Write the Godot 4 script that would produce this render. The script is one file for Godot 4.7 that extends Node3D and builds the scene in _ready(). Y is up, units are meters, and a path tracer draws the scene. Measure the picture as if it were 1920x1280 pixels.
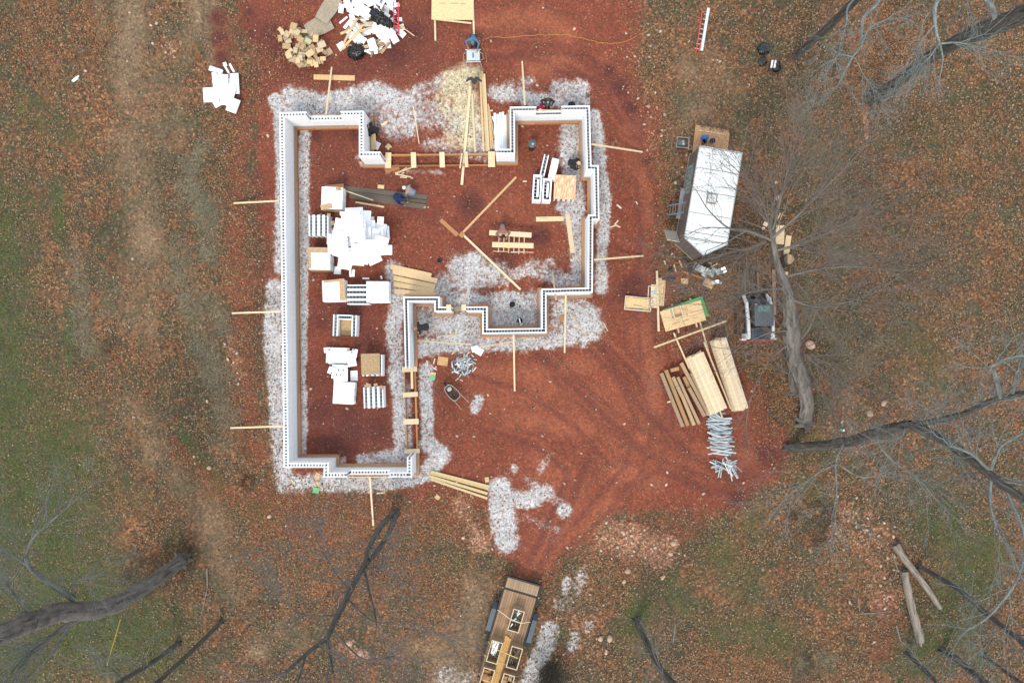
extends Node3D
# A house site seen from straight above: red clay, foam-form basement walls, lumber, trailers, bare trees.
const H := 41.0      # camera height in metres
const F := 1321.0    # focal length in photo pixels
var rng := RandomNumberGenerator.new()
var M := {}
var taken := {}
var relief := FastNoiseLite.new()
var relief2 := FastNoiseLite.new()

# ------------------------------------------------------------------ mesh collector
class MB:
	var v := PackedVector3Array()
	var n := PackedVector3Array()
	var c := PackedColorArray()
	func tri(a: Vector3, b: Vector3, d: Vector3, na: Vector3, nb: Vector3, nd: Vector3, col: Color) -> void:
		if (d - a).cross(b - a).dot(na + nb + nd) < 0.0:
			v.append(a); v.append(d); v.append(b)
			n.append(na); n.append(nd); n.append(nb)
		else:
			v.append(a); v.append(b); v.append(d)
			n.append(na); n.append(nb); n.append(nd)
		c.append(col); c.append(col); c.append(col)
	func quad(a: Vector3, b: Vector3, d: Vector3, e: Vector3, no: Vector3, col: Color) -> void:
		tri(a, b, d, no, no, no, col); tri(a, d, e, no, no, no, col)
	func box(xf: Transform3D, s: Vector3, col: Color, ch := 0.0) -> void:
		var h := s * 0.5
		ch = minf(ch, minf(h.x, minf(h.y, h.z)) * 0.6)
		for a in 3:
			var b := (a + 1) % 3
			var d := (a + 2) % 3
			for sg in [-1.0, 1.0]:
				var q := []
				for w in [[-1.0, -1.0], [1.0, -1.0], [1.0, 1.0], [-1.0, 1.0]]:
					var p := Vector3.ZERO
					p[a] = sg * h[a]; p[b] = w[0] * (h[b] - ch); p[d] = w[1] * (h[d] - ch)
					q.append(xf * p)
				var no := Vector3.ZERO
				no[a] = sg
				quad(q[0], q[1], q[2], q[3], (xf.basis * no).normalized(), col)
			if ch > 0.0:
				for sb in [-1.0, 1.0]:
					for sd in [-1.0, 1.0]:
						var q := []
						for w in [[-1.0, 0], [1.0, 0], [1.0, 1], [-1.0, 1]]:
							var p := Vector3.ZERO
							p[a] = w[0] * (h[a] - ch)
							p[b] = sb * (h[b] - (0.0 if w[1] == 0 else ch))
							p[d] = sd * (h[d] - (ch if w[1] == 0 else 0.0))
							q.append(xf * p)
						var no := Vector3.ZERO
						no[b] = sb; no[d] = sd
						quad(q[0], q[1], q[2], q[3], (xf.basis * no).normalized(), col)
		if ch > 0.0:
			for sx in [-1.0, 1.0]:
				for sy in [-1.0, 1.0]:
					for sz in [-1.0, 1.0]:
						var k := Vector3(sx, sy, sz)
						var no := (xf.basis * k).normalized()
						tri(xf * (k * Vector3(h.x, h.y - ch, h.z - ch)), xf * (k * Vector3(h.x - ch, h.y, h.z - ch)), xf * (k * Vector3(h.x - ch, h.y - ch, h.z)), no, no, no, col)
	func prism(poly: PackedVector2Array, y0: float, y1: float, col: Color) -> void:
		var k := poly.size()
		var ctr := Vector2.ZERO
		for p in poly: ctr += p / k
		for i in k:
			var p := poly[i]
			var q := poly[(i + 1) % k]
			var e := (q - p).orthogonal().normalized()
			if not Geometry2D.is_polygon_clockwise(poly): e = -e
			var no := Vector3(e.x, 0, e.y)
			# outward: test against a nearby inside point
			if Geometry2D.is_point_in_polygon((p + q) * 0.5 + e * 0.002, poly): no = -no
			quad(Vector3(p.x, y0, p.y), Vector3(q.x, y0, q.y), Vector3(q.x, y1, q.y), Vector3(p.x, y1, p.y), no, col)
		var t := Geometry2D.triangulate_polygon(poly)
		for i in range(0, t.size(), 3):
			var a := poly[t[i]]; var b := poly[t[i + 1]]; var d := poly[t[i + 2]]
			tri(Vector3(a.x, y1, a.y), Vector3(b.x, y1, b.y), Vector3(d.x, y1, d.y), Vector3.UP, Vector3.UP, Vector3.UP, col)
			tri(Vector3(a.x, y0, a.y), Vector3(b.x, y0, b.y), Vector3(d.x, y0, d.y), Vector3.DOWN, Vector3.DOWN, Vector3.DOWN, col)
	func tube(pts: PackedVector3Array, rad: PackedFloat32Array, sides: int, col: Color, caps := true) -> void:
		var k := pts.size()
		if k < 2: return
		var d := (pts[1] - pts[0]).normalized()
		var u := d.cross(Vector3(0.31, 0.87, 0.23)).normalized()
		var prev := []; var prevn := []
		for i in k:
			var t := d
			if i == 0: t = (pts[1] - pts[0]).normalized()
			elif i == k - 1: t = (pts[i] - pts[i - 1]).normalized()
			else: t = (pts[i + 1] - pts[i - 1]).normalized()
			u = (u - t * u.dot(t)).normalized()
			var w := t.cross(u)
			var ring := []; var rn := []
			for s in sides:
				var a := TAU * s / sides
				var e := u * cos(a) + w * sin(a)
				rn.append(e); ring.append(pts[i] + e * rad[i])
			if i > 0:
				for s in sides:
					var s2 := (s + 1) % sides
					tri(prev[s], prev[s2], ring[s2], prevn[s], prevn[s2], rn[s2], col)
					tri(prev[s], ring[s2], ring[s], prevn[s], rn[s2], rn[s], col)
			if caps and (i == 0 or i == k - 1):
				var cn := -t if i == 0 else t
				for s in range(1, sides - 1): tri(ring[0], ring[s], ring[s + 1], cn, cn, cn, col)
			prev = ring; prevn = rn
	func trunk(pts: PackedVector3Array, rad: PackedFloat32Array, sides: int, col: Color, noise: FastNoiseLite, amp: float) -> void:   # a tube with furrowed bark
		var k := pts.size()
		var u := (pts[1] - pts[0]).cross(Vector3(0.31, 0.87, 0.23)).normalized()
		var ps := []; var ns := []; var cs := []
		var run := 0.0
		for i in k:
			var t := (pts[mini(i + 1, k - 1)] - pts[maxi(i - 1, 0)]).normalized()
			if i > 0: run += pts[i].distance_to(pts[i - 1])
			u = (u - t * u.dot(t)).normalized()
			var w := t.cross(u)
			var ring := []; var rn := []; var rc := []
			for s in sides:
				var a := TAU * s / sides
				var e := u * cos(a) + w * sin(a)
				var f := noise.get_noise_3d(cos(a) * 9.0 + pts[0].x, sin(a) * 9.0 + pts[0].z, run * 0.9)
				var g := noise.get_noise_3d(cos(a) * 3.0 + 40.0, sin(a) * 3.0, run * 0.4)
				rn.append((e + (u * -sin(a) + w * cos(a)) * f * 0.9).normalized()); ring.append(pts[i] + e * rad[i] * (1.0 + amp * f + amp * 1.2 * g))
				var k2 := clampf(1.0 + 0.9 * f + 0.5 * g, 0.4, 1.8)
				rc.append(Color(col.r * k2, col.g * k2, col.b * k2))
			ps.append(ring); ns.append(rn); cs.append(rc)
		for i in k - 1:
			for s in sides:
				var s2 := (s + 1) % sides
				var flip: bool = (ps[i + 1][s2] - ps[i][s]).cross(ps[i][s2] - ps[i][s]).dot(ns[i][s]) < 0.0
				for q in ([[i, s], [i + 1, s2], [i, s2], [i, s], [i + 1, s], [i + 1, s2]] if flip else [[i, s], [i, s2], [i + 1, s2], [i, s], [i + 1, s2], [i + 1, s]]):
					v.append(ps[q[0]][q[1]]); n.append(ns[q[0]][q[1]]); c.append(cs[q[0]][q[1]])
	func ball(xf: Transform3D, r: Vector3, col: Color, nu := 10, nv := 7, rough := 0.0, noise: FastNoiseLite = null, top_only := false) -> void:
		var ps := []; var ns := []
		for j in nv + 1:
			var th := PI * j / nv * (0.55 if top_only else 1.0)
			var row := []; var rown := []
			for i in nu + 1:
				var ph := TAU * (i % nu) / nu
				var e := Vector3(sin(th) * cos(ph), cos(th), sin(th) * sin(ph))
				var k := 1.0
				if noise: k += rough * noise.get_noise_3d(e.x * 2.6 + xf.origin.x * 9 + r.x * 70, e.y * 2.6 + col.r * 50, e.z * 2.6 + xf.origin.z * 9) + rough * 0.4 * noise.get_noise_3d(e.x * 7 + r.x * 90, e.y * 7, e.z * 7)
				row.append(xf * (e * r * k)); rown.append((xf.basis * (e / r)).normalized())
				if noise and rough > 0.2:
					var jj := 1.2 * rough
					rown[i] = (rown[i] + Vector3(noise.get_noise_3d(e.x * 30, e.y * 30, e.z * 30 + 50), noise.get_noise_3d(e.y * 30 + 90, e.z * 30, e.x * 30), noise.get_noise_3d(e.z * 30, e.x * 30 + 20, e.y * 30)) * jj * 2.0).normalized()
			ps.append(row); ns.append(rown)
		for j in nv:
			for i in nu:
				if j > 0: tri(ps[j][i], ps[j][i + 1], ps[j + 1][i], ns[j][i], ns[j][i + 1], ns[j + 1][i], col)
				if j < nv - 1 or top_only: tri(ps[j][i + 1], ps[j + 1][i + 1], ps[j + 1][i], ns[j][i + 1], ns[j + 1][i + 1], ns[j + 1][i], col)
	func lathe(xf: Transform3D, prof: Array, sides: int, col: Color) -> void:
		for k in prof.size() - 1:
			var a: Vector2 = prof[k]
			var b: Vector2 = prof[k + 1]
			var e := Vector2(b.y - a.y, a.x - b.x).normalized()
			for s in sides:
				var a0 := TAU * s / sides
				var a1 := TAU * (s + 1) / sides
				var d0 := Vector3(cos(a0), 0, sin(a0))
				var d1 := Vector3(cos(a1), 0, sin(a1))
				var n0 := (xf.basis * (d0 * e.x + Vector3.UP * e.y)).normalized()
				var n1 := (xf.basis * (d1 * e.x + Vector3.UP * e.y)).normalized()
				var p0 := xf * (d0 * a.x + Vector3.UP * a.y); var p1 := xf * (d1 * a.x + Vector3.UP * a.y)
				var q0 := xf * (d0 * b.x + Vector3.UP * b.y); var q1 := xf * (d1 * b.x + Vector3.UP * b.y)
				if a.x > 0.0001: tri(p0, p1, q1, n0, n1, n1, col)
				if b.x > 0.0001: tri(p0, q1, q0, n0, n1, n0, col)
	func mesh() -> ArrayMesh:
		var arr := []
		arr.resize(Mesh.ARRAY_MAX)
		arr[Mesh.ARRAY_VERTEX] = v; arr[Mesh.ARRAY_NORMAL] = n; arr[Mesh.ARRAY_COLOR] = c
		var m := ArrayMesh.new()
		if v.size() > 0: m.add_surface_from_arrays(Mesh.PRIMITIVE_TRIANGLES, arr)
		return m

# ------------------------------------------------------------------ placing helpers
func P(px: float, py: float, h := 0.0) -> Vector3:      # photo pixel and height -> point
	return Vector3((px - 960.0) * (H - h) / F, h, (py - 640.0) * (H - h) / F)
func G(px: float, py: float) -> Vector3:                # point on the ground seen at a pixel
	var p := P(px, py)
	p.y = gh(p.x, p.z)
	return p
func gh(x: float, z: float) -> float:
	var px := x * F / H + 960.0
	var py := z * F / H + 640.0
	var out := maxf(maxf(450.0 - px, px - 1480.0), maxf(60.0 - py, py - 960.0))
	var a := lerpf(0.012, 0.075, smoothstep(0.0, 150.0, out))
	var edge := minf(minf(px + 230.0, 2150.0 - px), minf(py + 150.0, 1430.0 - py))
	a *= smoothstep(0.0, 90.0, edge)
	var y := a * (relief.get_noise_2d(x, z) + 0.5 * relief2.get_noise_2d(x, z))
	# cut bank left of the clay pad
	var cut := 386.0 + 7.0 * relief.get_noise_2d(z * 3.0, 9.0)
	y += 0.4 * (1.0 - smoothstep(cut - 8.0, cut + 6.0, px)) * smoothstep(250.0, 372.0, px) * (1.0 - smoothstep(70.0, 135.0, py)) * smoothstep(0.0, 90.0, edge)
	return y
func nm(kind: String) -> String:
	var k: int = taken.get(kind, 0)
	taken[kind] = k + 1
	return kind if k == 0 else "%s_%03d" % [kind, k]
func top(o: Node3D, kind: String, label: String, cat: String, group := "") -> Node3D:
	o.name = nm(kind)
	add_child(o)
	o.set_meta("label", label); o.set_meta("category", cat)
	if group != "": o.set_meta("group", group)
	return o
func thing(kind: String, label: String, cat: String, at: Vector3, yaw := 0.0, group := "") -> Node3D:
	var o := Node3D.new()
	o.position = at; o.rotation.y = yaw
	return top(o, kind, label, cat, group)
func inst(mb: MB, mat: String) -> MeshInstance3D:
	var o := MeshInstance3D.new()
	o.mesh = mb.mesh(); o.material_override = M[mat]
	return o
func part(parent: Node3D, kind: String, mb: MB, mat: String, xf := Transform3D.IDENTITY) -> MeshInstance3D:
	var o := inst(mb, mat)
	o.name = kind; o.transform = xf
	parent.add_child(o, true)
	return o
func bx(parent: Node3D, kind: String, mat: String, at: Vector3, s: Vector3, col: Color, ch := 0.006, rot := Vector3.ZERO) -> MeshInstance3D:
	var mb := MB.new()
	mb.box(Transform3D.IDENTITY, s, col, ch)
	return part(parent, kind, mb, mat, Transform3D(Basis.from_euler(rot), at))
func T(at: Vector3, rot := Vector3.ZERO) -> Transform3D:
	return Transform3D(Basis.from_euler(rot), at)
func seg(a: Vector3, b: Vector3, up := Vector3.UP) -> Transform3D:
	var x := (b - a).normalized()
	var z := x.cross(up).normalized()
	return Transform3D(Basis(x, z.cross(x), z), (a + b) * 0.5)
func vary(c: Color, k := 0.12) -> Color:
	var f := 1.0 + rng.randf_range(-k, k)
	return Color(c.r * f * (1.0 + rng.randf_range(-k, k) * 0.25), c.g * f, c.b * f * (1.0 + rng.randf_range(-k, k) * 0.4))
func board(a: Vector3, b: Vector3, w: float, t: float, col: Color, label: String, group := "", kind := "lumber_board", cat := "board", mat := "wood") -> MeshInstance3D:
	var mb := MB.new()
	mb.box(Transform3D.IDENTITY, Vector3(a.distance_to(b), t, w), vary(col, 0.13), 0.004)
	var o := inst(mb, mat)
	o.transform = seg(a, b)
	top(o, kind, label, cat, group)
	return o
func lay(x0: float, y0: float, x1: float, y1: float, w: float, t: float, col: Color, label: String, group := "", lift := 0.0, kind := "lumber_board", cat := "board", mat := "wood") -> MeshInstance3D:
	var a := G(x0, y0); var b := G(x1, y1)
	a.y += t * 0.5 + lift; b.y += t * 0.5 + lift
	return board(a, b, w, t, col, label, group, kind, cat, mat)
func slab(cx: float, cy: float, h: float, sx: float, sz: float, deg: float, t: float, col: Color, kind: String, label: String, cat: String, group := "", mat := "wood", tilt := Vector3.ZERO) -> MeshInstance3D:
	var mb := MB.new()
	mb.box(Transform3D.IDENTITY, Vector3(sx, t, sz), vary(col, 0.06), minf(0.006, t * 0.2))
	var o := inst(mb, mat)
	var p := P(cx, cy, h)
	o.transform = Transform3D(Basis.from_euler(Vector3(tilt.x, -deg_to_rad(deg), tilt.z)), p)
	top(o, kind, label, cat, group)
	return o

# a heap: pieces dropped one by one on what lies there already
class Heap:
	var cells := {}
	var g: Node3D
	func drop(at: Vector3, yaw: float, s: Vector3) -> float:
		var b := Basis(Vector3.UP, yaw)
		var keys := []
		var hi := -9.0
		var nx := int(ceil(s.x / 0.07)) + 1
		var nz := int(ceil(s.z / 0.07)) + 1
		for i in nx:
			for j in nz:
				var q := at + b * Vector3((float(i) / (nx - 1) - 0.5) * s.x, 0, (float(j) / (nz - 1) - 0.5) * s.z)
				var k := Vector2i(int(round(q.x / 0.07)), int(round(q.z / 0.07)))
				keys.append(k)
				if not cells.has(k): cells[k] = g.gh(q.x, q.z)
				hi = maxf(hi, cells[k])
		for k in keys: cells[k] = hi + s.y
		return hi + s.y * 0.5

# ------------------------------------------------------------------ materials
func noise_tex(freq: float, lo: Color, hi: Color, size := 512, type := FastNoiseLite.TYPE_SIMPLEX_SMOOTH, oct := 4, sd := 1, normal := false) -> Texture2D:
	var f := FastNoiseLite.new()
	f.noise_type = type; f.frequency = freq; f.fractal_octaves = oct; f.seed = sd
	if type == FastNoiseLite.TYPE_CELLULAR: f.cellular_return_type = FastNoiseLite.RETURN_CELL_VALUE; f.fractal_type = FastNoiseLite.FRACTAL_NONE
	var im := f.get_seamless_image(size, size)
	im.convert(Image.FORMAT_L8)
	if normal:
		im.convert(Image.FORMAT_RGBA8)
		im.bump_map_to_normal_map(4.0)
		return ImageTexture.create_from_image(im)
	var src := im.get_data()
	var dst := PackedByteArray()
	dst.resize(size * size * 3)
	for i in src.size():
		var k := src[i] / 255.0
		dst[i * 3] = int(lerpf(lo.r, hi.r, k) * 255); dst[i * 3 + 1] = int(lerpf(lo.g, hi.g, k) * 255); dst[i * 3 + 2] = int(lerpf(lo.b, hi.b, k) * 255)
	return ImageTexture.create_from_image(Image.create_from_data(size, size, false, Image.FORMAT_RGB8, dst))
func mat(called: String, rough: float, tex: Texture2D = null, scale := Vector3.ONE, metal := 0.0, nrm: Texture2D = null) -> StandardMaterial3D:
	var m := StandardMaterial3D.new()
	m.vertex_color_use_as_albedo = true
	m.roughness = rough; m.metallic = metal
	if tex: m.albedo_texture = tex
	if nrm: m.normal_enabled = true; m.normal_texture = nrm; m.normal_scale = 0.6
	if tex or nrm: m.uv1_triplanar = true; m.uv1_scale = scale
	M[called] = m
	return m
func make_materials() -> void:
	var g8 := Color(0.80, 0.80, 0.80)
	var w := Color.WHITE
	var grain := noise_tex(0.03, Color(0.78, 0.72, 0.64), w, 512, FastNoiseLite.TYPE_SIMPLEX_SMOOTH, 4, 3)
	mat("wood", 0.8, grain, Vector3(0.35, 5.0, 5.0))
	var flake := noise_tex(0.05, Color(0.88, 0.85, 0.79), w, 512, FastNoiseLite.TYPE_CELLULAR, 1, 5)
	mat("osb", 0.8, flake, Vector3(0.9, 1.6, 1.6))
	mat("foam", 0.85, noise_tex(0.02, Color(0.93, 0.94, 0.95), w, 256, FastNoiseLite.TYPE_SIMPLEX_SMOOTH, 5, 8), Vector3(0.8, 0.8, 0.8))
	mat("card", 0.9, noise_tex(0.02, g8, w, 256, FastNoiseLite.TYPE_SIMPLEX_SMOOTH, 4, 9), Vector3(1.2, 1.2, 1.2))
	mat("stain", 0.9, noise_tex(0.018, Color(0.82, 0.58, 0.42), Color(1.0, 0.97, 0.93), 256, FastNoiseLite.TYPE_SIMPLEX_SMOOTH, 4, 19), Vector3(1.6, 1.0, 0.45))
	mat("metal", 0.38, noise_tex(0.04, g8, w, 256, FastNoiseLite.TYPE_SIMPLEX_SMOOTH, 3, 10), Vector3(2, 2, 2), 0.55)
	mat("paint", 0.45, noise_tex(0.015, Color(0.93, 0.93, 0.92), w, 512, FastNoiseLite.TYPE_SIMPLEX_SMOOTH, 5, 11), Vector3(0.5, 0.5, 0.5))
	mat("plastic", 0.5)
	mat("bag", 0.28)
	mat("rubber", 0.9, noise_tex(0.03, g8, w, 256, FastNoiseLite.TYPE_SIMPLEX_SMOOTH, 3, 12), Vector3(3, 3, 3))
	mat("mud", 0.95, noise_tex(0.03, Color(0.6, 0.55, 0.5), w, 256, FastNoiseLite.TYPE_SIMPLEX_SMOOTH, 4, 13), Vector3(2, 2, 2))
	mat("cloth", 1.0, noise_tex(0.05, g8, w, 256, FastNoiseLite.TYPE_SIMPLEX_SMOOTH, 3, 14), Vector3(4, 4, 4))
	mat("bark", 0.95, noise_tex(0.05, Color(0.50, 0.48, 0.46), w, 512, FastNoiseLite.TYPE_SIMPLEX_SMOOTH, 4, 15), Vector3(1.1, 0.5, 1.1))
	mat("lichen", 0.95, noise_tex(0.03, Color(0.42, 0.44, 0.43), w, 512, FastNoiseLite.TYPE_SIMPLEX_SMOOTH, 4, 16), Vector3(0.9, 0.9, 0.9))
	mat("stone", 0.95, noise_tex(0.04, g8, w, 256, FastNoiseLite.TYPE_SIMPLEX_SMOOTH, 3, 17), Vector3(5, 5, 5))
	mat("leaf", 0.9)
	M["leaf"].backlight_enabled = true
	M["leaf"].backlight = Color(0.15, 0.1, 0.05)
	mat("grass", 0.95)
	var gl := mat("glass", 0.05)
	gl.transparency = BaseMaterial3D.TRANSPARENCY_ALPHA
	gl.vertex_color_use_as_albedo = false
	gl.albedo_color = Color(0.3, 0.42, 0.42, 0.35)

const PINE := Color(0.74, 0.58, 0.36)
const PALE := Color(0.80, 0.70, 0.50)
const OSBC := Color(0.66, 0.49, 0.28)
const FOAM := Color(0.90, 0.915, 0.925)
const CARD := Color(0.48, 0.32, 0.18)
const FORM := Color(0.50, 0.25, 0.12)
const ZINC := Color(0.62, 0.68, 0.70)

# ------------------------------------------------------------------ ground
const GW := 480      # coarse zone maps: one cell is 5 photo pixels, from (-240, -160)
const GN := 320
const TW := 2048
const TN := 1366
var zone := {}
func zmap(k: String) -> PackedFloat32Array:
	if not zone.has(k):
		var a := PackedFloat32Array()
		a.resize(GW * GN)
		zone[k] = a
	return zone[k]
func stroke(k: String, pts: Array, r: float, s := 1.0, soft := 0.45) -> void:
	var a := zmap(k)
	for i in maxi(pts.size() - 1, 1):
		var p := Vector2(pts[i][0], pts[i][1])
		var q := p if pts.size() == 1 else Vector2(pts[i + 1][0], pts[i + 1][1])
		var R := r * (1.0 + soft)
		var x0 := maxi(0, int((minf(p.x, q.x) - R + 240) / 5)); var x1 := mini(GW - 1, int((maxf(p.x, q.x) + R + 240) / 5) + 1)
		var y0 := maxi(0, int((minf(p.y, q.y) - R + 160) / 5)); var y1 := mini(GN - 1, int((maxf(p.y, q.y) + R + 160) / 5) + 1)
		for y in range(y0, y1 + 1):
			for x in range(x0, x1 + 1):
				var c := Vector2(x * 5 - 240, y * 5 - 160)
				var d := c.distance_to(Geometry2D.get_closest_point_to_segment(c, p, q))
				var w := s * (1.0 - smoothstep(r * (1.0 - soft), R, d))
				if w > a[y * GW + x]: a[y * GW + x] = w
	zone[k] = a
func fill(k: String, pts: Array, s := 1.0) -> void:
	var a := zmap(k)
	var poly := PackedVector2Array()
	for p in pts: poly.append(Vector2(p[0], p[1]))
	for y in GN:
		for x in GW:
			if Geometry2D.is_point_in_polygon(Vector2(x * 5 - 240, y * 5 - 160), poly): a[y * GW + x] = maxf(a[y * GW + x], s)
	zone[k] = a
func blur(k: String, d: int) -> void:
	var im := Image.create_from_data(GW, GN, false, Image.FORMAT_RF, zmap(k).to_byte_array())
	im.resize(GW / d, GN / d, Image.INTERPOLATE_TRILINEAR if false else Image.INTERPOLATE_BILINEAR)
	im.resize(GW, GN, Image.INTERPOLATE_CUBIC)
	zone[k] = im.get_data().to_float32_array()
func zat(k: String, x: float, z: float) -> float:       # zone weight at a place
	var i := int((x * F / H + 960.0 + 240.0) / 5.0)
	var j := int((z * F / H + 640.0 + 160.0) / 5.0)
	if i < 0 or j < 0 or i >= GW or j >= GN: return 0.0
	return zone[k][j * GW + i]
func paint_zones() -> void:
	# red clay pad
	fill("red", [[452, 40], [470, -160], [1160, -160], [1190, 40], [1215, 180], [1250, 300], [1250, 480], [1240, 560], [1330, 640], [1430, 740], [1475, 830], [1455, 910], [1370, 960], [1260, 945], [1160, 965], [1100, 1000], [1030, 1085], [960, 1075], [900, 965], [700, 925], [530, 905], [505, 800], [498, 650], [498, 500], [490, 350], [478, 200]])
	blur("red", 8)
	stroke("red", [[465, 180], [440, 330], [450, 520], [455, 700], [475, 860]], 24, 0.62, 0.9)
	stroke("red", [[420, 60], [420, 160]], 30, 0.7, 0.9)
	stroke("red", [[1235, 560], [1250, 700], [1290, 860]], 40, 0.9, 0.9)
	stroke("red", [[500, 940], [700, 960], [880, 970]], 34, 0.62, 0.9)
	stroke("red", [[320, 820], [400, 900], [470, 960]], 9, 0.6, 0.8)
	stroke("red", [[560, 990], [640, 1000]], 40, 0.55, 0.9)
	stroke("red", [[1120, 1010], [1220, 1010], [1300, 960]], 40, 0.62, 0.9)
	stroke("red", [[1660, 1130], [1650, 1220]], 26, 0.6, 0.9)
	# dark damp clay
	for d in [[405, 30, 12], [408, 70, 12], [412, 105, 10], [465, 20, 9], [470, 60, 8], [640, 610, 14], [665, 580, 14], [600, 600, 12], [690, 640, 16], [600, 770, 26], [650, 800, 40], [700, 800, 26], [620, 840, 30], [600, 460, 10], [1160, 160, 18], [1180, 200, 12], [1140, 130, 10], [1180, 545, 22], [1190, 525, 14], [1440, 850, 20], [1380, 930, 14], [1300, 650, 12], [1210, 300, 8], [640, 330, 10], [660, 250, 10], [590, 250, 12], [500, 60, 20], [520, 90, 22], [740, 100, 25], [780, 60, 20], [1090, 400, 12], [940, 490, 18], [1010, 440, 16], [880, 380, 20]]:
		stroke("damp", [[d[0], d[1]]], d[2] * 1.3, 0.85, 0.8)
	for t in [[[1010, 660], [1090, 740], [1200, 840]], [[1120, 640], [1180, 740], [1290, 850], [1380, 900]], [[1060, 900], [1020, 990], [990, 1050]], [[1100, 860], [1060, 960], [1010, 1060]], [[1040, 130], [1140, 150], [1190, 230]], [[880, 110], [1000, 95], [1100, 100]], [[1240, 880], [1330, 920], [1440, 915]], [[1430, 700], [1445, 800], [1450, 880]]]:
		stroke("damp", t, 9, 0.5, 1.0)
	# tyre tracks: pairs of narrow pressed lines
	for t in [[[1000, 655], [1050, 720], [1120, 790], [1210, 850], [1320, 890], [1430, 885]], [[1030, 650], [1085, 715], [1155, 775], [1245, 830], [1345, 862], [1440, 858]], [[1090, 640], [1150, 700], [1190, 780], [1170, 870], [1100, 950], [1030, 1030], [990, 1085]], [[1130, 640], [1190, 700], [1225, 790], [1200, 885], [1125, 970], [1055, 1045], [1015, 1095]], [[1240, 700], [1260, 790], [1230, 880], [1150, 930]], [[860, 60], [960, 75], [1060, 85], [1150, 130], [1200, 220], [1215, 330]], [[880, 95], [980, 105], [1060, 120], [1130, 160], [1165, 230]], [[1190, 330], [1200, 450], [1190, 560], [1200, 680]], [[1225, 330], [1232, 450], [1222, 560], [1228, 640]], [[880, 700], [980, 730], [1080, 800], [1140, 870]], [[900, 800], [1000, 830], [1060, 880], [1050, 960]]]:
		stroke("damp", t, 7.0, 0.4, 1.0)
		var t2 := []
		for q in t: t2.append([q[0] + 7, q[1] - 5])
		stroke("bright", t2, 6.0, 0.42, 0.9)
	# deeper clay inside the long wing and round the scrap heaps
	for t in [[[[620, 260], [630, 340], [590, 460]], 46, 0.42], [[[660, 330], [740, 340], [800, 400]], 40, 0.36], [[[600, 590], [680, 600], [690, 650]], 44, 0.5], [[[600, 700], [610, 800], [700, 820]], 56, 0.52], [[[480, 40], [500, 110], [480, 160]], 40, 0.44], [[[540, 130], [660, 130], [780, 90]], 34, 0.46], [[[790, 30], [800, 110]], 40, 0.4], [[[1120, 130], [1180, 200], [1200, 300]], 26, 0.4], [[[480, 330], [490, 500], [480, 700]], 22, 0.4], [[[860, 420], [900, 470]], 40, 0.3], [[[1380, 900], [1440, 860], [1450, 800]], 30, 0.42], [[[1180, 540], [1150, 560]], 20, 0.45]]:
		stroke("damp", t[0], t[1], t[2], 1.0)
	# brighter smeared clay
	for t in [[[1010, 120], [1045, 108], [1060, 104]], [[985, 128], [1020, 126]], [[900, 40], [1010, 30], [1060, 60]], [[870, 690], [990, 700], [1100, 680]], [[960, 780], [1100, 800]], [[1060, 980], [1000, 1060], [980, 1075]], [[1150, 880], [1220, 900]], [[1260, 520], [1280, 450]], [[1200, 620], [1225, 680], [1220, 760]], [[1310, 850], [1400, 860]], [[1180, 240], [1225, 420]], [[1140, 940], [1100, 990]]]:
		stroke("bright", t, 22, 0.7, 1.0)
	stroke("bright", [[1045, 110]], 19, 1.0, 0.5)
	stroke("bright", [[900, 720], [1010, 740], [1120, 760], [1220, 840]], 62, 0.5, 0.9)
	stroke("bright", [[1010, 870], [1080, 920], [1010, 1040]], 34, 0.5, 0.9)
	stroke("bright", [[930, 380], [1000, 400]], 50, 0.36, 0.9)
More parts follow.
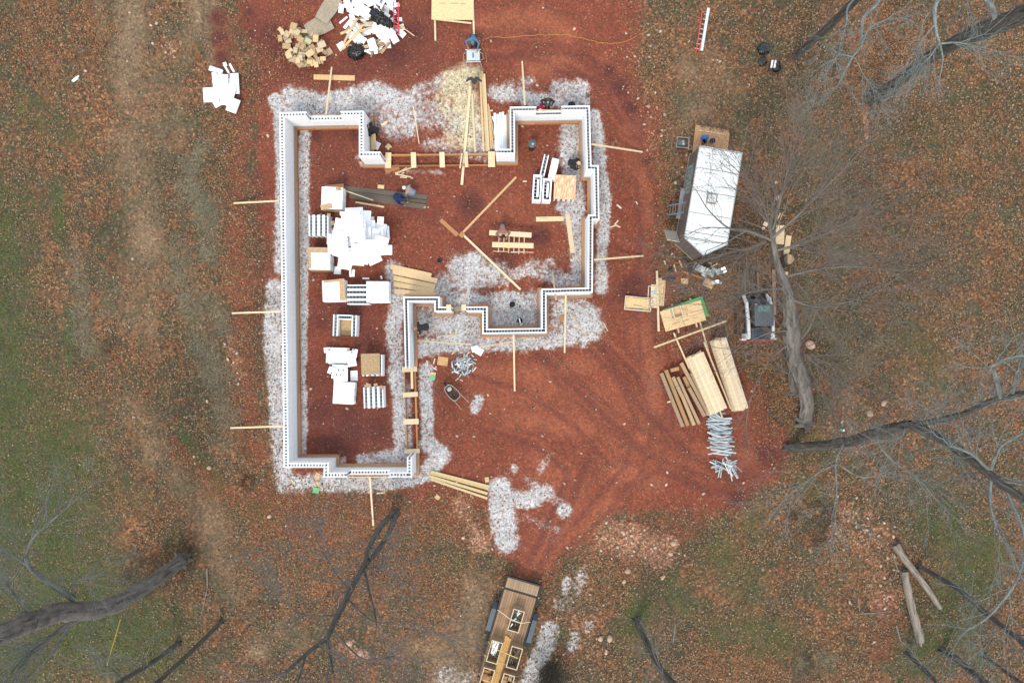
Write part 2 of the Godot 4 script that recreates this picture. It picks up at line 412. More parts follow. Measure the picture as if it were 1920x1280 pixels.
	# pale gravel
	for g in [[[[512, 185], [522, 205], [527, 330], [524, 500]], 13, 1.0], [[[512, 540], [508, 640], [517, 740], [524, 830], [530, 880]], 18, 1.0], [[[540, 180], [600, 192], [660, 182]], 20, 0.95], [[[660, 180], [700, 172], [760, 190]], 24, 0.85], [[[525, 205], [690, 200]], 12, 1.0],
		[[[700, 205], [740, 240], [760, 235]], 26, 0.72], [[[760, 200], [830, 215], [890, 240], [900, 270]], 34, 0.72], [[[760, 180], [830, 150], [860, 140]], 18, 0.7], [[[800, 270], [880, 285]], 16, 0.6], [[[925, 170], [960, 175], [1000, 185], [1090, 185]], 17, 0.78], [[[950, 160], [990, 150]], 14, 0.6], [[[1045, 165], [1085, 165]], 20, 0.85],
		[[[1112, 215], [1120, 260], [1122, 310]], 13, 0.95], [[[1125, 320], [1133, 370], [1128, 430], [1125, 500], [1125, 540]], 12, 0.95], [[[568, 250], [565, 330], [567, 440], [562, 540]], 12, 1.0], [[[565, 540], [566, 640], [562, 700], [566, 800], [562, 855]], 9, 0.95], [[[1065, 240], [1072, 310], [1075, 380], [1070, 400]], 23, 0.88], [[[1078, 400], [1085, 470], [1085, 530]], 20, 0.85],
		[[[1050, 385], [1062, 390]], 11, 1.0], [[[1000, 500], [1040, 520], [1080, 530]], 20, 0.7], [[[860, 500], [885, 492]], 24, 1.0], [[[830, 530], [870, 520], [930, 510]], 26, 0.8], [[[930, 530], [1000, 495], [1030, 490]], 13, 0.62], [[[800, 545], [830, 550]], 20, 0.85], [[[840, 560], [930, 560], [1000, 560]], 18, 0.85], [[[930, 590], [1000, 580], [1000, 600]], 34, 0.92],
		[[[735, 500], [745, 560], [735, 610], [742, 680]], 17, 0.85], [[[740, 690], [750, 740], [752, 850]], 17, 1.0], [[[795, 690], [797, 760], [800, 830]], 13, 0.95], [[[800, 830], [825, 850], [800, 880]], 17, 0.95], [[[815, 835], [835, 850]], 14, 0.7], [[[680, 862], [720, 855], [765, 860]], 15, 0.95], [[[590, 862], [640, 862]], 9, 0.7],
		[[[530, 900], [610, 905], [700, 905], [770, 895], [800, 885]], 15, 0.95], [[[545, 905], [600, 900]], 18, 0.75], [[[525, 880], [528, 910]], 14, 1.0], [[[790, 600], [850, 610], [890, 610]], 30, 0.88], [[[775, 650], [850, 640], [950, 640], [1050, 632], [1110, 620]], 18, 0.95], [[[1060, 580], [1095, 590], [1100, 610]], 30, 0.95], [[[1095, 640]], 12, 0.8], [[[1040, 590], [1045, 625]], 16, 0.75],
		[[[935, 915], [940, 960], [948, 1010]], 24, 1.0], [[[955, 930], [990, 935], [1020, 920]], 18, 0.85], [[[990, 900], [1060, 950]], 12, 0.55], [[[1055, 955]], 14, 1.0], [[[1010, 880], [1030, 850]], 10, 0.5], [[[895, 745], [888, 765]], 10, 0.85], [[[962, 875]], 9, 0.7], [[[985, 970], [1040, 990]], 10, 0.5],
		[[[1060, 1085], [1058, 1110]], 8, 0.85], [[[1090, 1070], [1070, 1130]], 16, 0.55], [[[1050, 1130]], 18, 0.55], [[[1075, 1190], [1070, 1210]], 12, 0.75], [[[1100, 1170]], 14, 0.55], [[[1030, 1180], [1005, 1240], [985, 1290]], 18, 0.95], [[[830, 1262], [870, 1270]], 24, 0.55], [[[720, 320], [830, 320]], 6, 0.5], [[[665, 290], [675, 305]], 6, 0.6], [[[1030, 640]], 8, 0.7]]:
		stroke("gravel", g[0], g[1] * 1.05, g[2] * 0.92, 0.75)
	# sawdust below the saw
	for s in [[[[868, 145], [868, 195]], 26, 1.0], [[[845, 145], [838, 170]], 22, 0.8], [[[880, 200], [872, 260]], 20, 0.85], [[[830, 185], [850, 215]], 24, 0.62], [[[850, 255]], 22, 0.65], [[[890, 130], [886, 145]], 10, 0.9], [[[895, 200], [898, 250]], 10, 0.5]]:
		stroke("saw", s[0], s[1], s[2], 0.8)
	# bare tan dirt and wheel tracks
	for s in [[[[232, -100], [228, 0], [236, 60], [240, 130]], 17, 0.85], [[[205, 130], [230, 150], [245, 190]], 30, 0.65], [[[215, 220], [250, 330], [258, 380]], 26, 0.6], [[[262, 330], [268, 400], [272, 460], [262, 520], [245, 600]], 20, 0.85], [[[290, 640], [300, 690]], 7, 0.8], [[[372, -60], [380, 20], [392, 80], [398, 120]], 8, 1.0], [[[320, 260], [310, 180]], 20, 0.55], [[[250, 760], [280, 850], [340, 900], [400, 960]], 32, 0.6], [[[240, 700], [270, 800]], 18, 0.5],
		[[[1290, 120], [1320, 180], [1270, 240]], 34, 0.62], [[[1340, 200], [1400, 260]], 26, 0.5], [[[1225, 440], [1205, 540]], 20, 0.62], [[[1240, 60], [1300, 130]], 16, 0.5], [[[900, 1110], [870, 1200], [840, 1270]], 44, 0.72], [[[700, 1180], [800, 1210]], 26, 0.6], [[[1000, 1090], [960, 1100]], 20, 0.5], [[[860, 1120], [880, 1060]], 20, 0.5], [[[1100, 1000], [1040, 1090]], 14, 0.6], [[[420, 1010], [450, 1060]], 40, 0.5], [[[470, 1230], [500, 1200]], 16, 0.8], [[[1330, 640], [1400, 700], [1420, 800]], 20, 0.45], [[[1405, 690], [1420, 780]], 8, 0.6]]:
		stroke("tan", s[0], s[1], s[2], 0.9)
	fill("tan", [[195, -160], [325, -160], [340, 200], [325, 420], [290, 690], [245, 690], [215, 420], [190, 200]], 0.42)
	blur("tan", 10)
	stroke("tan", [[374, -80], [378, 20], [390, 80], [398, 122]], 11, 1.0, 0.5)
	for s in [[[[180, -20], [190, 60]], 18, 0.6], [[[280, 120], [300, 260]], 40, 0.5], [[[230, 260], [240, 330]], 40, 0.6], [[[330, 200], [340, 240]], 24, 0.5], [[[280, 560], [280, 620]], 14, 0.6], [[[380, 950], [420, 1040], [440, 1090]], 46, 0.6], [[[520, 1180], [560, 1200]], 40, 0.45], [[[1330, 100], [1380, 180]], 30, 0.5], [[[1560, 720], [1600, 760]], 24, 0.4]]:
		stroke("tan", s[0], s[1], s[2], 0.9)
	# dry straw grass
	for s in [[[[350, 340], [385, 400], [390, 470]], 24, 0.8], [[[330, 480], [350, 560], [380, 640], [400, 700]], 34, 0.62], [[[370, 280], [350, 330]], 16, 0.75], [[[390, 560], [410, 600]], 22, 0.7], [[[140, 480], [150, 560], [160, 640]], 22, 0.6], [[[190, 520], [200, 580]], 20, 0.5], [[[410, 740], [420, 830]], 24, 0.55], [[[345, 60], [355, 110]], 12, 0.5], [[[180, 820], [170, 850]], 12, 0.5], [[[1490, 210], [1510, 240]], 22, 0.7], [[[1530, 290], [1560, 380], [1580, 480]], 46, 0.5], [[[1520, 560], [1580, 640], [1600, 680]], 36, 0.62], [[[1590, 660], [1660, 640]], 26, 0.6], [[[1500, 1250], [1540, 1240]], 26, 0.6], [[[600, 480], [610, 500]], 1, 0.1]]:
		stroke("dry", s[0], s[1], s[2], 0.9)
	# green grass
	fill("green", [[-240, 300], [100, 300], [112, 420], [118, 560], [132, 640], [135, 760], [150, 860], [220, 940], [250, 1040], [340, 1100], [330, 1200], [240, 1300], [-240, 1440]], 0.74)
	blur("green", 30)
	for s in [[[[100, 340], [110, 440]], 14, 0.8], [[[125, 580], [128, 680]], 9, 0.95], [[[20, 620], [40, 760]], 30, 0.72], [[[60, 900], [90, 960]], 50, 0.5], [[[40, 200], [120, 240]], 40, 0.42], [[[130, 1000], [180, 1060]], 50, 0.5], [[[120, 1250]], 30, 0.55], [[[270, 1120], [330, 1160]], 30, 0.55], [[[250, 930], [210, 880]], 30, 0.42], [[[340, 800], [355, 840]], 12, 0.8], [[[370, 860], [410, 910]], 12, 0.6], [[[1700, 620], [1760, 700]], 40, 0.42], [[[1770, 725]], 10, 0.85], [[[1690, 690]], 18, 0.5], [[[1760, 970], [1830, 1040], [1780, 1120]], 62, 0.62], [[[1720, 1230], [1780, 1180]], 44, 0.7], [[[1840, 1230]], 20, 0.85], [[[1650, 820]], 20, 0.4], [[[1200, 1130], [1180, 1180]], 28, 0.72], [[[1250, 1100], [1290, 1140]], 30, 0.5], [[[1340, 1030], [1400, 1100]], 40, 0.5], [[[1360, 1190], [1460, 1200]], 50, 0.55], [[[1400, 960], [1420, 1000]], 26, 0.4], [[[1330, 700]], 1, 0.1], [[[820, 1030], [860, 1050]], 24, 0.5], [[[460, 960], [490, 940]], 18, 0.55], [[[560, 1000]], 16, 0.3], [[[1635, 170]], 9, 0.9], [[[1660, 250], [1780, 240]], 40, 0.3], [[[1500, 830], [1560, 850]], 26, 0.5], [[[1510, 900], [1540, 930]], 24, 0.45], [[[1280, 190], [1310, 190]], 14, 0.5], [[[1440, 170]], 12, 0.4]]:
		stroke("green", s[0], s[1], s[2], 0.9)
	# broken pale stone
	for s in [[[[1150, 1000], [1190, 1020], [1240, 1030]], 34, 0.85], [[[1110, 1040], [1130, 1010]], 20, 0.6], [[[860, 940], [890, 1000], [900, 1020]], 20, 0.7], [[[1600, 960], [1660, 1060], [1650, 1140]], 40, 0.5], [[[1580, 1000], [1640, 1000]], 40, 0.55], [[[1080, 1130], [1100, 1210]], 40, 0.5], [[[640, 1210], [680, 1225]], 12, 0.8], [[[290, 20], [320, 90]], 20, 0.4], [[[1210, 60], [1200, 160], [1230, 260]], 30, 0.4], [[[1300, 300], [1290, 420], [1270, 480]], 26, 0.4], [[[1590, 790], [1600, 840]], 16, 0.6], [[[430, 640], [440, 700]], 16, 0.6], [[[1620, 200], [1625, 260]], 5, 0.7]]:
		stroke("rock", s[0], s[1], s[2], 0.9)
	# how thickly the fallen leaves lie
	var lf := zmap("leaf")
	for i in GW * GN:
		var x := i % GW * 5 - 240; var y := i / GW * 5 - 160
		var w := 0.8
		w *= 1.0 - 0.97 * clampf(zone["red"][i] * 1.3 - 0.25, 0, 1)
		w *= 1.0 - clampf(1.15 * zone["tan"][i], 0, 0.95)
		w *= 1.0 - clampf(0.8 * zone["dry"][i], 0, 0.8)
		w *= 1.0 - 0.9 * zone["gravel"][i]
		w *= 1.0 - clampf(0.85 * zone["green"][i], 0, 0.85)
		if x > 1480 and y < 640: w *= 1.15
		lf[i] = w
	zone["leaf"] = lf
	for s in [[[[430, 180], [425, 330], [445, 520], [445, 700], [455, 860]], 22, 0.55], [[[500, 950], [640, 1000], [780, 990], [850, 960]], 40, 0.75], [[[600, 1040], [720, 1060], [820, 1080]], 40, 0.65], [[[480, 1040], [560, 1090], [660, 1100]], 40, 0.45], [[[1650, 60], [1700, 110], [1620, 150]], 50, 0.6], [[[1330, 1240], [1440, 1260]], 40, 0.6], [[[560, 30], [560, 120], [470, 130]], 30, 0.3], [[[1180, 60], [1220, 150], [1240, 300], [1250, 430]], 24, 0.4], [[[1260, 620], [1330, 560], [1370, 560]], 36, 0.5], [[[1400, 640], [1440, 740], [1440, 820]], 24, 0.4], [[[340, 850], [420, 930], [480, 980]], 12, 0.7], [[[180, 700], [250, 680], [280, 740]], 30, 0.35], [[[90, 30], [160, 40], [60, 80]], 50, 0.5], [[[1120, 1060], [1160, 1060]], 30, 0.6], [[[1590, 840], [1620, 830]], 16, 0.8]]:
		stroke("rust", s[0], s[1], s[2], 0.9)
	stroke("leaf", [[560, 1010], [760, 1010], [820, 1080]], 70, 1.0, 0.9)
	stroke("leaf", [[470, 1050], [600, 1130], [720, 1100]], 60, 0.95, 0.9)
	stroke("leaf", [[1650, 60], [1700, 110], [1640, 140]], 60, 1.0, 0.9)
	stroke("leaf", [[1330, 1240], [1440, 1260]], 50, 1.0, 0.8)

func lut(stops: Array) -> PackedByteArray:              # [share, r, g, b] in sRGB bytes: what a speck may look like
	var out := PackedByteArray()
	out.resize(768)
	var r2 := RandomNumberGenerator.new()
	r2.seed = 77
	for i in 256:
		var t := i / 255.0
		var acc := 0.0
		var c: Array = stops[-1]
		for s in stops:
			acc += s[0]
			if t <= acc: c = s; break
		var f := r2.randf_range(0.88, 1.12)
		for k in 3: out[i * 3 + k] = int(clampf(c[k + 1] * f, 0, 255))
	return out
func noise_img(freq: float, w: int, h: int, sd: int, type := FastNoiseLite.TYPE_SIMPLEX_SMOOTH, oct := 3) -> PackedByteArray:
	var f := FastNoiseLite.new()
	f.noise_type = type; f.frequency = freq; f.fractal_octaves = oct; f.seed = sd
	if type == FastNoiseLite.TYPE_CELLULAR:
		f.cellular_return_type = FastNoiseLite.RETURN_CELL_VALUE; f.fractal_type = FastNoiseLite.FRACTAL_NONE; f.cellular_jitter = 1.0
	var im := f.get_image(w, h)
	im.convert(Image.FORMAT_L8)
	return im.get_data()
func zimg(k: String) -> PackedByteArray:
	var b := PackedByteArray()
	b.resize(GW * GN)
	var a: PackedFloat32Array = zone[k]
	for i in a.size(): b[i] = int(clampf(a[i], 0, 1) * 255)
	var im := Image.create_from_data(GW, GN, false, Image.FORMAT_L8, b)
	im.resize(TW, TN, Image.INTERPOLATE_CUBIC)
	return im.get_data()
var LITTER := [[0.24, 72, 56, 39], [0.24, 88, 67, 46], [0.18, 104, 74, 48], [0.1, 122, 84, 54], [0.16, 72, 64, 43], [0.05, 142, 114, 86], [0.03, 56, 44, 32]]
var RUSTY := [[0.26, 84, 58, 39], [0.26, 102, 70, 46], [0.2, 118, 78, 50], [0.1, 136, 90, 58], [0.12, 74, 60, 42], [0.06, 146, 114, 84]]
var OLIVE := [[0.3, 68, 60, 42], [0.3, 80, 72, 50], [0.2, 62, 64, 42], [0.1, 96, 80, 56], [0.1, 112, 94, 70]]
func ground_material() -> StandardMaterial3D:
	var cell := noise_img(0.33, TW, TN, 11, FastNoiseLite.TYPE_CELLULAR)
	var cell2 := noise_img(0.5, TW, TN, 12, FastNoiseLite.TYPE_CELLULAR)
	var fine := noise_img(0.11, TW, TN, 13)
	var med := noise_img(0.02, TW, TN, 14, FastNoiseLite.TYPE_SIMPLEX_SMOOTH, 4)
	var big := noise_img(0.0045, TW, TN, 15, FastNoiseLite.TYPE_SIMPLEX_SMOOTH, 4)
	var order := ["dry", "green", "tan", "red", "bright", "damp", "rock", "gravel", "saw"]
	var look := {
		"dry": lut([[0.3, 84, 77, 60], [0.3, 102, 94, 73], [0.2, 118, 110, 87], [0.1, 70, 62, 46], [0.1, 100, 77, 56]]),
		"green": lut([[0.4, 62, 70, 43], [0.3, 72, 79, 50], [0.16, 52, 56, 36], [0.08, 104, 90, 66], [0.06, 84, 66, 46]]),
		"tan": lut([[0.5, 112, 93, 72], [0.3, 122, 101, 78], [0.12, 98, 80, 60], [0.08, 146, 122, 96]]),
		"red": lut([[0.46, 114, 58, 41], [0.30, 121, 63, 44], [0.14, 104, 52, 37], [0.08, 130, 72, 51], [0.02, 152, 100, 75]]),
		"bright": lut([[0.5, 140, 79, 56], [0.4, 148, 86, 60], [0.1, 130, 71, 50]]),
		"damp": lut([[0.5, 84, 42, 36], [0.35, 92, 47, 39], [0.15, 74, 38, 33]]),
		"rock": lut([[0.4, 140, 98, 74], [0.3, 160, 120, 95], [0.2, 122, 80, 60], [0.1, 178, 148, 124]]),
		"gravel": lut([[0.45, 170, 168, 168], [0.31, 180, 180, 181], [0.14, 158, 152, 150], [0.07, 144, 114, 101], [0.03, 122, 112, 108]]),
		"saw": lut([[0.5, 186, 174, 142], [0.3, 192, 182, 152], [0.2, 174, 160, 130]])}
	var sharp := {"dry": 2.2, "green": 1.3, "tan": 2.0, "red": 1.7, "bright": 1.4, "damp": 1.4, "rock": 5.0, "gravel": 3.2, "saw": 1.5}
	var kf := {"dry": 0.5, "green": 1.1, "tan": 0.35, "red": 0.75, "bright": 0.2, "damp": 0.2, "rock": 0.9, "gravel": 0.9, "saw": 0.8}
	var z := []; var lu := []; var sh := PackedFloat32Array(); var kk := PackedFloat32Array()
	for o in order:
		z.append(zimg(o)); lu.append(look[o]); sh.append(sharp[o]); kk.append(kf[o])
	var base := lut(LITTER)
	var base2 := lut(RUSTY)
	var base3 := lut(OLIVE)
	var n := TW * TN
	var out := PackedByteArray(); out.resize(n * 3)
	var hgt := PackedByteArray(); hgt.resize(n)
	var cr := PackedFloat32Array(); cr.resize(n)
	var cg := PackedFloat32Array(); cg.resize(n)
	var cb := PackedFloat32Array(); cb.resize(n)
	for i in n:
		var q := cell[i] * 3
		var f := 0.80 + (fine[i] + big[i]) * (0.4 / 510.0)
		var mo := med[i] + (fine[i] >> 2) + (big[i] >> 1)
		if mo > 238: cr[i] = base2[q] * f; cg[i] = base2[q + 1] * f; cb[i] = base2[q + 2] * f
		elif mo < 196: cr[i] = base3[q] * f; cg[i] = base3[q + 1] * f; cb[i] = base3[q + 2] * f
		else: cr[i] = base[q] * f; cg[i] = base[q + 1] * f; cb[i] = base[q + 2] * f
		hgt[i] = (cell[i] >> 1) + (fine[i] >> 1)
	for l in order.size():
		var zi: PackedByteArray = z[l]
		var L: PackedByteArray = lu[l]
		var s := sh[l]; var k := kk[l] / 255.0
		var smooth_l: bool = order[l] in ["bright", "damp", "tan"]
		for i in n:
			var w := zi[i]
			if w < 12: continue
			var t := (w / 255.0 - 0.5 + ((med[i] * 0.34 + fine[i] * 0.42 + cell2[i] * 0.24) - 127.0) * k * (1.0 if w < 250 else 0.6)) * s + 0.5
			if t <= 0.0: continue
			if t > 1.0: t = 1.0
			var q := cell2[i] * 3
			var f := 0.86 + (fine[i] + med[i]) * (0.28 / 510.0)
			cr[i] += (L[q] * f - cr[i]) * t; cg[i] += (L[q + 1] * f - cg[i]) * t; cb[i] += (L[q + 2] * f - cb[i]) * t
	for i in n:
		out[i * 3] = mini(255, int(cr[i])); out[i * 3 + 1] = mini(255, int(cg[i])); out[i * 3 + 2] = mini(255, int(cb[i]))
	var m := StandardMaterial3D.new()
	m.albedo_texture = ImageTexture.create_from_image(Image.create_from_data(TW, TN, false, Image.FORMAT_RGB8, out))
	var hi := Image.create_from_data(TW, TN, false, Image.FORMAT_L8, hgt)
	hi.convert(Image.FORMAT_RGBA8)
	hi.bump_map_to_normal_map(3.0)
	m.normal_enabled = true
	m.normal_texture = ImageTexture.create_from_image(hi)
	m.normal_scale = 0.5
	m.roughness = 0.95
	return m
func outer_material() -> StandardMaterial3D:
	var n := 512
	var cell := noise_img(0.33, n, n, 11, FastNoiseLite.TYPE_CELLULAR)
	var base := lut(LITTER)
	var out := PackedByteArray(); out.resize(n * n * 3)
	for i in n * n:
		for k in 3: out[i * 3 + k] = base[cell[i] * 3 + k]
	var m := StandardMaterial3D.new()
	m.albedo_texture = ImageTexture.create_from_image(Image.create_from_data(n, n, false, Image.FORMAT_RGB8, out))
	m.uv1_triplanar = true; m.uv1_world_triplanar = true; m.uv1_scale = Vector3.ONE * 0.055
	m.roughness = 0.95
	return m
func build_ground() -> void:
	paint_zones()
	var a := P(-240, -160); var b := P(2160, 1440)
	var nx := 300; var nz := 200
	var vs := PackedVector3Array(); var uv := PackedVector2Array(); var ids := PackedInt32Array(); var ns := PackedVector3Array()
	for j in nz + 1:
		for i in nx + 1:
			var x := lerpf(a.x, b.x, float(i) / nx); var zz := lerpf(a.z, b.z, float(j) / nz)
			vs.append(Vector3(x, gh(x, zz), zz)); uv.append(Vector2(float(i) / nx, float(j) / nz))
			ns.append(Vector3(gh(x - 0.1, zz) - gh(x + 0.1, zz), 0.2, gh(x, zz - 0.1) - gh(x, zz + 0.1)).normalized())
	for j in nz:
		for i in nx:
			var k := j * (nx + 1) + i
			ids.append_array(PackedInt32Array([k, k + 1, k + nx + 2, k, k + nx + 2, k + nx + 1]))
	var arr := []; arr.resize(Mesh.ARRAY_MAX)
	arr[Mesh.ARRAY_VERTEX] = vs; arr[Mesh.ARRAY_TEX_UV] = uv; arr[Mesh.ARRAY_INDEX] = ids; arr[Mesh.ARRAY_NORMAL] = ns
	var tg := PackedFloat32Array()
	for i in vs.size(): tg.append_array(PackedFloat32Array([1, 0, 0, 1]))
	arr[Mesh.ARRAY_TANGENT] = tg
	var m := ArrayMesh.new()
	m.add_surface_from_arrays(Mesh.PRIMITIVE_TRIANGLES, arr)
	var ring := MB.new()
	var R := 300.0
	for r in [[-R, -R, R, a.z], [-R, b.z, R, R], [-R, a.z, a.x, b.z], [b.x, a.z, R, b.z]]:
		ring.quad(Vector3(r[0], 0, r[1]), Vector3(r[2], 0, r[1]), Vector3(r[2], 0, r[3]), Vector3(r[0], 0, r[3]), Vector3.UP, Color.WHITE)
	var ra := []; ra.resize(Mesh.ARRAY_MAX)
	ra[Mesh.ARRAY_VERTEX] = ring.v; ra[Mesh.ARRAY_NORMAL] = ring.n
	m.add_surface_from_arrays(Mesh.PRIMITIVE_TRIANGLES, ra)
	m.surface_set_material(0, ground_material()); m.surface_set_material(1, outer_material())
	var o := MeshInstance3D.new()
	o.mesh = m; o.name = "ground"
	o.set_meta("kind", "structure"); o.set_meta("label", "red clay building pad with gravel strips amid leaf-strewn ground"); o.set_meta("category", "ground")
	add_child(o)

# loose cover: leaves, straw, stones, too many to count
func scatter(kind: String, label: String, cat: String, meshes: Array, material: String, count: int, weight: Callable, size: Vector2, tones: Array, flat := true, lift := 0.0) -> void:
	var xs := []
	for k in meshes.size(): xs.append([])
	var cols := []
	for k in meshes.size(): cols.append([])
	var a := P(-60, -50); var b := P(1980, 1330)
	var tries := 0; var got := 0
	while got < count and tries < count * 14:
		tries += 1
		var x := rng.randf_range(a.x, b.x); var z := rng.randf_range(a.z, b.z)
		if rng.randf() > float(weight.call(x, z)): continue
		if not free_spot(x, z): continue
		got += 1
		var s := rng.randf_range(size.x, size.y)
		var bs := Basis(Vector3.UP, rng.randf() * TAU)
		if not flat: bs = Basis.from_euler(Vector3(rng.randf() * TAU, rng.randf() * TAU, 0))
		var k := rng.randi() % meshes.size()
		xs[k].append(Transform3D(bs.scaled(Vector3.ONE * s), Vector3(x, gh(x, z) + lift, z)))
		var c: Color = tones[rng.randi() % tones.size()]
		cols[k].append(vary(c, 0.15))
	for k in meshes.size():
		var mm := MultiMesh.new()
		mm.transform_format = MultiMesh.TRANSFORM_3D
		mm.use_colors = true
		mm.mesh = meshes[k]
		mm.instance_count = xs[k].size()
		for i in xs[k].size():
			mm.set_instance_transform(i, xs[k][i]); mm.set_instance_color(i, cols[k][i])
		var o := MultiMeshInstance3D.new()
		o.multimesh = mm; o.material_override = M[material]
		top(o, kind, label, cat)
		o.set_meta("kind", "stuff")
var blocked := []    # footprints in photo pixels where nothing loose may lie
func free_spot(x: float, z: float) -> bool:
	var px := x * F / H + 960.0; var py := z * F / H + 640.0
	for r in blocked:
		if px > r[0] and py > r[1] and px < r[2] and py < r[3]: return false
	return true
func leaf_cluster(n: int, spread: float, lsize: float, tones: Array) -> ArrayMesh:
	var mb := MB.new()
	for i in n:
		var p := Vector3(rng.randfn() * spread, 0.008 + rng.randf() * 0.03, rng.randfn() * spread)
		var bs := Basis.from_euler(Vector3(rng.randf_range(-0.5, 0.5), rng.randf() * TAU, rng.randf_range(-0.5, 0.5)))
		var L := lsize * rng.randf_range(0.6, 1.3); var W := L * rng.randf_range(0.45, 0.75)
		var col := vary(tones[rng.randi() % tones.size()], 0.2)
		var a := p + bs * Vector3(-L * 0.5, 0, 0); var b := p + bs * Vector3(0.05 * L, 0.12 * L, W * 0.5)
		var c := p + bs * Vector3(L * 0.5, 0.05 * L, 0); var d := p + bs * Vector3(0, 0.15 * L, -W * 0.5)
		mb.tri(a, b, c, bs.y, bs.y, bs.y, col); mb.tri(a, c, d, bs.y, bs.y, bs.y, col)
	return mb.mesh()
func blade_cluster(n: int, spread: float, L: float, up: float, tones: Array) -> ArrayMesh:
	var mb := MB.new()
	for i in n:
		var p := Vector3(rng.randfn() * spread, 0.0, rng.randfn() * spread)
		var yaw := rng.randfn() * 0.9
		var d := Vector3(cos(yaw), up * rng.randf_range(0.4, 1.2), sin(yaw)).normalized()
		var side := d.cross(Vector3.UP).normalized() * 0.008
		var l := L * rng.randf_range(0.6, 1.3)
		var col := vary(tones[rng.randi() % tones.size()], 0.2)
		var mid := p + d * l * 0.55
		var tip := p + d * l - Vector3(0, l * 0.25 * up, 0)
		tip.y = maxf(tip.y, 0.01)
		mb.quad(p - side, p + side, mid + side * 0.8, mid - side * 0.8, Vector3.UP, col)
		mb.tri(mid - side * 0.8, mid + side * 0.8, tip, Vector3.UP, Vector3.UP, Vector3.UP, col)
	return mb.mesh()
func stone_cluster(n: int, spread: float, r: float, tones: Array) -> ArrayMesh:
	var mb := MB.new()
	for i in n:
		var p := Vector3(rng.randfn() * spread, 0.0, rng.randfn() * spread) if n > 1 else Vector3.ZERO
		var s := r * rng.randf_range(0.55, 1.3)
		mb.ball(Transform3D(Basis.from_euler(Vector3(rng.randf() * 3, rng.randf() * 3, 0)), p + Vector3(0, s * 0.3, 0)), Vector3(s, s * rng.randf_range(0.5, 0.8), s * rng.randf_range(0.6, 1.0)), vary(tones[rng.randi() % tones.size()], 0.16), 5, 4, 0.35, relief)
	return mb.mesh()
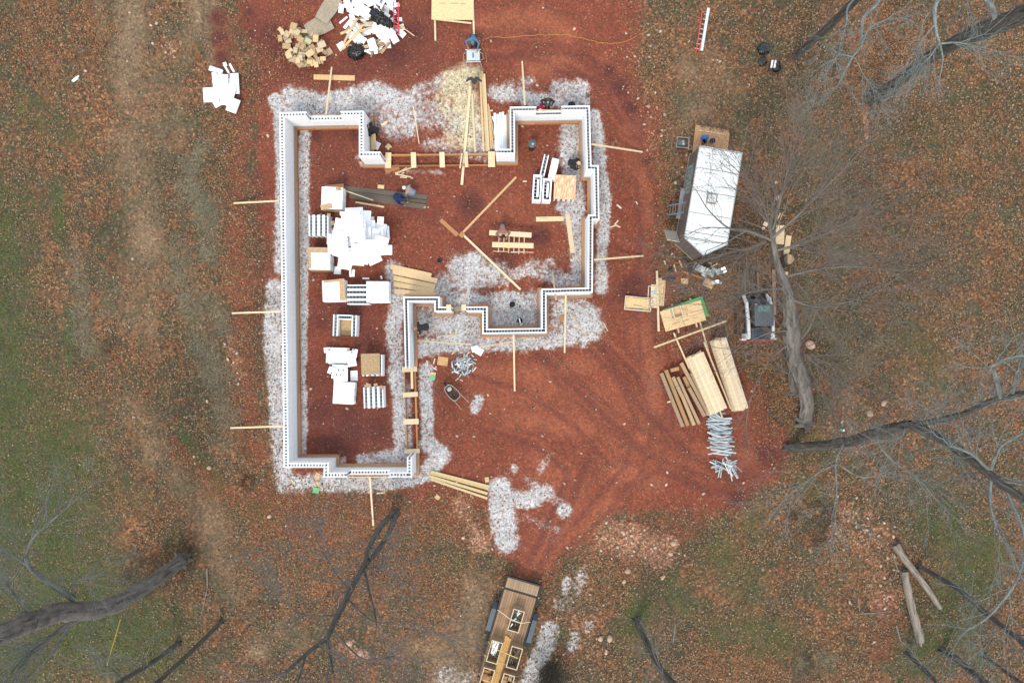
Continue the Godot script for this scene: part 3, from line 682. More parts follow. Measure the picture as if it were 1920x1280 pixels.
func cover_ground() -> void:
	var brown := [Color(0.155, 0.088, 0.040), Color(0.19, 0.112, 0.052), Color(0.120, 0.076, 0.040), Color(0.27, 0.175, 0.10), Color(0.07, 0.048, 0.03), Color(0.30, 0.225, 0.15)]
	var rust := [Color(0.20, 0.085, 0.038), Color(0.25, 0.115, 0.055), Color(0.16, 0.068, 0.033), Color(0.30, 0.17, 0.09)]
	var lm := []
	for k in 5: lm.append(leaf_cluster(14, 0.3, 0.105, brown))
	scatter("leaf_litter", "brown and orange fallen leaves strewn over the ground", "leaves", lm, "leaf", 12500, func(x, z): return zat("leaf", x, z) * smoothstep(-0.45, 0.35, relief.get_noise_2d(x * 1.3 + 50, z * 1.3)), Vector2(0.8, 1.25), [Color(1, 1, 1), Color(1.05, 0.95, 0.88), Color(0.85, 0.85, 0.85), Color(1.1, 1.08, 1.0)])
	var rm := []
	for k in 4: rm.append(leaf_cluster(12, 0.3, 0.105, rust))
	scatter("leaf_litter", "rust-orange fallen leaves drifted around the clay pad and tree feet", "leaves", rm, "leaf", 4200, func(x, z): return zat("rust", x, z), Vector2(0.8, 1.25), [Color(1, 1, 1), Color(1.1, 1.0, 0.95), Color(0.85, 0.85, 0.85)])
	var straw := [Color(0.19, 0.165, 0.11), Color(0.25, 0.22, 0.15), Color(0.14, 0.115, 0.075), Color(0.17, 0.155, 0.115)]
	var sm := []
	for k in 4: sm.append(blade_cluster(34, 0.2, 0.42, 0.5, straw))
	scatter("dry_grass", "pale dry straw grass lying in tufts", "grass", sm, "grass", 1500, func(x, z): return zat("dry", x, z) * 0.45, Vector2(0.7, 1.2), [Color(1, 1, 1), Color(0.85, 0.9, 0.85)])
	var green := [Color(0.075, 0.11, 0.035), Color(0.10, 0.135, 0.045), Color(0.06, 0.085, 0.03), Color(0.15, 0.15, 0.06)]
	var gm := []
	for k in 3: gm.append(blade_cluster(30, 0.2, 0.13, 1.2, green))
	scatter("grass", "short green grass between the fallen leaves", "grass", gm, "grass", 5000, func(x, z): return maxf(0.0, zat("green", x, z) - 0.25), Vector2(0.8, 1.2), [Color(1, 1, 1), Color(1.2, 1.1, 0.9)])
	var gr := [Color(0.42, 0.41, 0.41), Color(0.47, 0.47, 0.47), Color(0.38, 0.37, 0.36), Color(0.50, 0.50, 0.50)]
	var gv := []
	for k in 4: gv.append(stone_cluster(14, 0.2, 0.019, gr))
	scatter("gravel", "pale grey crushed gravel along the foundation walls", "gravel", gv, "stone", 2600, func(x, z): return zat("gravel", x, z) * 0.6, Vector2(0.8, 1.2), [Color(1, 1, 1), Color(0.92, 0.9, 0.9)])
	var chip := [Color(0.30, 0.15, 0.09), Color(0.36, 0.22, 0.15), Color(0.24, 0.10, 0.06), Color(0.42, 0.32, 0.25)]
	var cv := []
	for k in 4: cv.append(stone_cluster(5, 0.3, 0.034, chip))
	scatter("stone_chips", "small orange and tan stones in the red clay", "stones", cv, "stone", 4200, func(x, z): return clampf(zat("red", x, z) * 0.10 + zat("rock", x, z) * 0.9 + zat("leaf", x, z) * 0.06, 0, 1), Vector2(0.7, 1.5), [Color(1, 1, 1), Color(1.1, 0.9, 0.8)])
	var lump := [Color(0.46, 0.28, 0.18), Color(0.52, 0.36, 0.26), Color(0.38, 0.2, 0.12), Color(0.58, 0.46, 0.36)]
	var sv := []
	for k in 5: sv.append(stone_cluster(1, 0.0, 0.085, lump))
	scatter("field_stones", "fist-sized tan and orange stones strewn beyond the clay's lower edge", "stones", sv, "stone", 1500, func(x, z): return clampf(zat("rock", x, z) * 0.8 + zat("gravel", x, z) * 0.02 + zat("red", x, z) * 0.03 + zat("tan", x, z) * 0.04, 0, 1), Vector2(0.5, 1.3), [Color(1, 1, 1), Color(1.1, 0.95, 0.9), Color(0.85, 0.85, 0.85)])

# ------------------------------------------------------------------ foundation walls of foam forms
const WT := 1.85     # wall top
const WS := 1.03     # top of the low sills
const WB := 0.22     # top of the footing
func offset_line(p: Array, d: float) -> Array:
	var out := []
	for i in p.size():
		var a: Vector2 = (p[i] - p[maxi(i - 1, 0)]).normalized() if i > 0 else (p[1] - p[0]).normalized()
		var b: Vector2 = (p[mini(i + 1, p.size() - 1)] - p[i]).normalized() if i < p.size() - 1 else a
		var na := Vector2(-a.y, a.x); var nb := Vector2(-b.y, b.x)
		var mi := (na + nb).normalized()
		out.append(p[i] + mi * d / maxf(mi.dot(na), 0.3))
	return out
func wall_run(px: Array, hs: Array, label: String, tw := 0.105, tc := Color(0.5, 0.54, 0.58)) -> void:   # px: [x, y] of the core at its top; hs: height of each stretch
	var line := []
	for p in px:
		var q := P(p[0], p[1], p[2] if p.size() > 2 else WT)
		line.append(Vector2(q.x, q.z))
	var root := thing("foundation_wall", label, "wall", Vector3.ZERO)
	var sides := {"outer_foam_panel": [0.066, 0.14], "inner_foam_panel": [-0.14, -0.066]}
	for kind in sides:
		var e: Array = sides[kind]
		var l0 := offset_line(line, e[0]); var l1 := offset_line(line, e[1])
		for i in line.size() - 1:
			var mb := MB.new()
			# one course above the other, each a hair apart so that the joints show
			var ch := 0.4055
			var k := 0
			var y := WB
			while y < hs[i] - 0.05:
				var y1 := minf(y + ch, hs[i])
				mb.prism(PackedVector2Array([l0[i], l0[i + 1], l1[i + 1], l1[i]]), y + (0.004 if k > 0 else 0.0), y1, vary(FOAM, 0.025))
				y = y1; k += 1
			# nubs along the top edge
			var a: Vector2 = (l0[i] + l1[i]) * 0.5; var b: Vector2 = (l0[i + 1] + l1[i + 1]) * 0.5
			var L := a.distance_to(b)
			var yaw := -(b - a).angle()
			var s := 0.05
			while s < L - 0.04:
				var q := a.lerp(b, s / L)
				mb.box(T(Vector3(q.x, hs[i] + 0.009, q.y), Vector3(0, yaw, 0)), Vector3(0.03, 0.018, 0.05), FOAM, 0.0)
				s += 0.075
			part(root, kind, mb, "foam")
	for i in line.size() - 1:
		var mb := MB.new()
		var a: Vector2 = line[i]; var b: Vector2 = line[i + 1]
		var L := a.distance_to(b)
		var yaw := -(b - a).angle()
		var s := 0.1
		while s < L - 0.05:
			var q := a.lerp(b, s / L)
			var xf := T(Vector3(q.x, 0, q.y), Vector3(0, yaw, 0))
			var lv: float = hs[i]
			while lv > 0.6:
				mb.box(xf * T(Vector3(0, lv - 0.03, 0)), Vector3(tw * rng.randf_range(0.8, 1.15), 0.035, 0.131), vary(tc, 0.1))
				mb.box(xf * T(Vector3(0, lv - 0.30, 0)), Vector3(0.06, 0.03, 0.131), Color(0.40, 0.44, 0.48))
				mb.box(xf * T(Vector3(0, lv - 0.17, 0.03)), Vector3(0.012, 0.24, 0.025), Color(0.40, 0.44, 0.48))
				lv -= 0.4055
			s += 0.17 + rng.randf_range(-0.015, 0.015)
		# two steel bars lying in the ties
		for o in [-0.03, 0.03]:
			var e: Vector2 = (b - a).normalized().orthogonal() * o
			mb.tube(PackedVector3Array([Vector3(a.x + e.x, hs[i] - 0.055, a.y + e.y), Vector3(b.x + e.x, hs[i] - 0.055, b.y + e.y)]), PackedFloat32Array([0.007, 0.007]), 5, Color(0.12, 0.09, 0.08))
		var tie := part(root, "tie_row", mb, "plastic")
		tie.set_meta("kind", "stuff")
	# footing: concrete strip between two form boards
	var f0 := offset_line(line, -0.24); var f1 := offset_line(line, 0.24)
	for i in line.size() - 1:
		var mb := MB.new()
		mb.prism(PackedVector2Array([f0[i], f0[i + 1], f1[i + 1], f1[i]]), -0.05, WB - 0.002, Color(0.36, 0.33, 0.30))
		part(root, "footing", mb, "stone")
func form_boards(px: Array, label: String) -> void:
	var line := []
	for p in px:
		var q := P(p[0], p[1], p[2] if p.size() > 2 else WT)
		line.append(Vector2(q.x, q.z))
	var root := thing("footing_form", label, "formwork", Vector3.ZERO)
	for d in [-0.288, 0.288]:
		var l := offset_line(line, d)
		for i in line.size() - 1:
			var a: Vector2 = l[i]; var b: Vector2 = l[i + 1]
			var L := a.distance_to(b)
			var n := maxi(1, int(ceil(L / 3.7)))
			for k in n:
				var p := a.lerp(b, float(k) / n); var q := a.lerp(b, float(k + 1) / n)
				var mb := MB.new()
				mb.box(Transform3D.IDENTITY, Vector3(p.distance_to(q) - 0.01, 0.27, 0.09), vary(FORM, 0.22), 0.006)
				var dy := rng.randf_range(-0.01, 0.015)
				part(root, "form_board", mb, "mudwood", seg(Vector3(p.x, 0.11 + dy, p.y), Vector3(q.x, 0.11 + dy, q.y)))
	return
func opening(a: Vector2, b: Vector2, w: float, at: Array, label: String) -> void:   # footing left open: two boards, soil between, spreaders across
	var root := thing("footing_form", label, "formwork", Vector3.ZERO)
	var d := (b - a).normalized(); var n := d.orthogonal()
	var L := a.distance_to(b)
	for s in [-1.0, 1.0]:
		var k := 3
		for i in k:
			var p: Vector2 = a + d * L * i / k + n * s * w * 0.5; var q: Vector2 = a + d * L * (i + 1) / k + n * s * w * 0.5
			var mb := MB.new()
			mb.box(Transform3D.IDENTITY, Vector3(p.distance_to(q) - 0.01, 0.26, 0.045 + 0.05 * float(s > 0)), vary(FORM, 0.2), 0.005)
			part(root, "form_board", mb, "mudwood", seg(Vector3(p.x, 0.13, p.y), Vector3(q.x, 0.13 + rng.randf_range(-0.01, 0.01), q.y)))
	for t in at:
		var c: Vector2 = a + d * L * t[0]
		var mb := MB.new()
		mb.box(Transform3D.IDENTITY, Vector3(w + 0.28, 0.02, t[1]), vary(PALE, 0.08), 0.003)
		part(root, "spreader_board", mb, "wood", Transform3D(Basis(Vector3.UP, -n.angle() + rng.randf_range(-0.04, 0.04)), Vector3(c.x, 0.278, c.y)))
	for i in 5:
		var c := a + d * L * (i + 0.5) / 5.0
		var mb := MB.new()
		mb.box(T(Vector3(0, 0.1, 0)), Vector3(0.04, 0.4, 0.04), vary(PINE, 0.2), 0.004)
		part(root, "stake", mb, "mudwood", T(Vector3(c.x, -0.05, c.y) + Vector3(n.x, 0, n.y) * w * 0.62))
func build_walls() -> void:
	var A := [[713, 288.8], [677.3, 288.8], [677.3, 212.2], [638, 212.6], [574, 213.7], [528, 215], [534.5, 740], [536, 872], [611, 872], [611, 890.5], [650, 890.4], [728, 890.2], [767.5, 890], [767.5, 857]]
	wall_run(A, [WT, WT, WT, WS, WT, WT, WT, WT, WT, WT, WS, WT, WT], "white foam foundation wall running round the long rectangular wing, with two low sills")
	form_boards(A, "orange-brown boards along the foot of the rectangular wing's foam wall")
	var B1 := [[764, 690], [761, 560.7], [819, 560.7], [819, 579.5], [846, 579.5]]
	wall_run(B1, [WT, WT, WT, WT], "white foam foundation wall hooking round the black-clad worker's corner", 0.03, Color(0.2, 0.22, 0.25))
	form_boards(B1, "stained boards along the foot of the hooked foam wall")
	var B2 := [[874, 579.2], [909, 579], [909, 621], [1020, 619.5], [1020, 546], [1107, 543.5], [1107.7, 407], [1119.4, 407], [1118, 314], [1104.6, 314], [1101.6, 202.2], [1053, 203], [1005.5, 204], [960.5, 204.6], [961, 283.7], [929.4, 283.7]]
	wall_run(B2, [WT, WT, WT, WT, WT, WT, WT, WT, WT, WT, WT, WS, WT, WT, WT], "white foam foundation wall with many jogs and one low sill, beside the stepped gravel strip", 0.045, Color(0.3, 0.33, 0.36))
	form_boards(B2, "stained boards along the foot of the many-jogged foam wall")
	var o0 := P(722, 301, 0.2); var o1 := P(928, 299, 0.2)
	opening(Vector2(o0.x, o0.z), Vector2(o1.x, o1.z), 0.62, [[0.03, 0.34], [0.26, 0.3], [0.52, 0.3], [0.74, 0.2], [0.97, 0.4]], "reddish open footing boards with pale cross plates between two wall ends near the stacked planks")
	var q0 := P(768, 692, 0.2); var q1 := P(773, 850, 0.2)
	opening(Vector2(q0.x, q0.z), Vector2(q1.x, q1.z), 0.6, [[0.0, 0.3], [0.3, 0.28], [0.62, 0.32], [0.97, 0.26]], "reddish open footing boards with pale cross plates beside the wheelbarrow")
	# doorway buck between the hooked wall and the jogged wall
	var t := thing("door_buck", "wooden buck bridging the narrow gap between two foam walls", "door frame", P(860, 579.4, 0), 0.0)
	for s in [-0.42, 0.42]:
		bx(t, "jamb", "wood", Vector3(s * 0.88, 1.02, 0), Vector3(0.04, 1.6, 0.30), PALE)
		bx(t, "top_plate", "wood", Vector3(s * 1.0, 1.885, 0), Vector3(0.26, 0.022, 0.34), PALE)
	bx(t, "sill", "wood", Vector3(0, 0.24, 0), Vector3(0.7, 0.03, 0.28), Color(0.35, 0.3, 0.26))
	# sill planks over the low stretches
	for s in [[606, 216.5, 0.66 * 2.8, -0.4, "pale sill plank on the low wall below the scrap timber"], [690, 894, 0.66 * 3.4, -0.2, "pale sill plank on the low wall above the twin-trunk tree"], [1029, 206.5, 0.66 * 2.1, 0.4, "pale sill plank on the low wall beside the red-hooded worker"]]:
		slab(s[0], s[1], WS + 0.03, s[2], 0.05, s[3], 0.05, PALE, "sill_plank", s[4], "board")

# ------------------------------------------------------------------ foam blocks and panels
func block_mesh(L: float, hgt: float) -> ArrayMesh:     # two foam panels joined by ties; length along x, standing on y = 0
	var mb := MB.new()
	for s in [-1.0, 1.0]:
		mb.box(T(Vector3(0, hgt * 0.5, s * 0.107)), Vector3(L, hgt, 0.062), vary(FOAM, 0.02), 0.006)
		var k := 0.06
		while k < L - 0.04:
			mb.box(T(Vector3(-L * 0.5 + k, hgt + 0.008, s * 0.107)), Vector3(0.035, 0.016, 0.03), FOAM)
			k += 0.08
	var x := -L * 0.5 + 0.1
	while x < L * 0.5 - 0.04:
		mb.box(T(Vector3(x, hgt - 0.07, 0)), Vector3(0.03, 0.03, 0.152), Color(0.34, 0.37, 0.40))
		mb.box(T(Vector3(x, 0.1, 0)), Vector3(0.03, 0.03, 0.152), Color(0.34, 0.37, 0.40))
		mb.box(T(Vector3(x, hgt * 0.5, 0.03)), Vector3(0.012, hgt * 0.7, 0.03), Color(0.34, 0.37, 0.40))
		x += 0.2
	return mb.mesh()
var BM: Array = []
func foam_block(parent: Node3D, at: Vector3, yaw: float, lie := false) -> MeshInstance3D:
	var o := MeshInstance3D.new()
	o.mesh = BM[rng.randi() % BM.size()]; o.material_override = M["foam"]; o.name = "foam_block"
	o.transform = Transform3D(Basis.from_euler(Vector3(PI / 2 if lie else 0.0, yaw, 0)), at)
	parent.add_child(o, true)
	return o
func bundle(cx: float, cy: float, layers: int, deg: float, lie: bool, label: String, cover := "", cols := 4) -> Node3D:
	var h := layers * (0.41 if not lie else 0.285)
	var p := P(cx, cy, h)
	var t := thing("foam_block_bundle", label, "foam blocks", Vector3(p.x, gh(p.x, p.z), p.z), -deg_to_rad(deg), "bundles of foam blocks in the rectangular wing")
	for l in layers:
		if lie:
			for k in 3: foam_block(t, Vector3(0, l * 0.285 + 0.142, (k - 1.5) * 0.425 + rng.randf_range(-0.01, 0.01)), 0.0, true).position.z += 0.0
		else:
			for k in cols: foam_block(t, Vector3(rng.randf_range(-0.02, 0.02), l * 0.427, (k - (cols - 1) * 0.5) * 0.283), 0.0)
	var w := cols * 0.283
	if cover == "card":
		for s in [-1.0, 1.0]: bx(t, "cardboard_side", "card", Vector3(s * 0.64, h * 0.5, 0), Vector3(0.012, h * 0.96, w + 0.02), CARD, 0.002, Vector3(0, 0, s * -0.03))
		bx(t, "cardboard_side", "card", Vector3(0, h * 0.48, w * 0.5 + 0.02), Vector3(1.26, h * 0.94, 0.012), CARD, 0.002)
	if cover == "strips":
		bx(t, "cardboard_side", "card", Vector3(0, h * 0.48, w * 0.5 + 0.09), Vector3(1.26, h * 0.94, 0.012), CARD, 0.002)
		bx(t, "cardboard_flap", "card", Vector3(-0.05, h + 0.012, -0.5), Vector3(1.24, 0.01, 0.3), CARD * 1.2, 0.002, Vector3(0.03, 0, 0))
		bx(t, "cardboard_flap", "card", Vector3(-0.56, h + 0.014, 0.1), Vector3(0.14, 0.01, 0.9), CARD * 1.2, 0.002, Vector3(0, 0.06, 0))
	if cover == "corner":
		bx(t, "cardboard_flap", "card", Vector3(-0.3, h + 0.014, 0.5), Vector3(0.66, 0.01, 0.3), CARD * 1.2, 0.002, Vector3(0, 0.25, 0))
		bx(t, "cardboard_flap", "card", Vector3(0.36, h + 0.014, -0.54), Vector3(0.3, 0.01, 0.2), CARD, 0.002, Vector3(0, -0.2, 0))
		bx(t, "cardboard_side", "card", Vector3(0, h * 0.48, w * 0.5 + 0.09), Vector3(1.2, h * 0.94, 0.012), CARD, 0.002)
	if lie:
		for q in 2: bx(t, "packing_strap", "plastic", Vector3(-0.3 + 0.6 * q, h + 0.004, -0.01), Vector3(0.016, 0.006, 1.27), Color(0.62, 0.64, 0.66), 0.0)
	if cover == "sheet":
		bx(t, "brown_sheet", "card", Vector3(-0.08, h + 0.035, 0.1), Vector3(1.2, 0.02, w - 0.06), Color(0.46, 0.32, 0.17), 0.003, Vector3(0.02, 0.03, 0))
	return t
func loose_panel(heap: Heap, px: float, py: float, deg: float, s: Vector3, label: String, group: String, col := FOAM, kind := "foam_board", cat := "foam board", mat_n := "foam", tilt := 0.05) -> void:
	var p := P(px, py)
	var yaw := -deg_to_rad(deg)
	p.y = heap.drop(p, yaw, s)
	if group != "" and kind.begins_with("foam") or kind.begins_with("wood"):
		label = ("narrow " if s.x > 2.6 * s.z else ("small " if s.x < 0.42 else ("squarish " if s.x < 1.35 * s.z else "oblong "))) + label
	var mb := MB.new()
	mb.box(Transform3D.IDENTITY, s, vary(col, 0.05), minf(0.006, s.y * 0.25))
	var o := inst(mb, mat_n)
	o.transform = Transform3D(Basis.from_euler(Vector3(rng.randf_range(-tilt, tilt) * 0.6, yaw, rng.randf_range(-tilt, tilt) * 0.4)), p)
	top(o, kind, label, cat, group)
func build_foam() -> void:
	for k in 3: BM.append(block_mesh(1.22 - 0.01 * k, 0.405))
	# bundles
	bundle(622, 371, 3, 2, true, "white foam bundle with a torn brown cardboard corner beside the weathered planks", "corner")
	bundle(597, 422, 2, 90, false, "ribbed foam bundle with tan flap between the torn-corner bundle and the boxed bundle", "")
	bundle(599, 485, 3, 1, true, "boxed white foam bundle with brown card edges beside the big loose heap", "strips")
	bundle(625, 545, 3, 88, true, "white foam bundle in torn brown cardboard beside the dark-striped bundle", "strips")
	bundle(671, 552, 2, 0, false, "foam bundle with four bold dark stripes, boxed in by two white bundles")
	bundle(707, 547, 3, 90, true, "clean white foam bundle beside the dark-striped bundle", "")
	# opened bundle with a hollow middle
	var p := P(646, 610, 0.82)
	var t := thing("foam_block_bundle", "opened foam bundle with a hollow brown cardboard middle", "foam blocks", Vector3(p.x, gh(p.x, p.z), p.z), -0.03, "bundles of foam blocks in the rectangular wing")
	for l in 2:
		for s in [-1.0, 1.0]: foam_block(t, Vector3(s * 0.53, l * 0.427, 0), PI / 2)
		foam_block(t, Vector3(0, l * 0.427, -0.47), 0.0).scale = Vector3(0.6, 1, 1)
	bx(t, "cardboard_floor", "card", Vector3(0, 0.3, 0.12), Vector3(0.76, 0.02, 0.9), Color(0.52, 0.36, 0.19))
	bx(t, "cardboard_side", "card", Vector3(0, 0.4, 0.62), Vector3(1.2, 0.78, 0.012), CARD, 0.002)
	bundle(698, 685, 2, 90, false, "foam bundle under a creased brown sheet", "sheet")
	bundle(644, 737, 2, 3, true, "low white foam bundle beside the ribbed bundle at the wing's bare end")
	bundle(700, 745, 2, 88, false, "ribbed foam bundle with torn tan flaps at the wing's bare end", "")
	# flaps of torn packing
	for f in [[690, 722, 0.3, 20], [704, 721, 0.22, -15], [716, 726, 0.25, 30], [616, 402, 0.2, 10], [623, 418, 0.25, 80], [623, 432, 0.22, 95]]:
		slab(f[0], f[1], 0.9, f[2], f[2] * 0.7, f[3], 0.006, CARD, "cardboard_flap", "torn tan cardboard flap on the end of a ribbed foam bundle", "cardboard", "torn packing flaps on ribbed bundles", "card", Vector3(0.06, 0, 0.08))
	# the big loose heap of white panels
	var hp := Heap.new(); hp.g = self
	var lb := "white foam panel lying in the big loose heap amid the bundles"
	var gp := "panels of the big loose foam heap"
	for r in 4:
		for i in 14:
			var x := 642.0 + rng.randf_range(0, 76)
			var y := 420.0 + rng.randf_range(0, 70)
			if y < 430: x = minf(x, 690.0)
			loose_panel(hp, x, y, rng.randfn() * 7.0 + (90.0 if rng.randf() < 0.5 else 0.0), Vector3(1.2 * rng.randf_range(0.6, 1.0), 0.064 + 0.03 * rng.randf(), rng.randf_range(0.4, 0.9)), lb, gp, FOAM, "foam_board", "foam board", "foam", 0.03)
	for q in [[672, 404, -3, 1.0, 0.5], [672, 412, -4, 1.1, 0.2], [718, 418, 3, 0.36, 0.45], [728, 462, 15, 0.75, 0.5], [730, 475, -20, 0.55, 0.6], [716, 494, -25, 0.75, 0.5], [633, 507, 5, 0.4, 0.45], [655, 502, 10, 0.8, 0.4], [682, 498, 4, 0.9, 0.4], [724, 441, 85, 0.45, 0.12], [731, 441, 88, 0.45, 0.1], [666, 516, 86, 0.4, 0.12], [672, 516, 92, 0.4, 0.12], [686, 522, 2, 0.4, 0.1], [715, 520, 70, 0.2, 0.1]]:
		loose_panel(hp, q[0], q[1], q[2], Vector3(q[3], 0.07, q[4]), lb, gp)
	# flat pieces with printed slots, north of the ribbed bundle
	var h2 := Heap.new(); h2.g = self
	for q in [[636, 667, 1, 1.2, 0.95], [636, 667, -1, 1.15, 0.9], [633, 666, 2, 1.2, 0.9], [661, 672, 80, 0.9, 0.5], [640, 696, 3, 0.9, 0.8], [643, 702, 0, 0.8, 0.7], [630, 695, 20, 0.6, 0.4], [664, 704, 88, 0.6, 0.42], [616, 656, -4, 0.35, 0.3], [668, 662, 100, 0.5, 0.3]]:
		loose_panel(h2, q[0], q[1], q[2], Vector3(q[3], 0.1, q[4]), "white foam piece stacked loosely between the brown-sheeted bundle and the wall", "loose foam by the brown sheet")
	for q in [[620, 655], [663, 660], [667, 655], [640, 693], [648, 693], [627, 698], [636, 701], [643, 702]]:
		loose_panel(h2, q[0], q[1], rng.randf() * 10, Vector3(0.09, 0.012, 0.1), "dark plastic clip on the loose foam pieces", "dark clips on loose foam", Color(0.12, 0.13, 0.14), "plastic_clip", "clip", "plastic")
	# corner blocks and rusty bundle in the far room
	var t2 := thing("foam_block_stack", "stack of foam corner blocks with dark open cores next to the rust-stained bundle", "foam blocks", P(1017, 350, 0.0) * Vector3(0.98, 0, 0.98) + Vector3(0, 0.01, 0), -0.06)
	for q in [[-0.29, 0.08, 1.5], [0.27, 0.16, 1.3]]:
		for s in [-1.0, 1.0]:
			bx(t2, "corner_block_side", "foam", Vector3(q[0] + s * 0.21, 0.42, q[1]), Vector3(0.09, 0.82, q[2]), FOAM)
			bx(t2, "corner_block_end", "foam", Vector3(q[0], 0.418, q[1] + s * (q[2] * 0.5 - 0.05)), Vector3(0.33, 0.816, 0.1), FOAM)
		bx(t2, "corner_block_core", "foam", Vector3(q[0] + 0.04, 0.40, q[1]), Vector3(0.12, 0.78, q[2] - 0.5), FOAM)
		for z in 6: bx(t2, "tie", "plastic", Vector3(q[0] - 0.1, 0.76, q[1] - 0.5 + z * 0.2), Vector3(0.13, 0.03, 0.05), Color(0.3, 0.33, 0.36))
	for l in 2: foam_block(t2, Vector3(0.04, l * 0.427, -1.25), PI / 2 - 0.16)
	for l in 2: foam_block(t2, Vector3(0.38, l * 0.285 + 0.145, -1.15), PI / 2 - 0.16, true)
	var p3 := P(1059, 352, 0.8)
	var t3 := thing("foam_block_bundle", "foam bundle with a rust-stained orange top next to the corner blocks", "foam blocks", Vector3(p3.x, 0.01, p3.z), -0.05)
	for l in 2:
		for k in 4: foam_block(t3, Vector3((k - 1.5) * 0.29, l * 0.427, 0.02), PI / 2)
	bx(t3, "stained_cover", "stain", Vector3(0, 0.89, -0.02), Vector3(1.24, 0.05, 1.36), Color(0.86, 0.74, 0.62))
	# the white pile at the cut bank
	var h3 := Heap.new(); h3.g = self
	for q in [[396, 178, 86, 0.85, 0.9], [420, 168, 88, 1.2, 0.9], [424, 170, 80, 1.2, 0.8], [407, 157, 84, 1.1, 0.3], [443, 160, 86, 1.2, 0.5], [430, 180, 100, 1.2, 0.6], [412, 198, 60, 0.42, 0.4], [442, 202, 110, 0.8, 0.62], [405, 131, 18, 0.75, 0.24], [409, 136, 16, 0.8, 0.22], [425, 130, 60, 0.6, 0.12], [435, 128, 62, 0.55, 0.12], [423, 122, 70, 0.22, 0.2], [438, 186, 105, 1.15, 0.41], [418, 152, 4, 0.9, 0.5], [410, 148, 80, 0.4, 0.15], [419, 147, 78, 0.4, 0.12], [428, 190, 96, 0.8, 0.4]]:
		loose_panel(h3, q[0], q[1], q[2], Vector3(q[3], 0.075, q[4]), "white foam panel in the pile beside the cut bank", "foam pile beside the bank")
	# stray white bits
	for q in [[706, 273, 25, 0.36, 0.44], [896, 657, 30, 0.62, 0.4], [886, 655, 75, 0.35, 0.1], [892, 650, -15, 0.3, 0.12]]:
		loose_panel(h3, q[0], q[1], q[2], Vector3(q[3], 0.06, q[4]), "stray white foam offcut lying on the gravel" if q[0] < 800 else "white foam offcut beside the heap of metal clips", "" if q[0] < 800 else "foam offcuts by the clip heap")

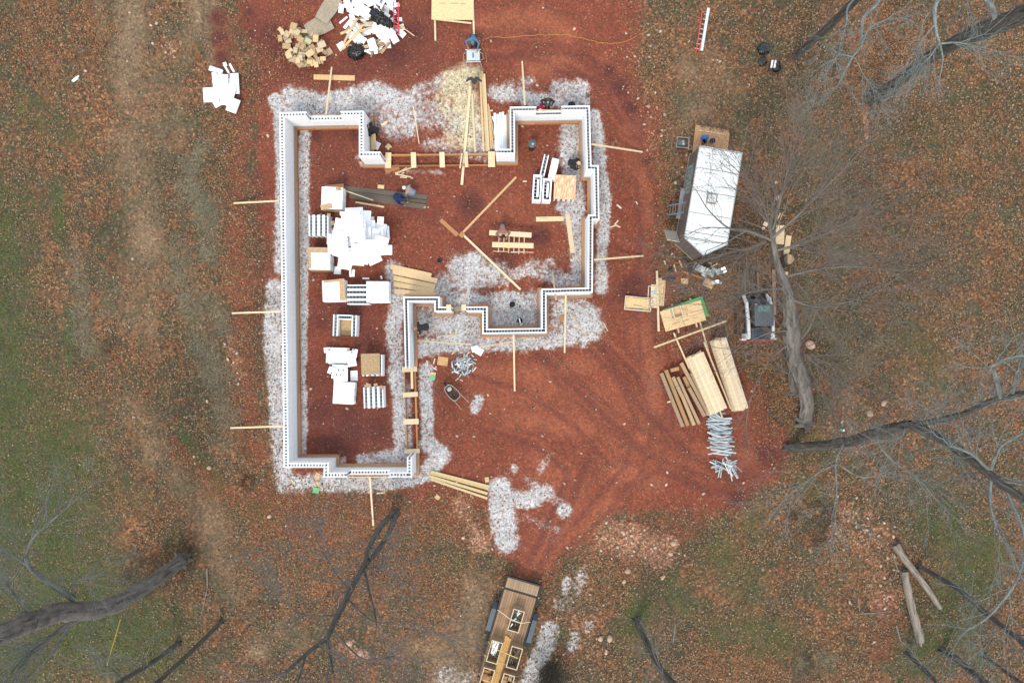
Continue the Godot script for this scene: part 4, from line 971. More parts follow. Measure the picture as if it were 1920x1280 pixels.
# ------------------------------------------------------------------ timber
func lumber_bundle(cx: float, cy: float, deg: float, L: float, nw: int, nl: int, bw: float, bt: float, col: Color, label: String) -> void:
	var p := P(cx, cy, nl * bt)
	var t := thing("lumber_bundle", label, "lumber", Vector3(p.x, gh(p.x, p.z), p.z), -deg_to_rad(deg), "lumber stacks by the brown loader")
	for s in [-0.35, 0.35]: bx(t, "bearer", "wood", Vector3(s * L, 0.03, 0), Vector3(0.09, 0.06, nw * bw * 1.02), PINE)
	var lens := []
	for l in nl:
		for k in nw:
			var dx := rng.randfn() * 0.03
			bx(t, "plank", "wood", Vector3(dx, 0.062 + bt * (l + 0.5), (k - (nw - 1) * 0.5) * (bw + 0.003)), Vector3(L, bt - 0.002, bw), vary(col, 0.12), 0.01)
func build_timber() -> void:
	# braces propping the walls
	for b in [[438, 381, 522, 376.5, 1.6, "pale brace propping the long wall beside the ribbed bundle"], [435, 587, 526, 584, 1.6, "pale brace propping the long wall beside the hollow bundle"], [432, 802, 530, 799, 1.6, "pale brace propping the long wall near its bare end"], [622, 126, 611, 214, 1.0, "pale brace crossing a short plank to the low sill by the scrap timber"], [979, 115, 984, 197, 1.6, "pale brace propping the wall beside the red-hooded worker"], [1205, 285, 1109, 270, 1.6, "pale brace propping the jogged wall toward the white trailer's rear"], [1207, 479.5, 1114, 487, 1.6, "pale brace propping the jogged wall below the small wood scraps"], [700, 985, 693, 893, 1.0, "pale brace propping the low sill above the twin-trunk tree"], [965, 733, 963, 627, 1.6, "pale brace propping the jogged wall on the open clay"], [1058.5, 661, 1061, 553, 1.6, "pale brace propping the jogged wall over white gravel"], [1036, 510, 1042.6, 562, 1.92, "pale brace lying up over the top of the jogged wall"], [786, 270, 775, 200, 0.9, "thin pale stick leaning over the patchy gravel"]]:
		var a := G(b[0], b[1]); a.y += 0.03
		board(a, P(b[2], b[3], b[4]), 0.1 if b[4] > 0.95 else 0.05, 0.045, PALE, b[5], "", "brace_board", "brace")
	# the long crossed battens in the middle
	lay(868, 436, 968, 332, 0.13, 0.045, Color(0.62, 0.42, 0.24), "long batten, orange at mid length, pointing to the foam corner blocks", "", 0.03)
	lay(868, 440, 976, 543, 0.13, 0.045, PALE, "long pale batten crossing the clay toward the stepped wall", "", 0.03)
	lay(826, 412, 858, 441, 0.24, 0.05, FORM, "short wide red-stained board at the crossing of the long battens", "", 0.0)
	var cb := P(866, 440)
	slab(866, 440, 0.06, 0.28, 0.3, 40, 0.1, FORM, "stake_block", "stained wooden block where the long battens meet", "block")
	# short plank under the brace
	lay(588, 144.5, 665, 146.5, 0.3, 0.045, Color(0.72, 0.52, 0.28), "short golden plank under the brace below the scrap timber")
	# planks leaning out of the saw area
	var saw_lb := "long pale plank lying in the bunch below the table saw"
	for b in [[882, 162, 866, 347, 0.15, 0.05], [885, 175, 891, 287, 0.12, 0], [900, 133, 907, 285, 0.11, 0], [904, 134, 913, 284, 0.12, 0.05], [908, 140, 916.5, 284, 0.12, 0.1], [915, 195, 921, 280, 0.1, 0], [917, 205, 925, 279, 0.09, 0], [916, 197, 928, 263, 0.06, 0.05]]:
		lay(b[0], b[1], b[2], b[3], b[4], 0.045, PINE if b[0] > 895 else PALE, saw_lb, "planks below the table saw", 0.01 + b[5])
	lay(863, 318, 867, 290, 0.08, 0.04, PALE, "short pale stick across the open footing", "", 0.3)
	# white board strips
	for b in [[923, 219, 932, 240, 0.1], [927.5, 212, 930, 283, 0.13], [933, 214, 934, 283, 0.13], [938, 211, 938.5, 283, 0.14], [943, 210, 942, 283, 0.12], [947, 216, 946, 283, 0.12], [951, 215, 949, 284, 0.1]]:
		lay(b[0], b[1], b[2], b[3], b[4], 0.04, Color(0.72, 0.80, 0.82), "pale blue-white plastic strip in the sheaf against the jogged wall", "plastic strips by the wall", 0.02 + 0.01 * float(int(b[0]) % 3), "plastic_strip", "strip", "plastic")
	lay(953.5, 207, 956, 283, 0.07, 0.09, PALE, "pale timber edge beside the plastic strips", "", 0.0)
	# leaning offcut behind the wall
	slab(700, 266, 0.5, 0.9, 0.35, 86, 0.02, OSBC, "plywood_offcut", "curved tan board offcut beside the wall end under the dark-clad worker", "plywood", "", "osb", Vector3(0.5, 0, 0))
	# stepped plank stack
	var i := 0
	for b in [[733, 500, 807, 517], [737, 509, 818, 527], [738, 521, 815, 537], [738, 532, 813, 546], [740, 546, 816, 553]]:
		for l in [3, 3, 2, 2, 2][i]:
			lay(b[0], b[1], b[2] + l, b[3], 0.285, 0.045, PINE, "yellow plank in the fanned stack beside the big foam heap", "planks of the fanned stack", l * 0.047)
		i += 1
	# weathered planks
	for b in [[613, 349, 801, 370, 0.27], [640, 359.5, 800, 378.5, 0.18], [655, 367, 799, 388, 0.3]]:
		lay(b[0], b[1], b[2], b[3], b[4], 0.05, Color(0.13, 0.115, 0.095), "long weathered grey plank under the navy-clad worker", "weathered grey planks", 0.0, "weathered_plank", "plank", "mudwood")
	lay(610, 351, 645, 348, 0.2, 0.04, FORM, "reddish board end sticking out beside the torn-corner bundle", "", 0.06)
	lay(648, 358, 700, 376, 0.07, 0.03, PALE, "thin pale stick across the weathered planks", "", 0.06)
	lay(666, 379, 720, 388, 0.1, 0.03, PALE, "pale stick beside the weathered planks")
	slab(714, 350, 0.08, 0.38, 0.22, 5, 0.03, OSBC, "wood_offcut", "small square offcut on the edge of the weathered planks", "offcut", "", "osb")
	# pieces near the open footing
	for b in [[741, 325, 772, 314, 0.09], [741, 326, 771, 332, 0.08], [750, 332, 763, 333, 0.07], [753, 320, 763, 314, 0.07], [753, 326, 758, 323, 0.06]]:
		lay(b[0], b[1], b[2], b[3], b[4], 0.03, PALE, "small pale stick beside the open footing boards", "sticks by the open footing")
	lay(722, 320, 748, 312, 0.32, 0.04, FORM, "red-stained board lying askew against the open footing")
	slab(728, 275, 0.03, 0.3, 0.3, 45, 0.02, PINE, "wood_offcut", "square pine offcut turned on its corner on the patchy gravel", "offcut")
	lay(715, 235, 726, 228, 0.12, 0.04, PALE, "short pale block near the dark-clad worker at the wall")
	lay(918, 208, 924, 207, 0.1, 0.05, PALE, "short pale block beside the plastic strips")
	# loose boards of the stepped room
	mark(lay(1005, 411, 1057, 410, 0.28, 0.045, PALE, "short pale plank with a faint stamp beside the workbench"), [[-0.5, -0.05, 0.12, 0.03], [-0.28, -0.05, 0.3, 0.03]], 0.0225)
	lay(1064, 401, 1074, 474, 0.28, 0.045, PALE, "pale plank lying on the gravel along the jogged wall")
	# battens on the lower gravel
	for b in [[771, 637.5, 884, 645.5, 0.09, "thin batten lying on the gravel below the hooked wall"], [897, 651, 962, 640, 0.08, "thin batten end by the white foam offcut"], [828, 630, 860, 627, 0.06, "short thin stick on the gravel of the hooked wall's corner"], [1066, 583, 1102, 633, 0.05, "thin stick slanting over the white gravel"], [1132, 606, 1140, 621, 0.04, "tiny stick on the clay beside the white gravel"], [1059, 556, 1060, 598, 0.1, "pale board foot on the white gravel beside a stained plate"]]:
		lay(b[0], b[1], b[2], b[3], b[4], 0.03, PALE, b[5])
	slab(1054, 596, 0.04, 0.28, 0.32, 20, 0.04, FORM, "stake_plate", "orange stained plate beside the board foot on white gravel", "plate")
	lay(772, 600, 774, 728, 0.14, 0.05, PALE, "long pale board along the outer foot of the hooked wall", "", 0.29)
	lay(1062, 556, 1100, 553, 0.12, 0.05, FORM, "orange board at the outer foot of the jogged wall", "", 0.02)
	# boards at the lower end
	var k := 0
	for b in [[808, 883, 917, 911, 0.13], [806, 886, 916, 916, 0.15], [805, 892, 914, 925, 0.16], [808, 898, 914, 934, 0.14]]:
		lay(b[0], b[1], b[2], b[3], b[4], 0.06, Color(0.62, 0.54, 0.32), "long greenish treated board in the sheaf below the wing's end", "treated boards below the wing", [0.07, 0.0, 0.0, 0.0][k])
		k += 1
	# lumber stacks
	lumber_bundle(1325.5, 718, 67.0, 3.5, 7, 9, 0.145, 0.062, Color(0.84, 0.74, 0.56), "cream lumber bundle between brown beams and the taller lumber bundle")
	lumber_bundle(1371, 702, 72.4, 4.2, 5, 15, 0.145, 0.064, Color(0.84, 0.74, 0.56), "tall cream lumber bundle nearest the loader, its side showing tan")
	var beams := [Color(0.46, 0.36, 0.24), Color(0.50, 0.30, 0.15), Color(0.44, 0.32, 0.21), Color(0.56, 0.44, 0.31)]
	k = 0
	for b in [[1239, 699, 1279, 799, 0.2, 0], [1246, 693, 1287, 796, 0.2, 1], [1259, 706, 1276, 742, 0.2, 1], [1274, 733, 1300, 796, 0.2, 0], [1268, 706, 1308, 793, 0.16, 1], [1281, 706, 1291, 727, 0.2, 0], [1289, 726, 1318, 779, 0.2, 1], [1276, 680, 1326, 776, 0.2, 0], [1294, 698, 1329, 770, 0.2, 1], [1255, 694, 1270, 690, 0.2, 1]]:
		lay(b[0], b[1], b[2], b[3], b[4], 0.19, beams[k % 4], "brown weathered beam in the loose row beside the cream lumber", "brown beams beside the lumber", 0.06 + b[5] * 0.19, "timber_beam", "beam")
		k += 1
	for b in [[1261, 624, 1290, 690, 0.09, 0.32, "pale stick reaching from the board table to the cream lumber"], [1311.7, 604, 1333, 676, 0.09, 0.1, "pale stick reaching from the board table to the tall lumber bundle"], [1317, 641, 1367, 765, 0.09, 0.35, "long pale stick in the slot between the two lumber bundles"], [1223.6, 651, 1358, 602, 0.1, 0.42, "long pale stick lying crosswise over the two reaching sticks"], [1349, 770, 1360, 799, 0.09, 0.1, "short pale stick over the metal strips"], [1251, 754, 1257, 752, 0.09, 0.02, "pale stub beside the brown beams"]]:
		lay(b[0], b[1], b[2], b[3], b[4], 0.045, PALE, b[6], "", b[5])
	# board table: green sheet, plywood sheet, window frame
	slab(1286, 586, 0.24, 2.44, 1.22, -19, 0.018, Color(0.07, 0.30, 0.10), "sheathing_sheet", "green sheathing sheet peeping out beneath the plywood", "sheet", "", "paint")
	mark(slab(1281, 592, 0.27, 2.44, 1.22, -16, 0.02, OSBC * 1.1, "plywood_sheet", "tan plywood sheet lying on green sheathing and sawn studs", "plywood", "", "osb"), [[-0.5, 0.28, 0.5, 0.05], [0.1, 0.3, 0.42, 0.05], [0.62, 0.3, 0.3, 0.05], [0.25, -0.1, 0.05, 0.4]], 0.01)
	for s in [[1262, 604, -16], [1296, 594, -16]]:
		lay(s[0] - 3, s[1] - 34, s[0] + 10, s[1] + 20, 0.09, 0.2, PINE, "stud carrying the plywood sheet and green sheathing", "studs under the plywood table", 0.0)
	frame("window_buck", "small pale window frame standing on the tan plywood sheet", 1269, 585, 0.29, 0.5, 0.58, -16, 0.24)
	frame("window_buck", "narrow pale frame strip beside the small window frame on plywood", 1260, 588, 0.29, 0.2, 0.58, -16, 0.1)
	slab(1287, 578, 0.29, 0.16, 0.42, -8, 0.012, OSBC * 0.9, "wood_offcut", "small tan offcut on the plywood sheet beside the frame", "offcut", "", "osb")
	# frame with panel and the boards beside it
	mark(slab(1196, 570, 0.05, 1.4, 0.7, 5, 0.02, OSBC * 1.05, "plywood_sheet", "tan plywood panel under the long open frame", "plywood", "", "osb"), [[0.0, 0.08, 0.55, 0.06], [-0.05, 0.27, 0.8, 0.07]], 0.01)
	frame("window_buck", "long pale open frame over a tan panel on the clay", 1196, 569.5, 0.08, 1.5, 0.76, 5, 0.12)
	mark(slab(1227, 555, 0.05, 0.42, 1.36, 2, 0.03, PALE, "plywood_strip", "pale plywood strip with a small blue mark", "plywood", "", "osb"), [[-0.02, -0.25, 0.22, 0.16]], 0.015, Color(0.2, 0.45, 0.6))
	mark(slab(1241, 549, 0.05, 0.36, 1.5, 4, 0.04, OSBC, "plywood_strip", "tan plywood strip with grey print beside the blue-marked strip", "plywood", "", "osb"), [[0.1, -0.2, 0.06, 0.5]], 0.02)
	slab(1237, 540, 0.08, 0.2, 1.2, 3, 0.03, PINE, "plywood_strip", "narrow pine strip on the tan plywood strip", "plywood")
	frame("window_buck", "small pale frame behind the blue-marked strip", 1220, 556, 0.06, 0.3, 1.2, 3, 0.06)
	lay(1231, 508, 1234.4, 621, 0.12, 0.05, PALE, "long pale stick lying over the plywood strips", "", 0.1)
	# plywood at the top edge on two rails
	lay(815, 18, 816.5, 77, 0.11, 0.09, PALE, "pale rail on the left under the big plywood sheet, reaching toward the clay", "", 0.0)
	lay(886, -10, 889, 72, 0.11, 0.09, PALE, "pale rail under the big plywood sheet, reaching the saw operator", "", 0.0)
	lay(813, 37, 884, 45, 0.1, 0.05, PALE, "pale cross stick along the edge of the big plywood sheet", "", 0.09)
	mark(slab(848.5, 16, 0.15, 2.44, 1.3, 0.6, 0.05, OSBC * 1.12, "plywood_sheet", "big tan plywood sheet with faint print on two pale rails", "plywood", "", "osb"), [[-0.6, -0.3, 0.4, 0.05], [0.1, -0.3, 0.5, 0.05], [0.6, -0.28, 0.3, 0.05]], 0.025)
	# offcuts near the stump
	for q in [[1463, 440, 0.5, 1.1, 2], [1477, 460, 0.32, 1.15, 8], [1436, 420, 0.26, 0.24, 30], [1432, 428, 0.16, 0.15, 10], [1456, 405, 0.06, 0.4, 20], [1461, 405, 0.06, 0.4, 25], [1466, 405, 0.06, 0.4, 24], [1474, 514, 0.26, 0.3, 5]]:
		slab(q[0], q[1], 0.05, q[2], q[3], q[4], 0.04, PINE if q[0] > 1460 else PALE, "wood_offcut", "pale board offcut lying under the leaning tree's twigs", "offcut", "offcuts under the leaning tree", "osb")
	lay(1451, 505, 1452, 590, 0.2, 0.06, Color(0.48, 0.33, 0.2), "tan weathered board beside the loader under the leaning tree")
	# scraps lying about
	for q in [[801, 681, 85, 0.36, 0.07], [814, 677, 105, 0.34, 0.07], [815, 691, 25, 0.26, 0.08], [817, 688, -10, 0.1, 0.08], [836, 657, 50, 0.2, 0.05], [849, 662, -50, 0.2, 0.06], [865, 661, 0, 0.2, 0.05], [877, 663, -45, 0.24, 0.06], [886, 667, 50, 0.2, 0.06], [891, 674, 10, 0.2, 0.06], [857, 711, -35, 0.26, 0.06], [865, 713, 25, 0.2, 0.05], [1161, 387, 40, 0.34, 0.1], [1194, 380, 55, 0.2, 0.06], [1027, 651, -60, 0.24, 0.06]]:
		slab(q[0], q[1], 0.03, q[3], q[4], q[2], 0.03, Color(0.82, 0.78, 0.7), "scrap_stick", "small white scrap strip scattered on the clay", "scrap", "white scraps strewn on the clay")
	for q in [[1150, 424, -20, 0.4], [1156, 417, -50, 0.34], [1159, 424, 20, 0.3], [548, 902, 60, 0.26], [552, 906, 70, 0.2], [714, 924, -5, 0.5], [984, 340, 0, 0.24], [1247, 492, 70, 0.24], [1266, 503, 75, 0.45], [1277, 495, 65, 0.5], [1288, 491, 60, 0.3], [1340, 497, -30, 0.4], [1260, 476, -50, 0.15]]:
		slab(q[0], q[1], 0.03, q[3], 0.08, q[2], 0.03, PALE, "scrap_stick", "small pale wood scrap dropped on the ground", "scrap", "wood scraps strewn on the ground")
	slab(830, 677, 0.03, 0.6, 0.5, 8, 0.03, Color(0.6, 0.38, 0.18), "wood_offcut", "tan plywood offcut beside the heap of metal clips", "offcut", "", "osb")
	slab(811, 704, 0.03, 0.34, 0.4, 8, 0.03, PINE, "wood_offcut", "pine offcut under the round green disc", "offcut", "", "osb")
	disc(811, 708, 0.07, 0.17, Color(0.16, 0.42, 0.2), "plastic_disc", "round green disc on a pine offcut near the wheelbarrow", "disc")
	slab(592, 919, 0.04, 0.36, 0.34, 10, 0.02, Color(0.12, 0.42, 0.16), "plastic_sheet", "square green plastic piece on the gravel below the wing", "plastic", "", "plastic")
	for q in [[596, 892, 30, 0.4], [594, 907, 10, 0.36], [820, 932, 40, 0.3], [913, 899, 80, 0.3], [1284, 527, 3, 0.42], [1329, 531, 25, 0.6], [1304, 492, -10, 0.2], [1331, 494, 0, 0.2]]:
		slab(q[0], q[1], 0.035, q[3], q[3] * 0.8, q[2], 0.03, Color(0.6, 0.42, 0.24), "wood_offcut", "small square wood offcut lying on the ground", "offcut", "square offcuts on the ground", "osb")
	lay(1278, 508, 1322, 523, 0.1, 0.04, FORM, "reddish batten by the bent metal sheets under the trailer nose")
func mark(o: Node3D, rects: Array, y: float, col := Color(0.33, 0.26, 0.17)) -> void:
	for r in rects:
		var mb := MB.new()
		mb.box(Transform3D.IDENTITY, Vector3(r[2], 0.003, r[3]), col)
		part(o, "print", mb, "plastic", T(Vector3(r[0], y + 0.0016, r[1])))
func frame(kind: String, label: String, cx: float, cy: float, h: float, sx: float, sz: float, deg: float, tall: float) -> void:
	var t := thing(kind, label, "frame", P(cx, cy, h), -deg_to_rad(deg))
	for s in [-1.0, 1.0]:
		bx(t, "rail", "wood", Vector3(0, tall * 0.5, s * (sz * 0.5)), Vector3(sx + 0.05, tall, 0.05), Color(0.86, 0.80, 0.66))
		bx(t, "stile", "wood", Vector3(s * (sx * 0.5), tall * 0.5, 0), Vector3(0.05, tall - 0.004, sz - 0.052), Color(0.86, 0.80, 0.66))
func disc(cx: float, cy: float, h: float, r: float, col: Color, kind: String, label: String, cat: String, mat_n := "plastic") -> void:
	var mb := MB.new()
	mb.lathe(Transform3D.IDENTITY, [Vector2(0, -0.015), Vector2(r, -0.015), Vector2(r * 1.02, 0.0), Vector2(r * 0.96, 0.014), Vector2(0, 0.012)], 20, col)
	var o := inst(mb, mat_n)
	o.position = P(cx, cy, h)
	top(o, kind, label, cat)

# ------------------------------------------------------------------ heaps of scrap
func build_heaps() -> void:
	var hp := Heap.new(); hp.g = self
	# offcut blocks
	for i in 74:
		var a := rng.randf() * TAU; var r := sqrt(rng.randf())
		var x := 570.0 + cos(a) * r * 40; var y := 92.0 + sin(a) * r * 36
		if y < 88: x -= 6.0
		else: x += 8.0
		loose_panel(hp, x, y, rng.randf() * 360, Vector3(rng.randf_range(0.22, 0.5), 0.045 + 0.05 * rng.randf(), rng.randf_range(0.2, 0.36)), "sawn wood block in the offcut pile beside the brown cardboard", "blocks of the offcut pile", [PINE, PALE * 0.8, Color(0.55, 0.42, 0.25), Color(0.5, 0.4, 0.28)][i % 4], "wood_block", "wood block", "wood", 0.25)
	for q in [[526, 56, 40], [533, 66, 62], [609, 115, 0], [597, 127, 85], [565, 122, 90], [585, 122, 3]]:
		loose_panel(hp, q[0], q[1], q[2], Vector3(0.32, 0.05, 0.24), "sawn wood block at the rim of the offcut pile", "blocks at the rim of the offcut pile", PINE, "wood_block", "wood block", "wood")
	disc(575, 75, 0.58, 0.2, Color(0.16, 0.42, 0.2), "plastic_disc", "round green disc on the offcut pile", "disc")
	# cardboard sheets
	for q in [[598, 50, -28, 1.5, 1.1, "large grey-brown cardboard sheet lying over the offcut pile's edge"], [616, 18, -58, 1.6, 1.0, "grey-brown cardboard sheet folded under the white foam scraps"]]:
		var mb := MB.new()
		for a in 10:
			for b in 8:
				var f := func(u: float, v: float) -> Vector3: return Vector3((u - 0.5) * q[3], 0.10 + 0.06 * sin(u * 5.0 + v * 2.0) + 0.05 * sin(v * 6.0), (v - 0.5) * q[4] * (0.8 + 0.2 * u))
				var p0: Vector3 = f.call(a / 10.0, b / 8.0); var p1: Vector3 = f.call((a + 1) / 10.0, b / 8.0)
				var p2: Vector3 = f.call((a + 1) / 10.0, (b + 1) / 8.0); var p3: Vector3 = f.call(a / 10.0, (b + 1) / 8.0)
				var n := (p3 - p0).cross(p1 - p0).normalized()
				for yy in [0.0, -0.008]:
					mb.quad(p0 + Vector3(0, yy, 0), p1 + Vector3(0, yy, 0), p2 + Vector3(0, yy, 0), p3 + Vector3(0, yy, 0), n if yy == 0.0 else -n, Color(0.40, 0.33, 0.24))
		var o := inst(mb, "card")
		o.position = P(q[0], q[1], 0.12 if q[1] > 30 else 0.2); o.rotation.y = -deg_to_rad(q[2])
		top(o, "cardboard_sheet", q[5], "cardboard")
	# white foam scraps and mixed rubbish
	var h2 := Heap.new(); h2.g = self
	for i in 100:
		var a := rng.randf() * TAU; var r := sqrt(rng.randf())
		var x := 694.0 + cos(a) * r * 56; var y := 40.0 + sin(a) * r * 62
		if x < 650 and y > 40: x += 14
		var foam := rng.randf() < 0.55 or y < 16
		var s := Vector3(rng.randf_range(0.25, 0.9), rng.randf_range(0.03, 0.06), rng.randf_range(0.1, 0.4))
		if foam: loose_panel(h2, x, y, rng.randf() * 360, s, "white foam scrap in the rubbish heap with the black bags", "foam scraps of the rubbish heap", FOAM, "foam_scrap", "foam scrap", "foam", 0.3)
		else: loose_panel(h2, x, y, rng.randf_range(-60, 20), s * Vector3(1.2, 0.5, 0.6), "brown wood or card scrap in the rubbish heap with the black bags", "brown scraps of the rubbish heap", [OSBC, CARD, Color(0.5, 0.3, 0.16)][i % 3], "rubbish_scrap", "scrap", "card", 0.25)
	for q in [[727, 72, 40, 0.7, 0.9], [716, 66, 20, 0.9, 0.6], [700, 88, 70, 0.7, 0.45], [743, 82, 62, 0.5, 0.4], [731, 83, 70, 0.4, 0.1], [724, 83, 95, 0.4, 0.1], [754, 65, 40, 0.4, 0.36], [640, 87, 60, 0.45, 0.42], [682, 80, 30, 0.4, 0.36], [688, 33, 30, 0.6, 0.5], [694, 40, -30, 0.45, 0.16], [745, 18, -8, 0.4, 0.22], [740, 6, 90, 0.5, 0.3], [698, 98, -18, 0.8, 0.09], [693, 104, 30, 0.4, 0.1], [666, 48, -45, 0.6, 0.08], [644, 38, -40, 0.6, 0.1]]:
		loose_panel(h2, q[0], q[1], q[2], Vector3(q[3], 0.07, q[4]), "white foam scrap in the rubbish heap with the black bags", "foam scraps of the rubbish heap", FOAM, "foam_scrap", "foam scrap", "foam", 0.2)
	for b in [[642, 102, 676, 68], [645, 100, 682, 58], [648, 90, 672, 42], [676, 58, 705, 50], [680, 66, 708, 56], [676, 52, 681, 68]]:
		lay(b[0], b[1], b[2], b[3], 0.12, 0.03, PINE, "yellow batten lying across the rubbish heap", "battens of the rubbish heap", 0.55)
	lay(738, 42, 778, 71, 0.05, 0.03, PINE, "thin stick sticking out of the rubbish heap past the red ladder", "", 0.25)
	bag(P(710, 32, 0.78), Vector3(0.56, 0.26, 0.32), -0.75, "long black rubbish bag lying on the foam scraps beside the red ladder")
	bag(P(724, 43, 0.68), Vector3(0.34, 0.22, 0.26), -0.6, "small black rubbish bag knotted beside the long black bag")
	bag(P(668, 97, 0.3), Vector3(0.44, 0.28, 0.4), 0.2, "black rubbish bag on the clay at the heap's foot")
	ladder("step_ladder", "red plastic-railed step ladder lying at the rubbish heap's edge", P(742, 4, 0.62), P(743, 64, 0.3), 0.26, 7, Color(0.55, 0.03, 0.07), Color(0.55, 0.05, 0.09))
	# heap of metal clips
	var h3 := Heap.new(); h3.g = self
	for i in 90:
		var a := rng.randf() * TAU; var r := pow(rng.randf(), 0.7)
		loose_panel(h3, 869 + cos(a) * r * 22, 686 + sin(a) * r * 20, rng.randf() * 360, Vector3(rng.randf_range(0.2, 0.42), 0.018, rng.randf_range(0.04, 0.08)), "galvanised metal clip in the heap beside the wheelbarrow", "heap of metal clips", ZINC if i % 3 else Color(0.25, 0.3, 0.33), "metal_clip", "clip", "metal", 0.5)
	# rows of metal strips under the lumber
	var h4 := Heap.new(); h4.g = self
	for i in 52:
		var y := 776.0 + i * 1.35
		loose_panel(h4, 1347 + rng.randf_range(-5, 5) - (i % 3), y + rng.randf_range(-3, 3), rng.randfn() * 12 + 6, Vector3(rng.randf_range(0.9, 1.5), 0.02, rng.randf_range(0.05, 0.1)), "galvanised metal strip in the row at the foot of the cream lumber", "row of metal strips", ZINC if i % 4 else Color(0.3, 0.35, 0.38), "metal_strip", "metal strip", "metal", 0.12)
	for i in 46:
		var a := rng.randf() * TAU; var r := sqrt(rng.randf())
		loose_panel(h4, 1356 + cos(a) * r * 20, 871 + sin(a) * r * 14, rng.randf() * 360 if i % 2 else rng.randfn() * 20 + 50, Vector3(rng.randf_range(0.4, 0.75), 0.02, 0.06), "short galvanised strip in the tangle beyond the metal row", "tangle of short metal strips", ZINC if i % 4 else Color(0.3, 0.35, 0.38), "metal_strip", "metal strip", "metal", 0.3)
	# bent metal sheets by the trailer nose
	for q in [[1311, 503, 0.7, 20], [1324, 511, 0.55, -50], [1336, 510, 0.55, -60], [1352, 508, 0.6, -20], [1341, 529, 0.4, -10], [1349, 529, 0.3, 40]]:
		var mb := MB.new()
		var s: float = q[2]
		for f in [[-0.5, 0.18], [0.0, -0.25], [0.45, 0.3]]:
			mb.box(T(Vector3(f[0] * s * 0.6, 0.06 + 0.03 * absf(f[1]), 0), Vector3(f[1] * 0.8, 0.4 * f[1], f[1])), Vector3(s * 0.42, 0.006, s * 0.55), vary(ZINC, 0.2))
		var o := inst(mb, "metal")
		o.position = G(q[0], q[1]); o.rotation.y = -deg_to_rad(q[3])
		top(o, "bent_metal_sheet", "crumpled galvanised sheet on the ground at the trailer's nose", "metal sheet", "crumpled metal sheets")
	bag(P(1325, 498, 0.08), Vector3(0.2, 0.1, 0.12), 0.2, "black plastic scrap beside the crumpled metal sheets")
	bag(P(1258, 505, 0.06), Vector3(0.14, 0.08, 0.1), 0.7, "dark plastic scrap lying near the trailer's open door")
	bag(P(1258, 523, 0.08), Vector3(0.2, 0.09, 0.13), 0.1, "navy crumpled cloth on the ground above the plywood table", Color(0.03, 0.04, 0.09))
func bag(at: Vector3, r: Vector3, yaw: float, label: String, col := Color(0.012, 0.013, 0.015)) -> void:
	var mb := MB.new()
	mb.ball(Transform3D.IDENTITY, r, col, 34, 24, 0.55, relief2)
	mb.ball(T(Vector3(r.x * 0.95, r.y * 0.2, 0)), r * 0.28, col, 10, 8, 0.4, relief2)
	var o := inst(mb, "bag")
	o.position = at; o.rotation.y = yaw
	top(o, "rubbish_bag", label, "bag")
func ladder(kind: String, label: String, a: Vector3, b: Vector3, w: float, rungs: int, col: Color, rcol: Color, taper := 1.0) -> void:
	var xf := seg(a, b)
	var t := Node3D.new()
	t.transform = xf
	top(t, kind, label, "ladder")
	var L := a.distance_to(b)
	for s in [-1.0, 1.0]:
		var mb := MB.new()
		mb.box(Transform3D.IDENTITY, Vector3(L, 0.08, 0.06), col, 0.006)
		part(t, "rail", mb, "plastic", T(Vector3(0, 0, s * w * 0.5 * (1 + taper) * 0.5), Vector3(0, s * -atan((1 - taper) * w * 0.5 / L), 0)))
	for k in rungs:
		var u := (k + 0.5) / rungs
		bx(t, "rung", "metal", Vector3((u - 0.5) * L, 0, 0), Vector3(0.05, 0.03, w * lerpf(1.0, taper, u) - 0.04), rcol)

